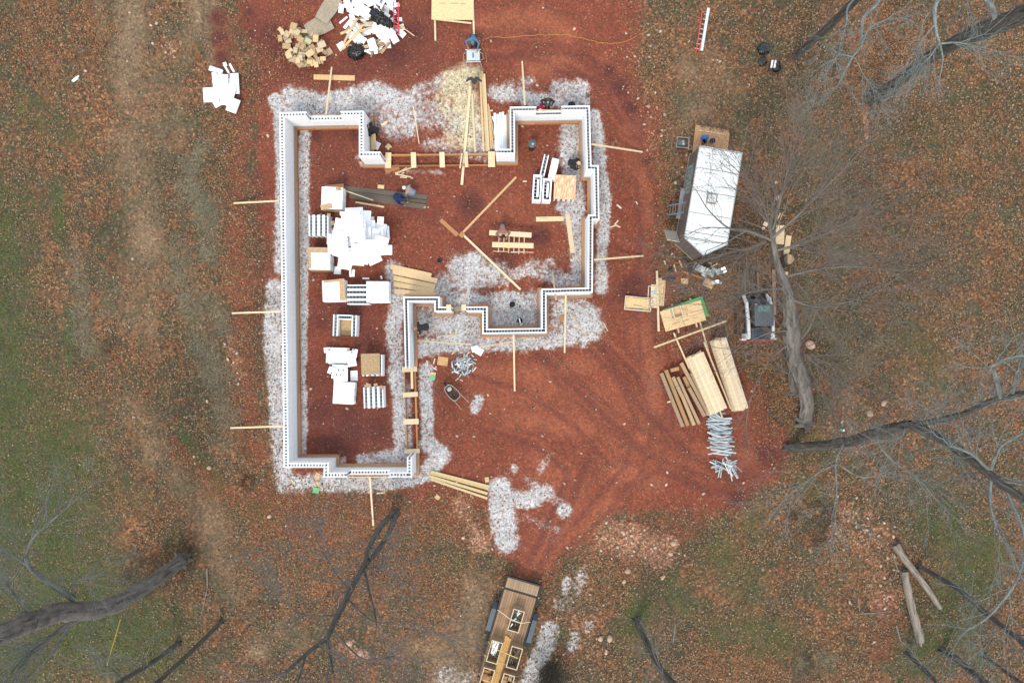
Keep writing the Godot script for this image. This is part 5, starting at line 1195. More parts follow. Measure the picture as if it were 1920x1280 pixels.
# ------------------------------------------------------------------ people
func body_mesh(bones: Array, cols: Array, mb: MB) -> void:   # bones: [a, b, ra, rb, colour]; joined by a smooth minimum and meshed as surface nets
	var lo := Vector3.ONE * 9.0; var hi := Vector3.ONE * -9.0
	for b in bones:
		for e in 2:
			var p: Vector3 = b[e]
			lo = lo.min(p - Vector3.ONE * 0.28); hi = hi.max(p + Vector3.ONE * 0.28)
	var cs := 0.03
	var nx := int((hi.x - lo.x) / cs) + 1; var ny := int((hi.y - lo.y) / cs) + 1; var nz := int((hi.z - lo.z) / cs) + 1
	var D := PackedFloat32Array(); D.resize(nx * ny * nz); D.fill(1.0)
	var N := PackedFloat32Array(); N.resize(nx * ny * nz); N.fill(1.0)
	var I := PackedByteArray(); I.resize(nx * ny * nz)
	for b in bones:
		var pa: Vector3 = b[0]; var pb: Vector3 = b[1]
		var ra: float = b[2]; var rb: float = b[3]
		var rr := maxf(ra, rb) + 0.07
		var b0 := ((pa.min(pb) - Vector3.ONE * rr - lo) / cs).max(Vector3.ZERO)
		var b1 := ((pa.max(pb) + Vector3.ONE * rr - lo) / cs)
		var ab := pb - pa
		var l2 := maxf(ab.length_squared(), 1e-6)
		for z in range(int(b0.z), mini(nz - 1, int(b1.z)) + 1):
			for y in range(int(b0.y), mini(ny - 1, int(b1.y)) + 1):
				for x in range(int(b0.x), mini(nx - 1, int(b1.x)) + 1):
					var p := lo + Vector3(x, y, z) * cs
					var t := clampf((p - pa).dot(ab) / l2, 0, 1)
					var d := p.distance_to(pa + ab * t) - lerpf(ra, rb, t)
					var k := (z * ny + y) * nx + x
					if d < N[k]: N[k] = d; I[k] = b[4]
					var o := D[k]
					var h := clampf(0.5 + 0.5 * (o - d) / 0.045, 0, 1)
					D[k] = lerpf(o, d, h) - 0.045 * h * (1.0 - h)
	var vi := {}
	var ps := []; var nn := []; var cc := []
	var st := [1, nx, nx * ny]
	for z in nz - 1:
		for y in ny - 1:
			for x in nx - 1:
				var k := (z * ny + y) * nx + x
				var d0 := D[k]
				if d0 > 0.09 or d0 < -0.09: continue
				var s := 0; var acc := Vector3.ZERO
				for e in [[0, 0, 0, 0], [1, 0, 0, 0], [0, 1, 0, 0], [1, 1, 0, 0], [0, 0, 0, 1], [1, 0, 0, 1], [0, 0, 1, 1], [1, 0, 1, 1], [0, 0, 0, 2], [1, 0, 0, 2], [0, 1, 0, 2], [1, 1, 0, 2]]:
					var ox: int; var oy: int; var oz: int
					match e[3]:
						0: ox = 0; oy = e[0]; oz = e[1]
						1: ox = e[0]; oy = 0; oz = e[2]
						_: ox = e[0]; oy = e[1]; oz = 0
					var q: int = k + ox + oy * nx + oz * nx * ny
					var da := D[q]; var db := D[q + st[e[3]]]
					if (da < 0.0) != (db < 0.0):
						var t := da / (da - db)
						var v := Vector3(ox, oy, oz)
						v[e[3]] += t
						acc += v; s += 1
				if s == 0: continue
				vi[k] = ps.size()
				ps.append(lo + (Vector3(x, y, z) + acc / s) * cs)
				var xg := D[k + 1] - D[k] + D[k + 1 + nx] - D[k + nx]; var yg := D[k + nx] - D[k] + D[k + nx + 1] - D[k + 1]
				var zg := D[k + nx * ny] - D[k] + D[k + nx * ny + 1] - D[k + 1]
				nn.append(Vector3(xg, yg, zg).normalized()); cc.append(cols[I[k]])
	for z in range(1, nz - 1):
		for y in range(1, ny - 1):
			for x in range(1, nx - 1):
				var k := (z * ny + y) * nx + x
				var d0 := D[k]
				if d0 > 0.09 or d0 < -0.09: continue
				for ax in 3:
					if (d0 < 0.0) == (D[k + st[ax]] < 0.0): continue
					var u: int = st[(ax + 1) % 3]; var w: int = st[(ax + 2) % 3]
					var q := [k, k - u, k - u - w, k - w]
					if not (vi.has(q[0]) and vi.has(q[1]) and vi.has(q[2]) and vi.has(q[3])): continue
					var a: int = vi[q[0]]; var b: int = vi[q[1]]; var c: int = vi[q[2]]; var d: int = vi[q[3]]
					mb.tri(ps[a], ps[b], ps[c], nn[a], nn[b], nn[c], cc[a]); mb.tri(ps[a], ps[c], ps[d], nn[a], nn[c], nn[d], cc[a])
func hand(mb: MB, wrist: Vector3, dir: Vector3, side: float, skin: Color) -> void:
	var x := dir.normalized()
	var up := Vector3.UP if absf(x.y) < 0.9 else Vector3.FORWARD
	var z := x.cross(up).normalized()
	var y := z.cross(x)
	var xf := Transform3D(Basis(x, y, z), wrist)
	mb.ball(xf * T(Vector3(0.045, 0, 0)), Vector3(0.055, 0.02, 0.042), skin, 8, 6)
	var lens := [0.07, 0.08, 0.075, 0.058]
	for k in 4:
		var b := Vector3(0.085, 0, (k - 1.5) * 0.021)
		mb.tube(PackedVector3Array([xf * b, xf * (b + Vector3(lens[k] * 0.5, -0.008, 0)), xf * (b + Vector3(lens[k] * 0.85, -0.035, 0))]), PackedFloat32Array([0.0095, 0.009, 0.007]), 5, skin)
	mb.tube(PackedVector3Array([xf * Vector3(0.03, 0, -side * 0.035), xf * Vector3(0.06, -0.01, -side * 0.065), xf * Vector3(0.085, -0.02, -side * 0.07)]), PackedFloat32Array([0.012, 0.01, 0.008]), 5, skin)
func person(label: String, at: Vector3, face_deg: float, pose: String, top_c: Color, leg_c: Color, hair_c: Color, hat := "", hands: Array = [], shirt_c := Color(-1, 0, 0)) -> void:
	# faces +z, then turned by face_deg (0 looks down the picture, 90 to its right)
	var t := thing("person", label, "person", at, deg_to_rad(face_deg))
	var hip := Vector3(0, 0.93, 0); var bend := 0.35
	var kn := [Vector3(-0.11, 0.5, 0.05), Vector3(0.11, 0.5, 0.03)]; var an := [Vector3(-0.12, 0.09, 0.0), Vector3(0.13, 0.09, -0.03)]
	match pose:
		"bend": bend = 1.15; hip = Vector3(0, 0.9, -0.12); kn = [Vector3(-0.13, 0.5, 0.03), Vector3(0.14, 0.5, 0.0)]
		"stoop": bend = 0.75; hip = Vector3(0, 0.92, -0.08)
		"crouch":
			bend = 0.7; hip = Vector3(0, 0.42, -0.1)
			kn = [Vector3(-0.2, 0.52, 0.28), Vector3(0.2, 0.45, 0.26)]; an = [Vector3(-0.15, 0.09, 0.06), Vector3(0.15, 0.09, -0.02)]
		"stand": bend = 0.12
	var d := Vector3(0, cos(bend), sin(bend))
	var hb := bend + 0.25
	var dh := Vector3(0, cos(hb), sin(hb))
	var belly := hip + d * 0.2; var chest := hip + d * 0.40; var neck := hip + d * 0.53
	var head := neck + dh * 0.17
	var bones := []
	bones.append([hip + Vector3(-0.06, 0, 0), hip + Vector3(0.06, 0, 0), 0.135, 0.135, 1])
	bones.append([hip + d * 0.08, belly, 0.135, 0.135, 0]); bones.append([belly + Vector3(-0.04, 0, 0), chest + Vector3(-0.07, 0, 0), 0.12, 0.13, 0]); bones.append([belly + Vector3(0.04, 0, 0), chest + Vector3(0.07, 0, 0), 0.12, 0.13, 0])
	bones.append([chest + d * 0.07 + Vector3(-0.15, 0, 0), chest + d * 0.07 + Vector3(0.15, 0, 0), 0.085, 0.085, 0])
	bones.append([chest + d * 0.08, neck, 0.07, 0.065, 0]); bones.append([neck, neck + dh * 0.08, 0.056, 0.054, 2])
	bones.append([head + dh * 0.03, head - dh * 0.03, 0.098, 0.09, 2])
	for s in 2:
		var sg := -1.0 if s == 0 else 1.0
		bones.append([hip + Vector3(sg * 0.09, -0.02, 0), kn[s], 0.1, 0.068, 1]); bones.append([kn[s], an[s], 0.068, 0.045, 1])
		bones.append([an[s] + Vector3(0, -0.03, -0.04), an[s] + Vector3(0, -0.045, 0.15), 0.05, 0.045, 3])
	var mb := MB.new()
	var skin := Color(0.42, 0.24, 0.16)
	var fw := Vector3(0, -sin(hb), cos(hb))
	for s in 2:
		var sg := -1.0 if s == 0 else 1.0
		var sh := chest + d * 0.06 + Vector3(sg * 0.2, 0, 0)
		var target := sh + Vector3(sg * 0.04, -0.42, 0.28)
		if hands.size() > s: target = hands[s]
		var v := target - sh
		if v.length() > 0.56: v = v.normalized() * 0.56
		target = sh + v
		var mid := sh + v * 0.5
		var bow := sqrt(maxf(0.0, 0.29 * 0.29 - v.length_squared() * 0.25))
		var out := (Vector3(sg * 0.8, -0.5, -0.4) - v.normalized() * Vector3(sg * 0.8, -0.5, -0.4).dot(v.normalized())).normalized()
		var el := mid + out * bow
		bones.append([sh, el, 0.068, 0.052, 0]); bones.append([el, target, 0.052, 0.04, 0])
		hand(mb, target, (target - el), sg, skin)
	body_mesh(bones, [top_c, leg_c, skin, Color(0.03, 0.025, 0.02)], mb)
	# face
	var hx := Transform3D(Basis(Vector3.RIGHT, dh, fw), head)
	mb.ball(hx * T(Vector3(0, -0.01, 0.1)), Vector3(0.015, 0.026, 0.022), skin, 6, 5)
	for s in [-1.0, 1.0]:
		mb.ball(hx * T(Vector3(s * 0.1, 0, 0)), Vector3(0.014, 0.032, 0.022), skin, 6, 5)
		mb.ball(hx * T(Vector3(s * 0.034, 0.012, 0.088)), Vector3(0.013, 0.009, 0.008), Color(0.05, 0.04, 0.04), 6, 4)
	mb.ball(hx * T(Vector3(0, -0.058, 0.084)), Vector3(0.026, 0.007, 0.01), Color(0.3, 0.12, 0.1), 6, 4)
	part(t, "body", mb, "cloth")
	var hm := MB.new()
	hm.ball(hx * T(Vector3(0, 0.025, -0.012), Vector3(-0.25, 0, 0)), Vector3(0.112, 0.112, 0.122), hair_c, 16, 10, 0.0, null, true)
	if hat == "cap": hm.ball(hx * T(Vector3(0, 0.045, 0.12), Vector3(0.15, 0, 0)), Vector3(0.075, 0.012, 0.075), hair_c, 12, 6)
	if hat == "hood": hm.ball(hx * T(Vector3(0, -0.02, -0.03)), Vector3(0.13, 0.145, 0.13), hair_c, 14, 10, 0.0, null, true)
	part(t, "cap" if hat == "cap" else ("hood" if hat == "hood" else "hair"), hm, "cloth")
	if shirt_c.r >= 0.0:
		var sm := MB.new()
		var sx := Transform3D(Basis(Vector3.RIGHT, d, Vector3(0, -sin(bend), cos(bend))), belly + d * 0.16)
		sm.ball(sx * T(Vector3(0, 0, 0.06)), Vector3(0.085, 0.24, 0.1), shirt_c, 12, 9)
		part(t, "shirt_front", sm, "cloth")
func build_people() -> void:
	var black := Color(0.02, 0.021, 0.024)
	var feet := func(px: float, py: float, h: float) -> Vector3:
		var p := P(px, py, h)
		p.y = gh(p.x, p.z)
		return p
	person("person in blue sweater and teal cap leaning over the table saw", feet.call(887, 70, 1.0), 0, "stoop", Color(0.10, 0.20, 0.36), black, Color(0.05, 0.22, 0.27), "cap", [Vector3(-0.3, 0.98, 0.5), Vector3(0.24, 0.98, 0.66)])
	person("blond person in grey shirt and tan trousers standing in the sawdust", feet.call(888.5, 148, 1.45), 180, "stand", Color(0.05, 0.06, 0.065), Color(0.36, 0.2, 0.1), Color(0.5, 0.36, 0.17), "", [Vector3(-0.27, 0.98, 0.16), Vector3(0.32, 1.02, 0.2)])
	person("person in black coat over pale shirt standing at the low sill", feet.call(1028, 184, 1.5), 0, "stand", black, Color(0.12, 0.13, 0.15), Color(0.09, 0.05, 0.03), "", [Vector3(-0.24, 0.98, 0.2), Vector3(0.2, 0.98, 0.26)], Color(0.55, 0.66, 0.7))
	person("person in red jacket and white cap crouching at the low sill", feet.call(1018, 197, 0.8), -25, "crouch", Color(0.45, 0.015, 0.06), Color(0.03, 0.03, 0.04), Color(0.78, 0.74, 0.74), "cap", [Vector3(-0.15, 0.45, 0.5), Vector3(0.3, 0.5, 0.45)])
	person("person in black jacket standing close outside the wall's corner", feet.call(1073.5, 192, 1.4), 10, "stoop", black, black, Color(0.10, 0.06, 0.035), "", [Vector3(-0.2, 0.9, 0.45), Vector3(0.2, 0.9, 0.45)])
	person("person in black with beige cap crouching on the inner gravel by the wall", feet.call(1073, 302, 0.8), 70, "crouch", black, Color(0.05, 0.05, 0.055), Color(0.62, 0.5, 0.34), "cap", [Vector3(-0.18, 0.4, 0.5), Vector3(0.16, 0.42, 0.5)])
	person("person in pinkish hooded jacket bending over the plank workbench", feet.call(942, 424, 1.1), 5, "bend", Color(0.30, 0.15, 0.13), Color(0.05, 0.055, 0.06), Color(0.02, 0.02, 0.022), "", [Vector3(-0.22, 0.85, 0.6), Vector3(0.2, 0.85, 0.62)])
	person("person in dark clothes bending on the gravel in the hooked wall's corner", feet.call(795, 612.5, 1.1), -80, "bend", Color(0.025, 0.028, 0.03), Color(0.03, 0.03, 0.035), Color(0.40, 0.22, 0.17), "", [Vector3(-0.3, 0.45, 0.42), Vector3(0.32, 0.5, 0.4)])
	person("person in navy hooded top crouching on the weathered planks", feet.call(743, 368, 0.7) + Vector3(0, 0.06, 0), 50, "crouch", Color(0.015, 0.03, 0.11), Color(0.02, 0.035, 0.1), Color(0.015, 0.03, 0.12), "hood", [Vector3(-0.1, 0.35, 0.6), Vector3(0.16, 0.32, 0.62)])
	person("person in grey top, white cap and jeans crouching beside the weathered planks", feet.call(771, 358, 0.7) + Vector3(0, 0.03, 0), -110, "crouch", Color(0.34, 0.30, 0.27), Color(0.12, 0.22, 0.36), Color(0.8, 0.8, 0.78), "cap", [Vector3(-0.2, 0.3, 0.4), Vector3(0.2, 0.3, 0.45)])
	person("person in black crouching outside the wall end near the plywood offcut", feet.call(701, 241, 0.7), -100, "crouch", black, Color(0.025, 0.025, 0.03), Color(0.02, 0.02, 0.02), "", [Vector3(-0.3, 0.35, 0.45), Vector3(0.3, 0.4, 0.4)])

# ------------------------------------------------------------------ vehicles
func wheel(parent: Node3D, at: Vector3, r: float, w: float, axis_x := true) -> void:
	var mb := MB.new()
	var xf := T(at, Vector3(0, 0, PI / 2))
	mb.lathe(xf, [Vector2(r * 0.55, -w * 0.5), Vector2(r * 0.9, -w * 0.5), Vector2(r, -w * 0.32), Vector2(r, w * 0.32), Vector2(r * 0.9, w * 0.5), Vector2(r * 0.55, w * 0.5)], 24, Color(0.02, 0.02, 0.021))
	var o := part(parent, "wheel", mb, "rubber")
	var rm := MB.new()
	rm.lathe(xf, [Vector2(0, -w * 0.3), Vector2(r * 0.56, -w * 0.42), Vector2(r * 0.56, w * 0.42), Vector2(0, w * 0.3)], 18, Color(0.45, 0.46, 0.47))
	part(o, "rim", rm, "metal")
func build_cargo_trailer() -> void:
	# local frame: +z runs to the V nose, x across; origin under the middle of the box
	var h := 2.75
	var rear := P(1352, 279.5, h); var front := P(1323.5, 452, h)
	var d := (front - rear).normalized()
	var c := (front + rear) * 0.5
	var L := rear.distance_to(front)
	var w := 1.17
	var t := thing("cargo_trailer", "brown enclosed trailer with white roof and V nose, ramp down, under bare branches", "trailer", Vector3(c.x, 0, c.z), atan2(d.x, d.z))
	var zb := -L * 0.5; var zf := L * 0.5; var nose := 0.78
	var brown := Color(0.13, 0.11, 0.105)
	var mb := MB.new()
	var poly := PackedVector2Array([Vector2(-w, zb), Vector2(w, zb), Vector2(w, zf), Vector2(0, zf + nose), Vector2(-w, zf)])
	mb.prism(poly, 0.5, h - 0.04, brown)
	part(t, "box_body", mb, "paint")
	var rf := MB.new()
	var pr := PackedVector2Array()
	for p in poly: pr.append(p * 1.005)
	rf.prism(pr, h - 0.04, h, Color(0.84, 0.89, 0.90))
	var roof := part(t, "roof", rf, "paint")
	var k := 0
	for z in [zb + 0.04, -1.35, -0.1, 1.1, 2.15, zf - 0.05]:
		bx(roof, "roof_seam", "paint", Vector3(0, h + 0.008, z), Vector3(w * 2.0, 0.016, 0.05 if k in [0, 5] else 0.05), Color(0.36, 0.37, 0.38), 0.004)
		k += 1
	for s in [-1.0, 1.0]:
		bx(roof, "roof_edge", "metal", Vector3(s * w, h + 0.012, 0), Vector3(0.05, 0.05, L), Color(0.66, 0.68, 0.69))
		var e := Vector2(w, nose)
		bx(roof, "roof_edge", "metal", Vector3(s * w * 0.5, h + 0.012, zf + nose * 0.5), Vector3(e.length(), 0.05, 0.05), Color(0.66, 0.68, 0.69), 0.006, Vector3(0, s * atan2(nose, w), 0))
	var v := bx(roof, "roof_vent", "paint", Vector3(-0.05, h + 0.07, 0.2), Vector3(0.42, 0.1, 0.42), Color(0.82, 0.84, 0.84), 0.02)
	bx(roof, "vent_flange", "paint", Vector3(-0.05, h + 0.01, 0.2), Vector3(0.58, 0.03, 0.58), Color(0.32, 0.32, 0.31))
	# skirt rails and wheels
	for s in [-1.0, 1.0]:
		bx(t, "lower_rail", "metal", Vector3(s * (w + 0.015), 0.52, 0), Vector3(0.03, 0.1, L), Color(0.45, 0.45, 0.44))
		for z in [-0.15, 0.72]: wheel(t, Vector3(s * (w - 0.02), 0.36, z), 0.36, 0.22)
		bx(t, "fender", "metal", Vector3(s * (w + 0.09), 0.76, 0.28), Vector3(0.24, 0.05, 1.75), Color(0.5, 0.5, 0.5), 0.015)
	# faded logo on the left flank: curling teal letters over a red patch
	var lg := MB.new()
	for i in 7:
		for j in 3:
			var z := -1.75 + i * 0.24 + 0.05 * j; var y := 1.0 + j * 0.42
			var pts := PackedVector3Array(); var rd := PackedFloat32Array()
			for q in 11:
				var a := q / 10.0 * TAU * 0.85 + i * 1.3 + j
				pts.append(Vector3(-w - 0.004, y + 0.15 * sin(a) + 0.03 * q * 0.2, z + 0.1 * cos(a))); rd.append(0.022)
			lg.tube(pts, rd, 4, Color(0.20, 0.32, 0.31))
	part(t, "logo_lettering", lg, "plastic")
	var lr := MB.new()
	lr.ball(T(Vector3(-w - 0.002, 1.55, 0.35)), Vector3(0.008, 0.24, 0.2), Color(0.36, 0.10, 0.09), 12, 8)
	part(t, "logo_patch", lr, "plastic")
	# side door swung open near the nose, rear ramp let down
	bx(t, "side_door", "paint", Vector3(-w - 0.42, 1.35, zf - 0.25), Vector3(0.72, 1.7, 0.04), Color(0.52, 0.48, 0.41), 0.01, Vector3(0.5, 0.0, 0.0))
	var rp := bx(t, "rear_ramp", "osb", Vector3(0, 0.27, zb - 0.92), Vector3(2.02, 0.04, 1.9), Color(0.56, 0.31, 0.15), 0.006, Vector3(0.22, PI, 0))
	bx(rp, "ramp_flap", "osb", Vector3(0, -0.03, 1.15), Vector3(2.0, 0.02, 0.5), Color(0.58, 0.33, 0.17))
	bx(rp, "ramp_strip", "wood", Vector3(0, 0.035, 0.8), Vector3(1.6, 0.02, 0.06), PALE)
	# tongue
	for s in [-1.0, 1.0]: bx(t, "tongue_bar", "metal", Vector3(s * 0.35, 0.46, zf + nose + 0.1), Vector3(0.09, 0.12, 1.3), Color(0.08, 0.08, 0.08), 0.01, Vector3(0, s * -0.45, 0))
	bx(t, "coupler", "metal", Vector3(0, 0.46, zf + nose + 0.75), Vector3(0.12, 0.1, 0.35), Color(0.08, 0.08, 0.08))
	for s in [0.0, 0.12]: bx(t, "nose_trim", "metal", Vector3(-w * 0.5 - 0.03, 0.62 + s, zf + nose * 0.5 + 0.04), Vector3(Vector2(w, nose).length(), 0.04, 0.03), Color(0.55, 0.48, 0.12) if s == 0.0 else Color(0.45, 0.45, 0.42), 0.004, Vector3(0, -atan2(nose, w), 0))
	ladder("aluminium_ladder", "blue-railed ladder leaning against the trailer's lettered side", P(1254, 394, 0.3), P(1296, 387, 2.0), 0.55, 8, Color(0.12, 0.24, 0.33), Color(0.45, 0.32, 0.24))
	# generator, jugs on the ramp
	var gp := P(1278, 270, 0.3)
	var g := thing("generator", "portable generator in a pale tube frame beside the trailer ramp", "generator", Vector3(gp.x, gh(gp.x, gp.z), gp.z), -0.08)
	bx(g, "engine", "metal", Vector3(0, 0.27, 0.02), Vector3(0.5, 0.34, 0.42), Color(0.10, 0.11, 0.12), 0.04)
	bx(g, "fuel_tank", "paint", Vector3(-0.04, 0.52, -0.02), Vector3(0.42, 0.14, 0.36), Color(0.08, 0.12, 0.13), 0.05)
	disc_part(g, "fuel_cap", Vector3(0.02, 0.6, -0.08), 0.05, Color(0.5, 0.52, 0.53))
	bx(g, "panel", "metal", Vector3(0.05, 0.61, 0.06), Vector3(0.14, 0.03, 0.14), Color(0.5, 0.55, 0.58), 0.01)
	for s in [-1.0, 1.0]:
		var fm := MB.new()
		var ps := PackedVector3Array([Vector3(s * 0.34, 0.03, -0.31), Vector3(s * 0.34, 0.62, -0.31), Vector3(s * 0.34, 0.65, -0.28), Vector3(s * 0.34, 0.65, 0.28), Vector3(s * 0.34, 0.62, 0.31), Vector3(s * 0.34, 0.03, 0.31)])
		fm.tube(ps, PackedFloat32Array([0.018, 0.018, 0.018, 0.018, 0.018, 0.018]), 8, Color(0.55, 0.52, 0.47))
		part(g, "frame_tube", fm, "metal")
		var f2 := MB.new()
		f2.tube(PackedVector3Array([Vector3(-0.34, 0.65, s * 0.29), Vector3(0.34, 0.65, s * 0.29)]), PackedFloat32Array([0.018, 0.018]), 8, Color(0.55, 0.52, 0.47))
		part(g, "frame_tube", f2, "metal")
	var hd := MB.new()
	var hp := PackedVector3Array(); var hr := PackedFloat32Array()
	for q in 13: hp.append(Vector3(0.46 + 0.12 * cos(q * TAU / 12), 0.5, 0.2 + 0.12 * sin(q * TAU / 12))); hr.append(0.012)
	hd.tube(hp, hr, 6, Color(0.6, 0.58, 0.55))
	part(g, "handle", hd, "metal")
	var bu := MB.new()
	bu.box(T(Vector3(0, 0.2, 0)), Vector3(0.42, 0.34, 0.3), Color(0.02, 0.13, 0.45), 0.08)
	bu.lathe(T(Vector3(0.1, 0.36, 0)), [Vector2(0, 0), Vector2(0.04, 0), Vector2(0.04, 0.05), Vector2(0, 0.05)], 12, Color(0.02, 0.13, 0.45))
	var jug := inst(bu, "plastic")
	jug.position = P(1321, 259, 0.4) - Vector3(0, 0.1, 0)
	top(jug, "water_jug", "bright blue plastic jug on the plywood ramp at the trailer's rear", "jug")
	bucket(P(1319, 268, 0.4), 0.13, 0.3, Color(0.012, 0.015, 0.07), "round navy bucket between the blue jug and the trailer")
	bucket(P(1334, 266, 0.4), 0.15, 0.3, Color(0.02, 0.014, 0.05), "dark purple-blue bucket on the ramp at the trailer's rear edge")
func disc_part(parent: Node3D, kind: String, at: Vector3, r: float, col: Color) -> void:
	var mb := MB.new()
	mb.lathe(T(at), [Vector2(0, -0.02), Vector2(r, -0.02), Vector2(r, 0.015), Vector2(0, 0.02)], 14, col)
	part(parent, kind, mb, "metal")
func bucket(at: Vector3, r: float, hgt: float, col: Color, label: String, fill_c := Color(-1, 0, 0)) -> void:
	var t := thing("bucket", label, "bucket", at)
	var mb := MB.new()
	mb.lathe(Transform3D.IDENTITY, [Vector2(0, 0), Vector2(r * 0.85, 0), Vector2(r, hgt), Vector2(r * 1.06, hgt), Vector2(r * 1.06, hgt - 0.02), Vector2(r * 0.97, hgt - 0.02), Vector2(r * 0.84, 0.02), Vector2(0, 0.02)], 20, col)
	part(t, "pail", mb, "plastic")
	var hm := MB.new()
	var hp := PackedVector3Array(); var hr := PackedFloat32Array()
	for q in 9: hp.append(Vector3(r * 1.05 * cos(q * PI / 8), hgt - 0.02 + 0.02 * sin(q * PI / 8), r * 1.05 * sin(q * PI / 8))); hr.append(0.004)
	hm.tube(hp, hr, 5, Color(0.4, 0.4, 0.4))
	part(t, "handle", hm, "metal")
	if fill_c.r >= 0.0:
		var fm := MB.new()
		fm.ball(T(Vector3(0, hgt * 0.8, 0)), Vector3(r * 0.92, 0.03, r * 0.92), fill_c, 12, 6)
		part(t, "contents", fm, "mud")
func build_loader() -> void:
	var c := P(1410, 594)
	var t := thing("track_loader", "white and dark grey track loader with pallet forks and muddy tracks", "loader", Vector3(c.x, gh(c.x, c.z), c.z), 0.02)
	var white := Color(0.76, 0.77, 0.78); var dark := Color(0.08, 0.09, 0.10)
	for s in [-1.0, 1.0]:
		# rubber track: a rounded loop with lugs
		var mb := MB.new()
		var loop := PackedVector2Array()
		for q in 8: loop.append(Vector2(0.85 + 0.28 * sin(q / 7.0 * PI), 0.30 - 0.28 * cos(q / 7.0 * PI)))
		for q in 8: loop.append(Vector2(-0.75 - 0.24 * sin(q / 7.0 * PI), 0.34 + 0.28 * cos(q / 7.0 * PI)))
		for i in loop.size():
			var a := loop[i]; var b := loop[(i + 1) % loop.size()]
			var x0: float = s * 0.86 - 0.2; var x1: float = s * 0.86 + 0.2
			var n := Vector2((b - a).y, -(b - a).x).normalized()
			mb.quad(Vector3(x0, a.y, -a.x), Vector3(x1, a.y, -a.x), Vector3(x1, b.y, -b.x), Vector3(x0, b.y, -b.x), Vector3(0, n.y, -n.x), Color(0.17, 0.09, 0.05))
			var m := int(ceil(a.distance_to(b) / 0.09))
			for k in m:
				var q := a.lerp(b, float(k) / m)
				mb.box(T(Vector3(s * 0.86, q.y, -q.x), Vector3(atan2(n.x, n.y) * -1.0, 0, 0)), Vector3(0.38, 0.05, 0.045), vary(Color(0.16, 0.085, 0.045), 0.2))
		part(t, "track", mb, "mud")
		var fb := MB.new()
		fb.prism(PackedVector2Array([Vector2(s * 0.86 - 0.16, -0.98), Vector2(s * 0.86 + 0.16, -0.98), Vector2(s * 0.86 + 0.16, 0.9), Vector2(s * 0.86 - 0.16, 0.9)]), 0.12, 0.5, Color(0.15, 0.085, 0.05))
		part(t, "track_frame", fb, "mud")
		# lift arm along the side, stepping down to the carriage
		var arm := MB.new()
		var pts := [Vector3(s * 0.68, 1.45, 1.18), Vector3(s * 0.68, 1.42, 0.3), Vector3(s * 0.68, 1.16, -0.75), Vector3(s * 0.66, 0.62, -1.2)]
		for i in 3:
			var xf := seg(pts[i], pts[i + 1])
			arm.box(xf, Vector3(pts[i].distance_to(pts[i + 1]) + 0.08, 0.22 if i < 2 else 0.18, 0.15), white, 0.02)
		part(t, "lift_arm", arm, "paint")
		bx(t, "tower", "paint", Vector3(s * 0.68, 0.95, 1.12), Vector3(0.2, 0.95, 0.34), white, 0.03)
		var cy := MB.new()
		cy.tube(PackedVector3Array([Vector3(s * 0.56, 0.75, 0.95), Vector3(s * 0.58, 1.25, -0.2)]), PackedFloat32Array([0.045, 0.04]), 10, dark)
		part(t, "lift_cylinder", cy, "metal")
		var lp := bx(t, "tail_light", "plastic", Vector3(s * 0.86, 1.02, 1.38), Vector3(0.12, 0.22, 0.06), Color(0.42, 0.03, 0.03), 0.01)
		bx(t, "tail_guard", "paint", Vector3(s * 0.86, 0.95, 1.3), Vector3(0.24, 0.5, 0.1), white, 0.02)
		bx(t, "fork", "metal", Vector3(s * 0.38 - 0.02, 0.12, -2.0), Vector3(0.1, 0.05, 1.15), Color(0.36, 0.26, 0.15), 0.008)
	bx(t, "chassis", "paint", Vector3(0, 0.55, 0.1), Vector3(1.25, 0.55, 2.2), dark, 0.04)
	bx(t, "engine_cover", "paint", Vector3(0, 1.12, 1.0), Vector3(1.06, 0.66, 0.72), Color(0.075, 0.09, 0.11), 0.05)
	for k in 5: bx(t, "cooling_slat", "paint", Vector3(0, 1.46, 0.76 + k * 0.12), Vector3(0.8, 0.02, 0.05), Color(0.03, 0.035, 0.04))
	bx(t, "rear_bumper", "paint", Vector3(0, 0.58, 1.4), Vector3(1.5, 0.26, 0.1), Color(0.45, 0.05, 0.06), 0.02)
	bx(t, "label_plate", "paint", Vector3(0.2, 1.2, 1.365), Vector3(0.26, 0.06, 0.012), Color(0.8, 0.8, 0.8))
	# cab
	for s in [-1.0, 1.0]:
		for z in [-0.62, 0.52]: bx(t, "cab_post", "paint", Vector3(s * 0.46, 1.42, z), Vector3(0.08, 1.12, 0.08), Color(0.03, 0.035, 0.04))
		bx(t, "side_screen", "paint", Vector3(s * 0.47, 1.45, -0.05), Vector3(0.015, 0.95, 1.05), Color(0.05, 0.06, 0.065))
	var rf := bx(t, "cab_roof", "paint", Vector3(0, 2.02, -0.02), Vector3(1.04, 0.1, 1.18), Color(0.10, 0.12, 0.14), 0.04)
	bx(rf, "roof_window", "plastic", Vector3(0, 0.052, -0.36), Vector3(0.66, 0.014, 0.34), Color(0.10, 0.22, 0.21))
	for k in 5: bx(rf, "roof_rib", "paint", Vector3(-0.28 + k * 0.14, 0.062, -0.36), Vector3(0.03, 0.02, 0.3), Color(0.16, 0.32, 0.3))
	bx(t, "seat", "cloth", Vector3(0, 1.0, 0.1), Vector3(0.5, 0.3, 0.5), Color(0.03, 0.03, 0.03), 0.06)
	for s in [-1.0, 1.0]: bx(t, "head_light", "plastic", Vector3(s * 0.42, 1.95, -0.64), Vector3(0.16, 0.1, 0.06), Color(0.6, 0.62, 0.62), 0.02)
	bx(t, "front_hood", "paint", Vector3(0.62, 1.1, -0.95), Vector3(0.24, 0.2, 0.3), white, 0.05)
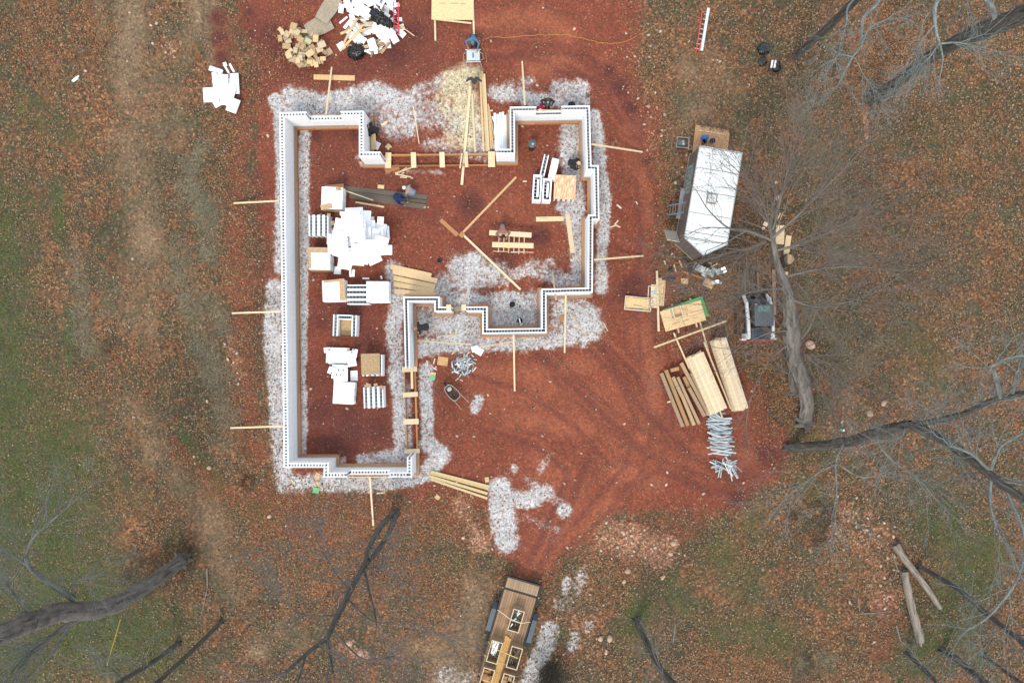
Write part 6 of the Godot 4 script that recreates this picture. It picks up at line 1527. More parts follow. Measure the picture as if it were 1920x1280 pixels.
	# carriage with backrest
	bx(t, "fork_carriage", "metal", Vector3(0, 0.48, -1.36), Vector3(1.16, 0.72, 0.08), Color(0.05, 0.05, 0.05), 0.015)
	bx(t, "quick_coupler", "metal", Vector3(0, 0.5, -1.22), Vector3(1.1, 0.4, 0.18), Color(0.06, 0.055, 0.05), 0.02)
func build_flatbed() -> void:
	var h := 0.72
	var a := P(952.4, 1082, h); var b := P(1012.3, 1099.6, h)
	var m := (a + b) * 0.5
	var x := (b - a).normalized()
	var z := Vector3(-x.z, 0, x.x)
	var L := 5.8; var w := a.distance_to(b)
	var yaw := atan2(-x.z, x.x)
	var o := m + z * L * 0.5
	var t := thing("flatbed_trailer", "black-framed flatbed trailer with a worn plank deck carrying five crates", "trailer", Vector3(o.x, 0, o.z), yaw)
	var black := Color(0.022, 0.023, 0.025)
	var n := 13
	for k in n:
		var pw := w / n
		bx(t, "deck_plank", "wood", Vector3(-w * 0.5 + (k + 0.5) * pw, h - 0.03, 0.35), Vector3(pw - 0.008, 0.05, L - 0.72), vary(Color(0.36, 0.24, 0.15), 0.16), 0.004)
		bx(t, "dovetail_plank", "wood", Vector3(-w * 0.5 + (k + 0.5) * pw, h - 0.06, -L * 0.5 + 0.3), Vector3(pw - 0.008, 0.05, 0.58), vary(Color(0.40, 0.30, 0.21), 0.14), 0.004, Vector3(-0.1, 0, 0))
	bx(t, "cross_bar", "metal", Vector3(0, h - 0.04, -L * 0.5 + 0.65), Vector3(w, 0.06, 0.09), black)
	bx(t, "rear_bar", "metal", Vector3(0, h - 0.06, -L * 0.5 - 0.05), Vector3(w + 0.2, 0.16, 0.1), black, 0.01)
	bx(t, "front_bar", "metal", Vector3(0, h - 0.06, L * 0.5 + 0.04), Vector3(w + 0.1, 0.16, 0.1), black, 0.01)
	for s in [-1.0, 1.0]:
		bx(t, "side_rail", "metal", Vector3(s * (w * 0.5 + 0.05), h - 0.07, 0), Vector3(0.08, 0.16, L), black, 0.01)
		for q in [-0.42, 0.46]: wheel(t, Vector3(s * (w * 0.5 + 0.26), 0.36, -0.35 + q), 0.36, 0.24)
		bx(t, "fender", "metal", Vector3(s * (w * 0.5 + 0.26), 0.82, -0.33), Vector3(0.3, 0.04, 1.3), Color(0.06, 0.075, 0.095), 0.015)
		for e in [-1.0, 1.0]: bx(t, "fender_end", "metal", Vector3(s * (w * 0.5 + 0.26), 0.70, -0.33 + e * 0.80), Vector3(0.3, 0.04, 0.42), Color(0.05, 0.065, 0.08), 0.015, Vector3(e * 0.65, 0, 0))
		for q in [-2.5, -1.5, 1.0, 2.2]: bx(t, "stake_pocket", "metal", Vector3(s * (w * 0.5 + 0.12), h - 0.07, q), Vector3(0.08, 0.12, 0.1), black)
		bx(t, "marker_light", "plastic", Vector3(s * (w * 0.5 + 0.12), h - 0.02, -2.25), Vector3(0.06, 0.06, 0.06), Color(0.5, 0.35, 0.25))
		bx(t, "tongue_bar", "metal", Vector3(s * 0.3, 0.55, L * 0.5 + 0.55), Vector3(0.09, 0.12, 1.3), black, 0.01, Vector3(0, s * -0.45, 0))
	bx(t, "jack_stand", "metal", Vector3(0.25, 0.45, L * 0.5 + 0.35), Vector3(0.09, 0.85, 0.09), black, 0.01)
	# crates
	var world := t.transform
	var cr := [[0.12, -0.88, 0, "open-topped crate of metal clips alone on the bare deck"], [-0.55, 1.15, 1, "open-topped crate of long metal strips beside golden planks"], [0.62, 1.15, 2, "open-topped crate of dark steel parts on the flatbed"], [-0.55, 2.75, 3, "open-topped crate of brown boards at the tongue end"], [0.62, 2.75, 4, "open-topped crate of wood blocks and one white block"]]
	for q in cr:
		var k := thing("wooden_crate", q[3], "crate", world * Vector3(q[0], h + 0.002, q[1]), yaw, "crates on the flatbed")
		var cw := 0.62; var cl := 1.22; var ch := 0.62
		bx(k, "floor", "osb", Vector3(0, 0.012, 0), Vector3(cw, 0.02, cl), Color(0.36, 0.25, 0.15), 0.002)
		for s in [-1.0, 1.0]:
			bx(k, "side", "osb", Vector3(s * cw * 0.5, ch * 0.5, 0), Vector3(0.016, ch, cl), Color(0.34, 0.25, 0.17), 0.002)
			bx(k, "end", "osb", Vector3(0, ch * 0.5, s * cl * 0.5), Vector3(cw, ch, 0.016), Color(0.34, 0.25, 0.17), 0.002)
			bx(k, "rim", "wood", Vector3(s * (cw * 0.5 - 0.005), ch + 0.02, 0), Vector3(0.05, 0.04, cl + 0.05), Color(0.72, 0.62, 0.48))
			bx(k, "rim", "wood", Vector3(0, ch + 0.019, s * (cl * 0.5 - 0.005)), Vector3(cw - 0.06, 0.038, 0.05), Color(0.72, 0.62, 0.48))
		for i in [26, 16, 26, 8, 9][q[2]]:
			var s := Vector3(rng.randf_range(0.14, 0.3), 0.02, rng.randf_range(0.04, 0.07)); var col := ZINC; var mt := "metal"; var nmx := "metal_clip"; var yw := rng.randf() * TAU
			match q[2]:
				0:
					if i % 2: col = Color(0.05, 0.06, 0.06)
				1: s = Vector3(0.06, 0.02, rng.randf_range(0.5, 0.85)); yw = rng.randfn() * 0.1; nmx = "metal_strip"
				2: col = Color(0.07, 0.06, 0.055); s = Vector3(0.04, 0.03, 0.4); yw = rng.randfn() * 0.4; nmx = "steel_part"
				3: col = Color(0.46, 0.26, 0.12); s = Vector3(0.26, 0.06, 0.4); mt = "wood"; nmx = "board_piece"; yw = rng.randfn() * 0.15
				4: col = Color(0.5, 0.34, 0.2) if i else Color(0.85, 0.82, 0.76); s = Vector3(0.22, 0.1, 0.24); mt = "wood"; nmx = "wood_block"; yw = rng.randfn() * 0.2
			var mb := MB.new()
			mb.box(Transform3D.IDENTITY, s, vary(col, 0.15), 0.004)
			var ob := inst(mb, mt)
			var lx := rng.randf_range(-0.18, 0.18); var lz := rng.randf_range(-0.42, 0.42)
			if q[2] == 1: lz = rng.randf_range(-0.15, 0.15)
			if q[2] == 4: lx = -0.14 + 0.28 * (i % 2); lz = -0.45 + 0.22 * (i / 2)
			if q[2] == 4 and i == 0: lx = 0.13; lz = 0.0
			var ly: float = 0.06 + i * 0.016
			if q[2] == 4: ly = 0.3
			if q[2] == 3: ly = 0.08 + i * 0.045
			ob.transform = k.transform * T(Vector3(lx, ly, lz), Vector3(0, yw, 0))
			top(ob, nmx, ["galvanised clip in the crate alone on the bare deck", "long galvanised strip in the crate beside golden planks", "dark steel part in the crate on the flatbed", "brown board piece in the crate at the tongue end", "wood block in the crate with the white block"][q[2]], ["clip", "metal strip", "steel part", "board", "wood block"][q[2]], "contents of the flatbed crates")
	for k in 3:
		for l in 2:
			var mb := MB.new()
			mb.box(Transform3D.IDENTITY, Vector3(0.12, 0.045, 3.3), vary(Color(0.72, 0.46, 0.18), 0.06), 0.004)
			var ob := inst(mb, "wood")
			ob.transform = world * T(Vector3(0.03 + (k - 1) * 0.125, h + 0.03 + l * 0.047, 1.95 + 0.05 * k))
			top(ob, "lumber_board", "golden plank lying along the flatbed between the crates", "board", "golden planks on the flatbed")
	for q in [[-0.88, -1.0, 0.9, "pale strap over the lone crate"], [0.92, 1.12, 0.9, "yellow strap over the crates beside golden planks"], [1.72, 1.95, 0.5, "slack yellow strap between the pairs of crates"], [2.8, 2.9, 0.9, "yellow strap over the crates at the tongue end"]]:
		var mb := MB.new()
		var ps := []; var hh := 0.67
		for xx in [-1.02, -0.75, -0.3, 0.3, 0.8, 1.02]: ps.append(Vector3(xx, h + (0.02 if absf(xx) > 1.0 else hh) if q[2] > 0.6 else h + 0.12, lerpf(q[0], q[1], (xx + 1.0) * 0.5)))
		if q[0] < 0.0:
			ps = [Vector3(-1.0, h, -0.95), Vector3(-0.2, h + 0.675, -0.88), Vector3(0.44, h + 0.675, -0.85), Vector3(1.0, h, -0.8)]
		for i in ps.size() - 1: mb.box(seg(ps[i], ps[i + 1]), Vector3(ps[i].distance_to(ps[i + 1]) + 0.01, 0.005, 0.05), Color(0.72, 0.6, 0.42) if q[0] < 0.0 else Color(0.62, 0.5, 0.16))
		var ob := inst(mb, "cloth")
		ob.transform = world
		top(ob, "ratchet_strap", q[3], "strap")

# ------------------------------------------------------------------ tools and small things
func build_tools() -> void:
	# table saw
	var p := P(887, 103.5, 0.88)
	var t := thing("table_saw", "white-topped table saw on a folding tube stand beside the blue-clad worker", "table saw", Vector3(p.x, gh(p.x, p.z), p.z), 0.02)
	bx(t, "table_top", "metal", Vector3(0, 0.87, 0), Vector3(0.74, 0.03, 0.58), Color(0.72, 0.78, 0.8), 0.008)
	bx(t, "blade_insert", "plastic", Vector3(0, 0.888, 0.0), Vector3(0.085, 0.008, 0.3), Color(0.16, 0.18, 0.2))
	bx(t, "blade", "metal", Vector3(0, 0.92, 0.02), Vector3(0.004, 0.09, 0.2), Color(0.5, 0.5, 0.5), 0.0)
	bx(t, "motor_housing", "plastic", Vector3(0, 0.72, 0), Vector3(0.52, 0.27, 0.46), Color(0.06, 0.06, 0.065), 0.04)
	bx(t, "fence_rail", "metal", Vector3(0, 0.86, 0.36), Vector3(0.84, 0.05, 0.06), Color(0.62, 0.66, 0.68))
	bx(t, "fence_rail", "metal", Vector3(0, 0.86, -0.33), Vector3(0.9, 0.04, 0.05), Color(0.62, 0.66, 0.68))
	bx(t, "rip_fence", "metal", Vector3(0.2, 0.90, 0.0), Vector3(0.05, 0.05, 0.66), Color(0.74, 0.78, 0.8))
	bx(t, "red_guard", "plastic", Vector3(0.17, 0.905, -0.14), Vector3(0.06, 0.04, 0.06), Color(0.5, 0.12, 0.12), 0.01)
	for s in [-1.0, 1.0]:
		var mb := MB.new()
		mb.tube(PackedVector3Array([Vector3(s * 0.5, 0.02, 0.5), Vector3(s * 0.36, 0.6, 0.2), Vector3(s * 0.36, 0.62, -0.2), Vector3(s * 0.5, 0.02, -0.45)]), PackedFloat32Array([0.018, 0.018, 0.018, 0.018]), 8, Color(0.6, 0.62, 0.62))
		part(t, "leg_tube", mb, "metal")
		var m2 := MB.new()
		m2.tube(PackedVector3Array([Vector3(s * 0.42, 0.82, 0.26), Vector3(s * 0.56, 0.78, 0.2), Vector3(s * 0.56, 0.78, -0.12), Vector3(s * 0.42, 0.82, -0.2)]), PackedFloat32Array([0.014, 0.014, 0.014, 0.014]), 8, Color(0.55, 0.55, 0.5))
		part(t, "side_handle", m2, "metal")
	# extension cord
	var cm := MB.new()
	var cp := PackedVector3Array(); var crr := PackedFloat32Array()
	var pts := [[611, 470], [602, 400], [572, 345], [590, 292], [660, 277], [760, 284], [900, 266], [1050, 262], [1200, 260], [1330, 284], [1450, 320], [1560, 328], [1650, 312], [1800, 240], [1930, 150]]
	for i in pts.size() - 1:
		for q in 5:
			var u := q / 5.0
			var a := G(760 + lerpf(pts[i][0], pts[i + 1][0], u) / 4.0, lerpf(pts[i][1], pts[i + 1][1], u) / 4.0)
			cp.append(a + Vector3(0.02 * sin(i * 3 + q), 0.012, 0.03 * sin(i * 2.1 + q * 1.3))); crr.append(0.011)
	cm.tube(cp, crr, 6, Color(0.62, 0.30, 0.07))
	top(inst(cm, "plastic"), "power_cable", "orange-yellow power cable snaking over the clay from the saw", "cable")
	# workbench of planks on battens
	var b := thing("plank_workbench", "workbench of two pale planks laid on six battens inside the foundation", "workbench", P(960, 452, 0) * Vector3(1, 0, 1), -0.03)
	bx(b, "plank", "wood", Vector3(-0.1, 0.78, -0.30), Vector3(2.42, 0.045, 0.29), PALE, 0.004, Vector3(0, -0.03, 0))
	bx(b, "plank", "wood", Vector3(0.06, 0.78, 0.34), Vector3(2.36, 0.045, 0.3), PALE, 0.004)
	for k in 6: bx(b, "batten", "wood", Vector3(-0.75 + k * 0.29, 0.735, 0.1 + 0.02 * k), Vector3(0.045, 0.042, 1.2 if k % 2 else 1.3), PALE)
	for s in [-0.75, 0.72]:
		for q in [-0.42, 0.62]:
			bx(b, "leg", "wood", Vector3(s, 0.355, q), Vector3(0.05, 0.72, 0.09), PINE)
		bx(b, "foot_rail", "wood", Vector3(s + 0.12, 0.5, 0.68), Vector3(0.85, 0.06, 0.045), PINE, 0.004, Vector3(0, 0, 0.06))
	bx(b, "batten", "wood", Vector3(0.35, 0.6, 0.7), Vector3(0.8, 0.05, 0.06), PALE, 0.004, Vector3(0, 0.05, 0))
	var sq := MB.new()
	sq.prism(PackedVector2Array([Vector2(-0.1, -0.12), Vector2(0.13, 0.12), Vector2(-0.1, 0.12)]), 0.0, 0.012, Color(0.75, 0.5, 0.08))
	var so := inst(sq, "plastic")
	so.position = P(953, 461, 0.805)
	top(so, "speed_square", "yellow triangular square lying on a workbench plank", "square")
	# wheelbarrow
	var wp := P(850, 735, 0.0)
	var w := thing("wheelbarrow", "grey wheelbarrow with a muddy tray standing on the clay", "wheelbarrow", Vector3(wp.x, gh(wp.x, wp.z), wp.z), -deg_to_rad(46))
	# tray: long axis along x, wheel at -x
	var rings := [[0.0, 0.30, 0.17, 0.30], [0.26, 0.44, 0.3, 0.57]]
	var tm := MB.new()
	var outl := func(hx: float, hz: float, cx: float) -> Array:
		var r := []
		for q in 28:
			var a := q / 28.0 * TAU
			var cxp := signf(cos(a)) * pow(absf(cos(a)), 0.55); var sz := signf(sin(a)) * pow(absf(sin(a)), 0.55)
			r.append(Vector3(cx + hx * cxp, 0, hz * sz * (1.0 - 0.18 * maxf(0.0, -cxp))))
		return r
	var lo: Array = outl.call(0.28, 0.17, 0.02); var hi: Array = outl.call(0.48, 0.3, -0.03)
	var ctr := Vector3(0.02, 0.34, 0)
	for q in 28:
		var q2 := (q + 1) % 28
		var a0: Vector3 = lo[q] + Vector3(0, 0.34, 0); var a1: Vector3 = lo[q2] + Vector3(0, 0.34, 0)
		var b0: Vector3 = hi[q] + Vector3(0, 0.62, 0); var b1: Vector3 = hi[q2] + Vector3(0, 0.62, 0)
		var n := (a0 - b0).cross(a1 - a0).normalized()
		tm.quad(a0, a1, b1, b0, n, Color(0.16, 0.11, 0.07)); tm.quad(a0 * Vector3(1.02, 1, 1.02) - Vector3(0, 0.008, 0), a1 * Vector3(1.02, 1, 1.02) - Vector3(0, 0.008, 0), b1 * Vector3(1.02, 1, 1.02), b0 * Vector3(1.02, 1, 1.02), -n, Color(0.2, 0.2, 0.2))
		tm.tri(ctr, a0, a1, Vector3.UP, Vector3.UP, Vector3.UP, Color(0.14, 0.09, 0.055))
	part(w, "tray", tm, "mud")
	var rm := MB.new()
	var rp := PackedVector3Array(); var rr := PackedFloat32Array()
	for q in 29: rp.append(hi[q % 28] + Vector3(0, 0.625, 0)); rr.append(0.018)
	rm.tube(rp, rr, 6, Color(0.6, 0.6, 0.58), false)
	part(w, "tray_rim", rm, "metal")
	var dm := MB.new()
	dm.ball(T(Vector3(-0.28, 0.5, 0)), Vector3(0.13, 0.05, 0.16), Color(0.55, 0.54, 0.52), 12, 8, 0.3, relief)
	part(w, "dried_concrete", dm, "stone")
	for s in [-1.0, 1.0]:
		var hm := MB.new()
		hm.tube(PackedVector3Array([Vector3(-0.62, 0.26, s * 0.08), Vector3(0.1, 0.36, s * 0.2), Vector3(0.5, 0.52, s * 0.26), Vector3(1.05, 0.6, s * 0.3)]), PackedFloat32Array([0.022, 0.022, 0.022, 0.02]), 8, Color(0.55, 0.42, 0.3))
		part(w, "handle", hm, "wood")
		var lm := MB.new()
		lm.tube(PackedVector3Array([Vector3(0.2, 0.4, s * 0.22), Vector3(0.32, 0.0, s * 0.24), Vector3(0.5, 0.0, s * 0.24)]), PackedFloat32Array([0.016, 0.016, 0.016]), 8, Color(0.25, 0.25, 0.25))
		part(w, "leg", lm, "metal")
	var wm := MB.new()
	wm.lathe(T(Vector3(-0.6, 0.2, 0), Vector3(PI / 2, 0, 0)), [Vector2(0, -0.03), Vector2(0.12, -0.04), Vector2(0.19, -0.045), Vector2(0.2, 0), Vector2(0.19, 0.045), Vector2(0.12, 0.04), Vector2(0, 0.03)], 20, Color(0.025, 0.025, 0.025))
	part(w, "wheel", wm, "rubber")
	# buckets and barrel
	bucket(G(960.5, 571), 0.16, 0.36, Color(0.018, 0.02, 0.024), "black bucket standing on the gravel of the stepped bay", Color(0.02, 0.02, 0.022))
	bucket(G(974.5, 601), 0.15, 0.36, Color(0.018, 0.02, 0.024), "black bucket with a pale strip standing out of it")
	lay(973.5, 597, 975.5, 606, 0.07, 0.03, FOAM, "pale strip standing across the black bucket", "", 0.36, "plastic_strip", "strip", "plastic")
	lay(975, 610, 980, 606, 0.07, 0.03, FOAM, "short pale strip on the gravel beside the black bucket", "", 0.0, "plastic_strip", "strip", "plastic")
	bucket(G(825, 489), 0.13, 0.2, Color(0.02, 0.02, 0.024), "small black pail at the rim of the pale gravel near the fanned planks")
	var bp := G(997, 277)
	var br := thing("plastic_barrel", "black waste bin with a grey lid standing on the clay near the corner blocks", "barrel", bp)
	var bm := MB.new()
	bm.lathe(Transform3D.IDENTITY, [Vector2(0, 0), Vector2(0.18, 0), Vector2(0.22, 0.85), Vector2(0.23, 0.87)], 20, Color(0.02, 0.022, 0.024))
	part(br, "body", bm, "plastic")
	var bl := MB.new()
	bl.lathe(T(Vector3(0, 0.86, 0)), [Vector2(0.245, 0), Vector2(0.24, 0.04), Vector2(0.12, 0.09), Vector2(0, 0.1)], 20, Color(0.06, 0.08, 0.09))
	bl.box(T(Vector3(0.04, 0.95, 0.04)), Vector3(0.14, 0.03, 0.1), Color(0.35, 0.38, 0.4), 0.01)
	part(br, "lid", bl, "plastic")
	# red ladder on the leaves, black things beside it
	ladder("extension_ladder", "red and silver ladder lying on the leaves near the clay's edge", P(1308, 96, 0.1), P(1323.5, 22, 0.1), 0.42, 8, Color(0.5, 0.06, 0.05), Color(0.6, 0.6, 0.6), 0.35)
	lay(1314.6, 97, 1327.5, 17, 0.16, 0.1, Color(0.72, 0.76, 0.78), "wide silver rail lying along the red ladder", "", 0.08, "ladder_rail", "rail", "metal")
	bag(P(1433, 91, 0.12), Vector3(0.34, 0.16, 0.3), 0.3, "black crumpled bag on the leaves near the thin trunk", Color(0.015, 0.02, 0.025))
	bag(P(1430, 115, 0.06), Vector3(0.26, 0.07, 0.22), 1.0, "flat black plastic scrap beside the crumpled bag", Color(0.02, 0.02, 0.018))
	var up := G(1452, 127)
	var ub := thing("plastic_tub", "black tub holding two white tubes near the thin trunk", "tub", up, 0.2)
	var um := MB.new()
	um.lathe(Transform3D.IDENTITY, [Vector2(0, 0.01), Vector2(0.3, 0.01), Vector2(0.36, 0.22), Vector2(0.38, 0.22), Vector2(0.36, 0.2), Vector2(0.29, 0.03), Vector2(0, 0.03)], 24, Color(0.03, 0.032, 0.034))
	part(ub, "shell", um, "plastic")
	var um2 := MB.new()
	um2.ball(T(Vector3(0.05, 0.12, 0.1)), Vector3(0.2, 0.1, 0.16), Color(0.015, 0.016, 0.018), 12, 8, 0.3, relief2)
	part(ub, "contents", um2, "bag")
	for s in [0.0, 0.17]:
		lay(1446 + s * 34, 116, 1443.5 + s * 34, 130, 0.1, 0.09, Color(0.82, 0.82, 0.8), "white tube sticking up out of the black tub", "white tubes in the tub", 0.2, "plastic_tube", "tube", "plastic")
	# small finds
	var gb := MB.new()
	gb.tube(PackedVector3Array([Vector3.ZERO, Vector3(0.16, 0, 0.03)]), PackedFloat32Array([0.06, 0.06]), 10, Color(0.04, 0.36, 0.25))
	gb.tube(PackedVector3Array([Vector3(0.16, 0, 0.03), Vector3(0.26, 0, 0.06)]), PackedFloat32Array([0.06, 0.055]), 10, Color(0.8, 0.82, 0.8))
	var go := inst(gb, "plastic")
	go.position = G(1575, 805) + Vector3(0, 0.06, 0)
	top(go, "plastic_bottle", "green and white bottle lying near the leaning dark trunk", "bottle")
	var wpc := MB.new()
	wpc.ball(Transform3D.IDENTITY, Vector3(0.28, 0.05, 0.1), Color(0.7, 0.74, 0.7), 10, 8, 0.4, relief2)
	var wo := inst(wpc, "plastic")
	wo.position = G(142, 148) + Vector3(0, 0.04, 0); wo.rotation.y = 0.7
	top(wo, "plastic_scrap", "pale crumpled plastic on the leaves beside the dirt track", "plastic")
	for q in [[53, 802, 0.2], [62, 803, 0.18], [66, 526, 0.26]]:
		var rg := MB.new()
		var gp := PackedVector3Array(); var g2 := PackedFloat32Array()
		for i in 17: gp.append(Vector3(q[2] * cos(i * TAU / 16), 0.02, q[2] * sin(i * TAU / 16))); g2.append(0.012)
		rg.tube(gp, g2, 5, Color(0.26, 0.26, 0.07))
		var ro := inst(rg, "plastic")
		ro.position = G(q[0], q[1])
		top(ro, "plastic_ring", "thin yellow ring lying in the green grass", "ring", "yellow rings in the grass")
	var yw := MB.new()
	yw.tube(PackedVector3Array([G(226, 1160), P(200, 1247, 2.6)]), PackedFloat32Array([0.03, 0.03]), 8, Color(0.55, 0.42, 0.06))
	top(inst(yw, "plastic"), "guy_wire_guard", "yellow guy wire guard slanting up beside the big trunk", "wire guard")
	# boulders that can be told apart
	for q in [[1126, 1197, 0.2], [1143, 1197, 0.23], [1177, 1070, 0.2], [1263, 1018, 0.18], [1257, 1038, 0.16], [1242, 1083, 0.14], [1630, 775, 0.22], [1657, 756, 0.18], [1518, 646, 0.3], [432, 242, 0.0], [392, 877, 0.16], [388, 752, 0.12], [676, 1223, 0.24], [655, 1205, 0.2], [1170, 1090, 0.16], [1300, 340, 0.14], [740, 1050, 0.0], [505, 968, 0.14], [1216, 200, 0.14], [1455, 342, 0.14], [1458, 372, 0.16]]:
		if q[2] <= 0.0: continue
		var sb := MB.new()
		sb.ball(T(Vector3.ZERO, Vector3(rng.randf(), rng.randf() * 6, rng.randf())), Vector3(q[2], q[2] * 0.6, q[2] * 0.8), vary(Color(0.60, 0.42, 0.29), 0.14), 14, 10, 0.35, relief)
		var so2 := inst(sb, "stone")
		so2.position = G(q[0], q[1]) + Vector3(0, q[2] * 0.3, 0)
		top(so2, "rock", rock_label(q[0], q[1], q[2]), "rock", "tan rocks on the ground")

func rock_label(x: float, y: float, r: float) -> String:
	var size := "large" if r > 0.21 else ("middling" if r > 0.15 else "small")
	if y > 1180 and x > 1100: return size + " tan rock of the pair near the slim trunk's foot"
	if y > 1000 and x > 1100: return size + " tan rock on the pale stony slope beyond the clay"
	if y > 1000: return size + " tan rock in bare dirt under the twin-trunk tree's twigs"
	if x > 1500: return size + " tan rock in the leaves between leaning and forked trees"
	if x > 1400: return size + " pinkish rock under the leaning tree's fan of twigs"
	if x > 1100: return size + " tan rock between the clay's edge and the white trailer"
	return size + " pale rock on the leafy strip beside the long wall"
# ------------------------------------------------------------------ trees
func twigs(mb: MB, a: Vector3, dir: Vector3, L: float, r: float, depth: int, up: float, col: Color) -> void:
	var n := 5
	var pts := PackedVector3Array([a]); var rad := PackedFloat32Array([r])
	var d := dir.normalized()
	var p := a
	for i in n:
		d = (d + Vector3(rng.randfn(), rng.randfn(), rng.randfn()) * 0.16 + Vector3.UP * up * 0.1).normalized()
		p += d * L / n
		p.y = maxf(p.y, 0.25)
		pts.append(p); rad.append(lerpf(r, r * 0.35, (i + 1.0) / n))
	mb.tube(pts, rad, 6 if r > 0.04 else (4 if r > 0.015 else 3), vary(col, 0.08), false)
	if depth <= 0: return
	var k := 3 + rng.randi() % 3
	for i in k:
		var u := rng.randf_range(0.25, 1.0)
		var j := mini(n - 1, int(u * n))
		var q := pts[j].lerp(pts[j + 1], u * n - j)
		var dd := (pts[j + 1] - pts[j]).normalized()
		var side := dd.cross(Vector3(rng.randfn(), rng.randfn(), rng.randfn())).normalized()
		twigs(mb, q, dd * rng.randf_range(0.8, 1.3) + side * rng.randf_range(0.3, 0.8), L * rng.randf_range(0.4, 0.75), maxf(0.006, lerpf(r, r * 0.35, u) * 0.75), depth - 1, up, col)
func smooth_path(px: Array) -> Array:        # [px, py, height, radius] knots -> dense points and radii
	var ks := []
	for q in px:
		var p := P(q[0], q[1], q[2])
		if q[2] <= 0.0: p.y = gh(p.x, p.z) - 0.1
		ks.append(p)
	var pts := PackedVector3Array(); var rad := PackedFloat32Array()
	for i in ks.size() - 1:
		var a: Vector3 = ks[maxi(i - 1, 0)]; var b: Vector3 = ks[i]; var c: Vector3 = ks[i + 1]; var d: Vector3 = ks[mini(i + 2, ks.size() - 1)]
		for q in 10:
			var u := q / 10.0
			var j: Vector3 = Vector3(rng.randfn(), rng.randfn(), rng.randfn()) * px[i][3] * 0.06
			pts.append(b.cubic_interpolate(c, a, d, u) + (j if q > 0 else Vector3.ZERO)); rad.append(lerpf(px[i][3], px[i + 1][3], u) * (1.0 + rng.randf_range(-0.06, 0.06)))
	pts.append(ks[-1]); rad.append(px[-1][3])
	return [pts, rad]
func tree(label: String, trunks: Array, limbs: Array, col: Color, bark: String, tw: Dictionary, seed_n: int, lcol := Color(-1, 0, 0)) -> void:
	rng.seed = seed_n
	var o := Node3D.new()
	top(o, "bare_tree", label, "tree")
	var ends := []
	for k in trunks:
		var s := smooth_path(k)
		var mb := MB.new()
		mb.trunk(s[0], s[1], 30, col, relief2, 0.1)
		if k[0][2] <= 0.0:
			# root flare
			for q in 6:
				var a := q * TAU / 6 + rng.randf()
				var b: Vector3 = s[0][0]
				var e: Vector3 = Vector3(cos(a), 0, sin(a)) * k[0][3] * 1.7
				mb.tube(PackedVector3Array([b + Vector3(0, 0.45, 0) + e * 0.25, b + e * 0.65 + Vector3(0, 0.2, 0), b + e]), PackedFloat32Array([k[0][3] * 0.55, k[0][3] * 0.4, k[0][3] * 0.15]), 7, col)
		part(o, "trunk", mb, bark)
		ends.append([s, tw.get("trunk", 4)])
	for k in limbs:
		var s := smooth_path(k)
		var mb := MB.new()
		mb.trunk(s[0], s[1], 9, lcol if lcol.r >= 0.0 else col, relief2, 0.05)
		part(o, "limb", mb, tw.get("limb_mat", bark))
		ends.append([s, tw.get("limb", 6) if ends.size() - trunks.size() >= int(tw.get("sparse", 0)) else 4])
	var cm := MB.new()
	for e in ends:
		var pts: PackedVector3Array = e[0][0]; var rad: PackedFloat32Array = e[0][1]
		for i in int(e[1]):
			var u := rng.randf_range(tw.get("from", 0.3), 1.0)
			var j := mini(pts.size() - 2, int(u * (pts.size() - 1)))
			var d := (pts[j + 1] - pts[j]).normalized()
			var side := d.cross(Vector3(rng.randfn(), rng.randfn(), rng.randfn())).normalized()
			twigs(cm, pts[j], d * 1.1 + side * rng.randf_range(0.4, 0.9), tw["len"] * rng.randf_range(0.5, 1.25), clampf(rad[j] * 0.35, 0.016, 0.035), tw.get("depth", 2), tw.get("up", 0.2), tw.get("col", col))
		var last := pts.size() - 1
		twigs(cm, pts[last], pts[last] - pts[last - 1], tw["len"], minf(rad[last] * 0.9, 0.05), tw.get("depth", 2), tw.get("up", 0.2), tw.get("col", col))
	part(o, "twig_crown", cm, tw.get("limb_mat", bark))
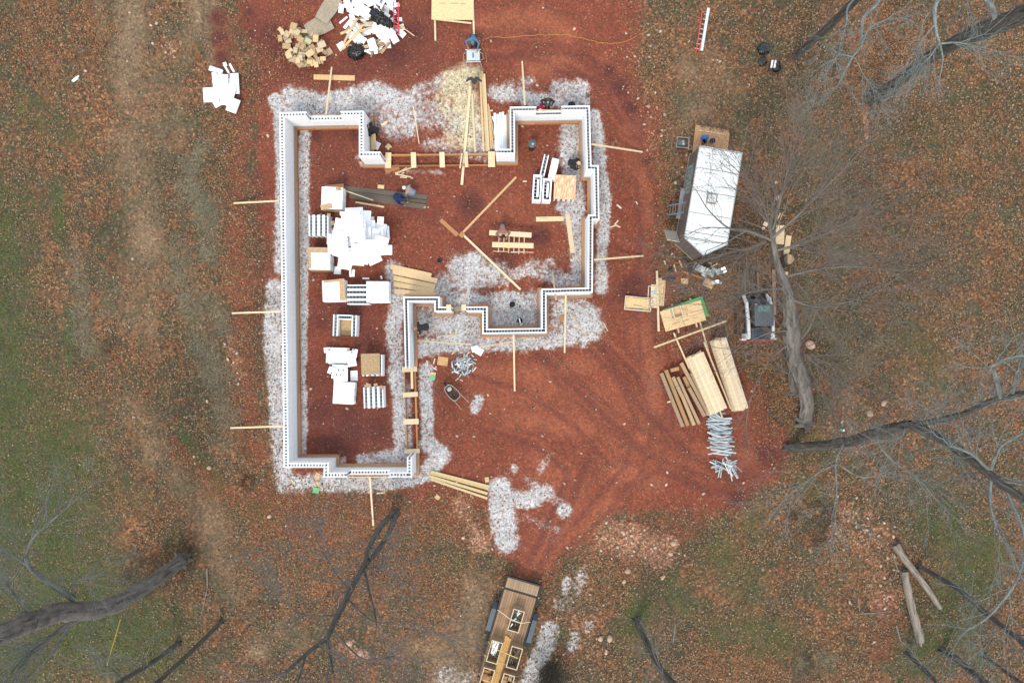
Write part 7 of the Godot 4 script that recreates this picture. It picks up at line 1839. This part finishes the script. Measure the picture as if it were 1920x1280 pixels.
func build_trees() -> void:
	var grey := Color(0.27, 0.25, 0.23); var dark := Color(0.13, 0.125, 0.11); var lich := Color(0.36, 0.39, 0.37)
	# leaning tree over the trailer
	tree("thick grey leaning tree whose twigs spread over the white trailer roof", [[[1508, 792, 0, 0.36], [1514, 760, 0.8, 0.36], [1504, 715, 2.0, 0.38], [1488, 660, 3.2, 0.42], [1483, 600, 4.0, 0.40], [1476, 545, 4.8, 0.24], [1458, 490, 5.4, 0.15], [1448, 440, 6.0, 0.10]], [[1490, 735, 0, 0.22], [1486, 700, 1.4, 0.24], [1488, 660, 2.6, 0.25]]],
		[[[1448, 450, 5.9, 0.093], [1400, 432, 6.4, 0.062], [1368, 428, 6.6, 0.05], [1330, 395, 7.0, 0.031], [1305, 355, 7.3, 0.019]], [[1368, 428, 6.6, 0.037], [1320, 427, 7.0, 0.025], [1290, 440, 7.2, 0.012]], [[1400, 432, 6.4, 0.037], [1360, 455, 6.8, 0.025], [1320, 472, 7.0, 0.012]], [[1484, 620, 3.9, 0.062], [1440, 625, 4.4, 0.037], [1390, 650, 4.8, 0.019], [1350, 680, 5.0, 0.009]], [[1486, 640, 3.6, 0.056], [1440, 680, 3.9, 0.031], [1410, 740, 4.0, 0.019]], [[1450, 445, 6.0, 0.081], [1490, 410, 6.8, 0.056], [1530, 370, 7.6, 0.037], [1590, 310, 8.4, 0.019]], [[1455, 470, 5.6, 0.081], [1510, 455, 6.4, 0.056], [1570, 430, 7.2, 0.031], [1640, 420, 7.8, 0.012]], [[1470, 520, 5.0, 0.074], [1530, 505, 5.8, 0.056], [1600, 500, 6.6, 0.031], [1680, 505, 7.2, 0.012]], [[1478, 560, 4.6, 0.074], [1540, 575, 5.4, 0.05], [1610, 560, 6.2, 0.025], [1660, 540, 6.6, 0.012]], [[1450, 430, 6.1, 0.074], [1465, 370, 6.8, 0.05], [1480, 310, 7.4, 0.031], [1500, 240, 8.0, 0.012]], [[1490, 650, 3.4, 0.056], [1540, 690, 3.9, 0.031], [1590, 740, 4.2, 0.012]], [[1474, 540, 4.9, 0.062], [1420, 545, 5.3, 0.037], [1370, 560, 5.6, 0.019]], [[1448, 440, 6.0, 0.062], [1430, 380, 6.6, 0.031], [1400, 330, 7.0, 0.012]], [[1440, 450, 5.6, 0.081], [1400, 470, 3.2, 0.087], [1362, 484, 0.9, 0.099]]],
		grey, "bark", {"trunk": 20, "limb": 24, "len": 3.4, "depth": 2, "from": 0.15, "up": 0.2, "sparse": 5, "col": Color(0.30, 0.265, 0.235)}, 101)
	# dark forked tree on the right
	tree("dark leaning tree forking into pale lichen-grey branches beside the green bottle", [[[1478, 838, 0, 0.25], [1530, 836, 1.6, 0.26], [1600, 826, 4.0, 0.27], [1660, 806, 6.0, 0.27], [1710, 797, 7.6, 0.25]], [[1708, 797, 7.5, 0.22], [1770, 825, 9.0, 0.22], [1830, 868, 10.6, 0.2], [1875, 905, 11.6, 0.16], [1930, 940, 12.4, 0.14]], [[1712, 797, 7.6, 0.16], [1800, 778, 9.4, 0.13], [1868, 748, 10.8, 0.11], [1940, 732, 12.0, 0.09]]],
		[[[1584, 830, 3.6, 0.07], [1568, 866, 4.0, 0.055], [1569, 925, 4.6, 0.04], [1560, 970, 5.0, 0.02]], [[1568, 870, 4.1, 0.04], [1530, 890, 4.6, 0.03], [1470, 935, 5.2, 0.015]], [[1570, 870, 4.1, 0.035], [1620, 895, 4.8, 0.025], [1670, 880, 5.4, 0.015]], [[1640, 812, 5.0, 0.06], [1665, 855, 5.6, 0.05], [1720, 895, 6.4, 0.035], [1750, 930, 7.0, 0.02]], [[1876, 745, 11.0, 0.1], [1866, 700, 11.8, 0.08], [1858, 688, 12.0, 0.07], [1890, 672, 12.8, 0.05], [1930, 665, 13.4, 0.03]], [[1900, 738, 11.4, 0.07], [1908, 700, 12.0, 0.06], [1930, 670, 12.6, 0.04]], [[1755, 792, 8.4, 0.05], [1762, 775, 9.0, 0.05], [1760, 770, 9.2, 0.03]], [[1700, 800, 7.4, 0.06], [1690, 818, 7.8, 0.05], [1670, 826, 8.0, 0.02]], [[1858, 880, 11.2, 0.08], [1868, 855, 11.6, 0.06], [1880, 835, 12.0, 0.05], [1920, 812, 12.8, 0.03]], [[1860, 885, 11.2, 0.09], [1858, 940, 11.8, 0.06], [1870, 990, 12.4, 0.04], [1900, 1040, 13.0, 0.03]], [[1856, 882, 11.2, 0.06], [1820, 850, 11.4, 0.05], [1780, 835, 11.8, 0.03]], [[1880, 905, 11.6, 0.07], [1920, 1000, 12.6, 0.05], [1910, 1080, 13.2, 0.05], [1860, 1150, 13.6, 0.045], [1810, 1185, 13.9, 0.03], [1790, 1212, 14.1, 0.015]]],
		dark, "bark", {"trunk": 9, "limb": 10, "len": 2.4, "depth": 2, "from": 0.25, "up": 0.1, "limb_mat": "lichen", "col": lich}, 202, lich)
	# twin tree, top right
	tree("dark twin-stemmed tree with flared mossy foot near the frame of leaves", [[[1640, 184, 0, 0.42], [1668, 166, 1.6, 0.34], [1690, 150, 3.0, 0.3], [1740, 110, 5.4, 0.3], [1800, 75, 8.0, 0.3], [1870, 42, 10.6, 0.28], [1960, 5, 13.0, 0.24]], [[1780, 88, 7.0, 0.22], [1850, 62, 9.2, 0.24], [1920, 35, 11.2, 0.22], [1990, 15, 13.0, 0.2]]],
		[[[1870, 42, 10.6, 0.12], [1852, 0, 11.8, 0.1], [1800, -30, 13.4, 0.09], [1758, 0, 14.0, 0.085], [1755, 50, 14.2, 0.07], [1762, 80, 14.3, 0.045]], [[1762, 80, 14.3, 0.04], [1745, 105, 14.4, 0.03], [1730, 120, 14.5, 0.015]], [[1764, 82, 14.3, 0.035], [1800, 80, 14.4, 0.025], [1840, 92, 14.5, 0.012]], [[1754, 45, 14.2, 0.03], [1730, 75, 14.4, 0.02], [1715, 95, 14.5, 0.01]], [[1870, 42, 10.6, 0.08], [1840, -10, 12.0, 0.06], [1815, 0, 12.6, 0.04], [1820, 20, 12.8, 0.02]]],
		dark, "bark", {"trunk": 3, "limb": 8, "len": 1.6, "depth": 2, "from": 0.3, "up": 0.0, "limb_mat": "lichen", "col": lich}, 303, lich)
	tree("slim dark trunk near the black tub with pale drooping limbs", [[[1492, 107, 0, 0.19], [1520, 80, 2.0, 0.19], [1560, 45, 4.6, 0.19], [1604, 0, 7.4, 0.19], [1660, -60, 10.5, 0.17]]],
		[[[1655, -50, 10.2, 0.1], [1645, 5, 11.6, 0.09], [1620, 32, 12.2, 0.075], [1616, 60, 12.5, 0.06], [1612, 90, 12.7, 0.045], [1598, 108, 12.8, 0.035], [1572, 160, 13.0, 0.012]], [[1612, 92, 12.7, 0.04], [1630, 55, 12.9, 0.03], [1665, 35, 13.2, 0.02]], [[1598, 106, 12.8, 0.03], [1575, 102, 13.0, 0.02], [1565, 115, 13.1, 0.01]], [[1622, -19, 8.4, 0.06], [1592, 10, 11.5, 0.04], [1588, 40, 12.0, 0.03], [1582, 62, 12.2, 0.025]], [[1604, 108, 12.8, 0.025], [1620, 140, 12.9, 0.015], [1640, 170, 13.0, 0.01]]],
		dark, "bark", {"trunk": 2, "limb": 8, "len": 1.3, "depth": 2, "from": 0.4, "up": -0.05, "limb_mat": "lichen", "col": lich}, 304, lich)
	# big tree, bottom left
	tree("big grey trunk with shaggy bark and broken side stubs by the yellow wire guard", [[[345, 1048, 0, 0.36], [320, 1066, 1.6, 0.36], [280, 1094, 3.6, 0.37], [220, 1130, 6.0, 0.4], [165, 1145, 7.8, 0.4], [110, 1148, 9.4, 0.42], [60, 1165, 10.8, 0.42], [0, 1190, 12.4, 0.4], [-60, 1215, 13.6, 0.35]], [[170, 1146, 7.6, 0.22], [130, 1168, 8.4, 0.16], [95, 1196, 9.0, 0.13], [60, 1222, 9.6, 0.09]]],
		[[[138, 1124, 8.6, 0.14], [100, 1098, 9.4, 0.12], [60, 1070, 10.2, 0.09], [48, 1045, 10.8, 0.07], [58, 1015, 11.3, 0.055], [78, 992, 11.7, 0.045], [110, 965, 12.2, 0.025], [132, 945, 12.5, 0.012]], [[60, 1068, 10.2, 0.07], [30, 1045, 10.8, 0.05], [0, 1030, 11.3, 0.03]], [[140, 1122, 8.5, 0.05], [136, 1095, 9.0, 0.04], [152, 1085, 9.2, 0.02]], [[95, 1196, 9.0, 0.08], [60, 1215, 9.6, 0.06], [20, 1260, 10.4, 0.03]], [[130, 1168, 8.4, 0.07], [100, 1220, 9.2, 0.05], [40, 1280, 10.2, 0.03]], [[66, 1164, 10.7, 0.1], [30, 1120, 11.4, 0.06], [5, 1090, 12.0, 0.03]]],
		Color(0.22, 0.21, 0.195), "bark", {"trunk": 7, "limb": 12, "len": 2.4, "depth": 2, "from": 0.35, "up": 0.1, "limb_mat": "lichen", "col": Color(0.30, 0.31, 0.28)}, 405, Color(0.27, 0.28, 0.26))
	# twin-trunk tree, bottom centre
	tree("slender twin-trunk tree rising from one foot below the low sill's brace", [[[741, 958, 0, 0.17], [715, 985, 2.0, 0.15], [695, 1020, 4.4, 0.13], [682, 1060, 6.6, 0.11], [662, 1098, 8.4, 0.13], [640, 1140, 10.4, 0.12], [612, 1195, 12.8, 0.10], [575, 1225, 14.2, 0.08], [535, 1260, 15.6, 0.05]], [[744, 962, 0, 0.16], [728, 1000, 2.6, 0.13], [705, 1035, 4.8, 0.12], [684, 1062, 6.6, 0.1]]],
		[[[684, 1070, 6.9, 0.06], [692, 1110, 8.4, 0.06], [702, 1145, 9.6, 0.04], [706, 1170, 10.4, 0.02]], [[612, 1198, 12.8, 0.07], [618, 1230, 13.8, 0.05], [625, 1262, 14.8, 0.03]], [[575, 1225, 14.2, 0.05], [560, 1270, 15.4, 0.03], [550, 1310, 16.2, 0.02]], [[655, 1108, 8.8, 0.035], [620, 1060, 9.6, 0.025], [598, 1020, 10.2, 0.012]], [[650, 1120, 9.3, 0.035], [700, 1165, 10.4, 0.03], [760, 1165, 11.2, 0.02], [800, 1180, 11.8, 0.01]], [[632, 1155, 11.0, 0.035], [560, 1150, 12.0, 0.025], [520, 1110, 12.6, 0.012]], [[622, 1180, 12.2, 0.04], [680, 1235, 13.4, 0.03], [740, 1230, 14.0, 0.02]], [[684, 1065, 6.8, 0.03], [720, 1060, 7.8, 0.02], [740, 1020, 8.4, 0.01]]],
		Color(0.15, 0.15, 0.135), "bark", {"trunk": 12, "limb": 11, "len": 2.4, "depth": 2, "from": 0.3, "up": 0.1, "col": Color(0.24, 0.24, 0.23), "limb_mat": "bark"}, 506)
	# trunks leaning out of the lower right
	var k := 0
	for q in [[[[1192, 1163, 0, 0.17], [1215, 1210, 2.4, 0.17], [1236, 1250, 4.4, 0.17], [1268, 1290, 6.4, 0.17], [1300, 1340, 8.4, 0.15]], "dark slim trunk rising beside a green grass patch near the two round rocks"], [[[1722, 1060, 0, 0.13], [1790, 1100, 2.8, 0.13], [1850, 1150, 5.4, 0.14], [1930, 1215, 8.0, 0.14]], "dark slim trunk rising beside the crossed pale logs"], [[[1766, 1218, 0, 0.19], [1800, 1240, 1.4, 0.19], [1850, 1282, 3.6, 0.19], [1900, 1330, 5.6, 0.18]], "dark trunk rising from green grass beyond the pale logs"], [[[1700, 1226, 0, 0.12], [1725, 1248, 1.4, 0.12], [1762, 1285, 3.2, 0.12], [1800, 1330, 5.0, 0.11]], "thin dark trunk rising next to the curved dead branch"], [[[1845, 1230, 0, 0.1], [1880, 1255, 1.6, 0.1], [1930, 1290, 3.6, 0.09]], "faint thin trunk rising in the greenest grass patch"], [[[335, 1205, 0, 0.13], [290, 1238, 2.0, 0.13], [230, 1275, 4.4, 0.12], [170, 1320, 6.4, 0.1]], "dark slim trunk rising behind the brown bush"], [[[415, 1165, 0, 0.12], [370, 1210, 2.4, 0.12], [300, 1275, 5.4, 0.12], [240, 1330, 7.4, 0.1]], "dark slim trunk with pale twigs rising beyond the brown bush"]]:
		var pts: Array = q[0]
		var e: Array = pts[-1]; var m2: Array = pts[-2]
		tree(q[1], [pts], [[[m2[0], m2[1], m2[2], 0.04], [m2[0] - 20, m2[1] - 10 - 8 * k % 30, m2[2] + 1.2, 0.025], [m2[0] - 30 - 5 * k, m2[1] - 40, m2[2] + 2.0, 0.01]]], dark, "bark", {"trunk": 6, "limb": 6, "len": 1.6, "depth": 2, "from": 0.35, "up": 0.1, "limb_mat": "lichen", "col": Color(0.3, 0.32, 0.3)}, 600 + k)
		k += 1
	rng.seed = 900
	# brush: twiggy shrubs
	for q in [[1032, 1262, 0.62, 170, Color(0.11, 0.105, 0.09), "dense dark twiggy shrub beside the flatbed's gravel track", 0.2, 2.2], [335, 1045, 0.8, 90, Color(0.20, 0.12, 0.07), "brown twiggy bush at the big trunk's foot", 0.9, 1.2], [270, 1075, 0.9, 120, Color(0.24, 0.19, 0.14), "pale grey brush along the big trunk", 0.8, 1.0], [1510, 975, 1.5, 60, Color(0.09, 0.075, 0.06), "dark fallen brush beside the forked tree's twigs", 1.2, 0.9], [1500, 1245, 0.5, 60, Color(0.22, 0.18, 0.12), "dry shrub low in the leaves beside a green patch", 0.9, 0.8], [200, 655, 0.24, 40, Color(0.5, 0.42, 0.24), "upright straw tuft beside the green grass", 0.2, 0.7], [465, 905, 0.3, 40, Color(0.16, 0.08, 0.06), "small dark red shrub at the clay pad's corner", 0.8, 0.5]]:
		var mb := MB.new()
		for i in q[3]:
			var a := rng.randf() * TAU
			var b: Vector3 = Vector3(cos(a), 0, sin(a)) * q[2] * sqrt(rng.randf())
			twigs(mb, b + Vector3(0, 0.0, 0), Vector3(cos(a) * q[6], 1.0, sin(a) * q[6]) if q[0] != 1510 else Vector3(cos(0.4 + rng.randfn() * 0.3), 0.25, sin(0.4 + rng.randfn() * 0.3)), q[7] * rng.randf_range(0.5, 1.1), 0.012, 1, 0.3, q[4])
		var o := inst(mb, "bark")
		o.position = G(q[0], q[1]) - Vector3(0, 0.2, 0)
		top(o, "shrub", q[5], "shrub")
	# dead branches and logs
	for q in [[[[1674, 1018], [1700, 1055], [1735, 1100], [1761, 1138]], 0.22, 0.15, "longer pale log with a dark hollow end"], [[[1692, 1068], [1700, 1110], [1712, 1160], [1722, 1200]], 0.2, 0.24, "pale barkless log beside the hollow-ended log"]]:
		var mb := MB.new()
		var pts := PackedVector3Array(); var rad := PackedFloat32Array()
		var n := 19
		for i in n:
			var u := float(i) / (n - 1) * 2.999
			var k0 := int(u)
			var r: float = lerpf(q[1], q[2], float(i) / (n - 1)) * (1.0 + 0.06 * sin(i * 1.7))
			pts.append(G(lerpf(q[0][k0][0], q[0][k0 + 1][0], u - k0), lerpf(q[0][k0][1], q[0][k0 + 1][1], u - k0)) + Vector3(0, r * 0.95, 0)); rad.append(r)
		mb.trunk(pts, rad, 20, Color(0.42, 0.37, 0.31), relief2, 0.06)
		var o := Node3D.new()
		top(o, "log", q[3], "log")
		part(o, "stem", mb, "bark")
		var e := MB.new()
		var d := (pts[0] - pts[1]).normalized()
		if q[1] > 0.21:
			# rotten core: a real hollow running into the log
			e.tube(PackedVector3Array([pts[0] - d * 1.1, pts[0] - d * 0.5, pts[0]]), PackedFloat32Array([0.02, q[1] * 0.7, q[1] * 0.8]), 14, Color(0.42, 0.37, 0.31), false)
			e.tube(PackedVector3Array([pts[0], pts[0] + d * 0.004]), PackedFloat32Array([q[1] * 0.8, q[1] * 1.02]), 14, Color(0.42, 0.37, 0.31), false)
		else: e.tube(PackedVector3Array([pts[-1] + d * 0.05, pts[-1] - d * 0.3]), PackedFloat32Array([0.1, 0.03]), 7, Color(0.5, 0.44, 0.36))
		part(o, "end_face", e, "bark")
	for q in [[[[1681, 1172], [1688, 1200], [1712, 1222]], 0.05, "curved grey dead branch near the pale logs"], [[[388, 1065], [389, 1100], [378, 1150]], 0.05, "pale curved dead branch standing beside the brown bush"], [[[1672, 1035], [1682, 1065], [1675, 1086]], 0.05, "forked dead branch crossing the pale logs' tips"], [[[1612, 1150], [1640, 1148], [1670, 1145]], 0.05, "grey dead branch lying among the stones"], [[[1610, 1120], [1612, 1145], [1640, 1165]], 0.04, "dark dead branch bent among the stones"], [[[1262, 1206], [1266, 1170], [1285, 1160]], 0.04, "thin dead branch with a white tip in the grass"]]:
		var mb := MB.new()
		var pts := PackedVector3Array(); var rad := PackedFloat32Array()
		for i in q[0].size():
			pts.append(G(q[0][i][0], q[0][i][1]) + Vector3(0, q[1], 0)); rad.append(q[1] * (1.0 - 0.25 * i))
		mb.tube(pts, rad, 8, Color(0.36, 0.32, 0.27))
		twigs(mb, pts[1], pts[2] - pts[1] + Vector3(0.3, 0.05, 0.4), 0.8, 0.02, 1, 0.0, Color(0.3, 0.27, 0.23))
		top(inst(mb, "bark"), "dead_branch", q[2], "branch")
	# sawn stump among the offcuts
	var st := Node3D.new()
	st.position = G(1475, 487)
	top(st, "tree_stump", "sawn pale stump among the offcuts under the leaning tree", "stump")
	var sm := MB.new()
	sm.tube(PackedVector3Array([Vector3(0, -0.05, 0), Vector3(0, 0.15, 0), Vector3(0.02, 0.34, 0)]), PackedFloat32Array([0.38, 0.33, 0.31]), 16, Color(0.2, 0.16, 0.13))
	part(st, "bark_side", sm, "bark")
	var sf := MB.new()
	sf.lathe(T(Vector3(0.02, 0.335, 0)), [Vector2(0.285, 0), Vector2(0.28, 0.014), Vector2(0.0, 0.016)], 18, Color(0.56, 0.40, 0.26))
	part(st, "sawn_face", sf, "wood")

# ------------------------------------------------------------------ everything
func _ready() -> void:
	rng.seed = 4711
	relief.seed = 5; relief.frequency = 0.35; relief.fractal_octaves = 3
	relief2.seed = 6; relief2.frequency = 1.3; relief2.fractal_octaves = 3
	var cam := Camera3D.new()
	cam.name = "camera"
	cam.position = Vector3(0, H, 0)
	cam.rotation = Vector3(-PI / 2, 0, 0)
	cam.fov = rad_to_deg(2.0 * atan(640.0 / F))
	cam.near = 0.5; cam.far = 900.0
	add_child(cam)
	cam.current = true
	var sky := ProceduralSkyMaterial.new()
	sky.sky_top_color = Color(0.86, 0.89, 0.93); sky.sky_horizon_color = Color(0.84, 0.87, 0.90)
	sky.ground_horizon_color = Color(0.5, 0.45, 0.4); sky.ground_bottom_color = Color(0.3, 0.25, 0.2)
	sky.sky_curve = 0.2
	var env := Environment.new()
	env.background_mode = Environment.BG_SKY
	env.sky = Sky.new()
	env.sky.sky_material = sky
	env.background_energy_multiplier = 1.0
	env.tonemap_mode = Environment.TONE_MAPPER_LINEAR
	env.tonemap_exposure = 1.72
	env.sdfgi_enabled = true; env.ssao_enabled = true; env.ssil_enabled = true
	var we := WorldEnvironment.new()
	we.name = "world_environment"
	we.environment = env
	add_child(we)
	var sun := DirectionalLight3D.new()
	sun.name = "sun"
	sun.light_energy = 0.5; sun.light_color = Color(1.0, 0.97, 0.92); sun.light_angular_distance = 18.0
	sun.shadow_enabled = true
	sun.rotation = Vector3(deg_to_rad(-52), deg_to_rad(-15), 0)   # from the foot of the picture, slightly left
	add_child(sun)
	make_materials()
	mat("mudwood", 0.9, M["wood"].albedo_texture, Vector3(0.5, 4.0, 4.0))
	var t0 := Time.get_ticks_msec()
	build_ground(); print("ground ", Time.get_ticks_msec() - t0)
	build_walls()
	build_trees(); print("trees ", Time.get_ticks_msec() - t0)
	build_cargo_trailer(); build_loader(); build_flatbed()
	build_foam(); build_timber(); build_heaps(); build_tools(); print("things ", Time.get_ticks_msec() - t0)
	build_people(); print("people ", Time.get_ticks_msec() - t0)
	cover_ground(); print("cover ", Time.get_ticks_msec() - t0)
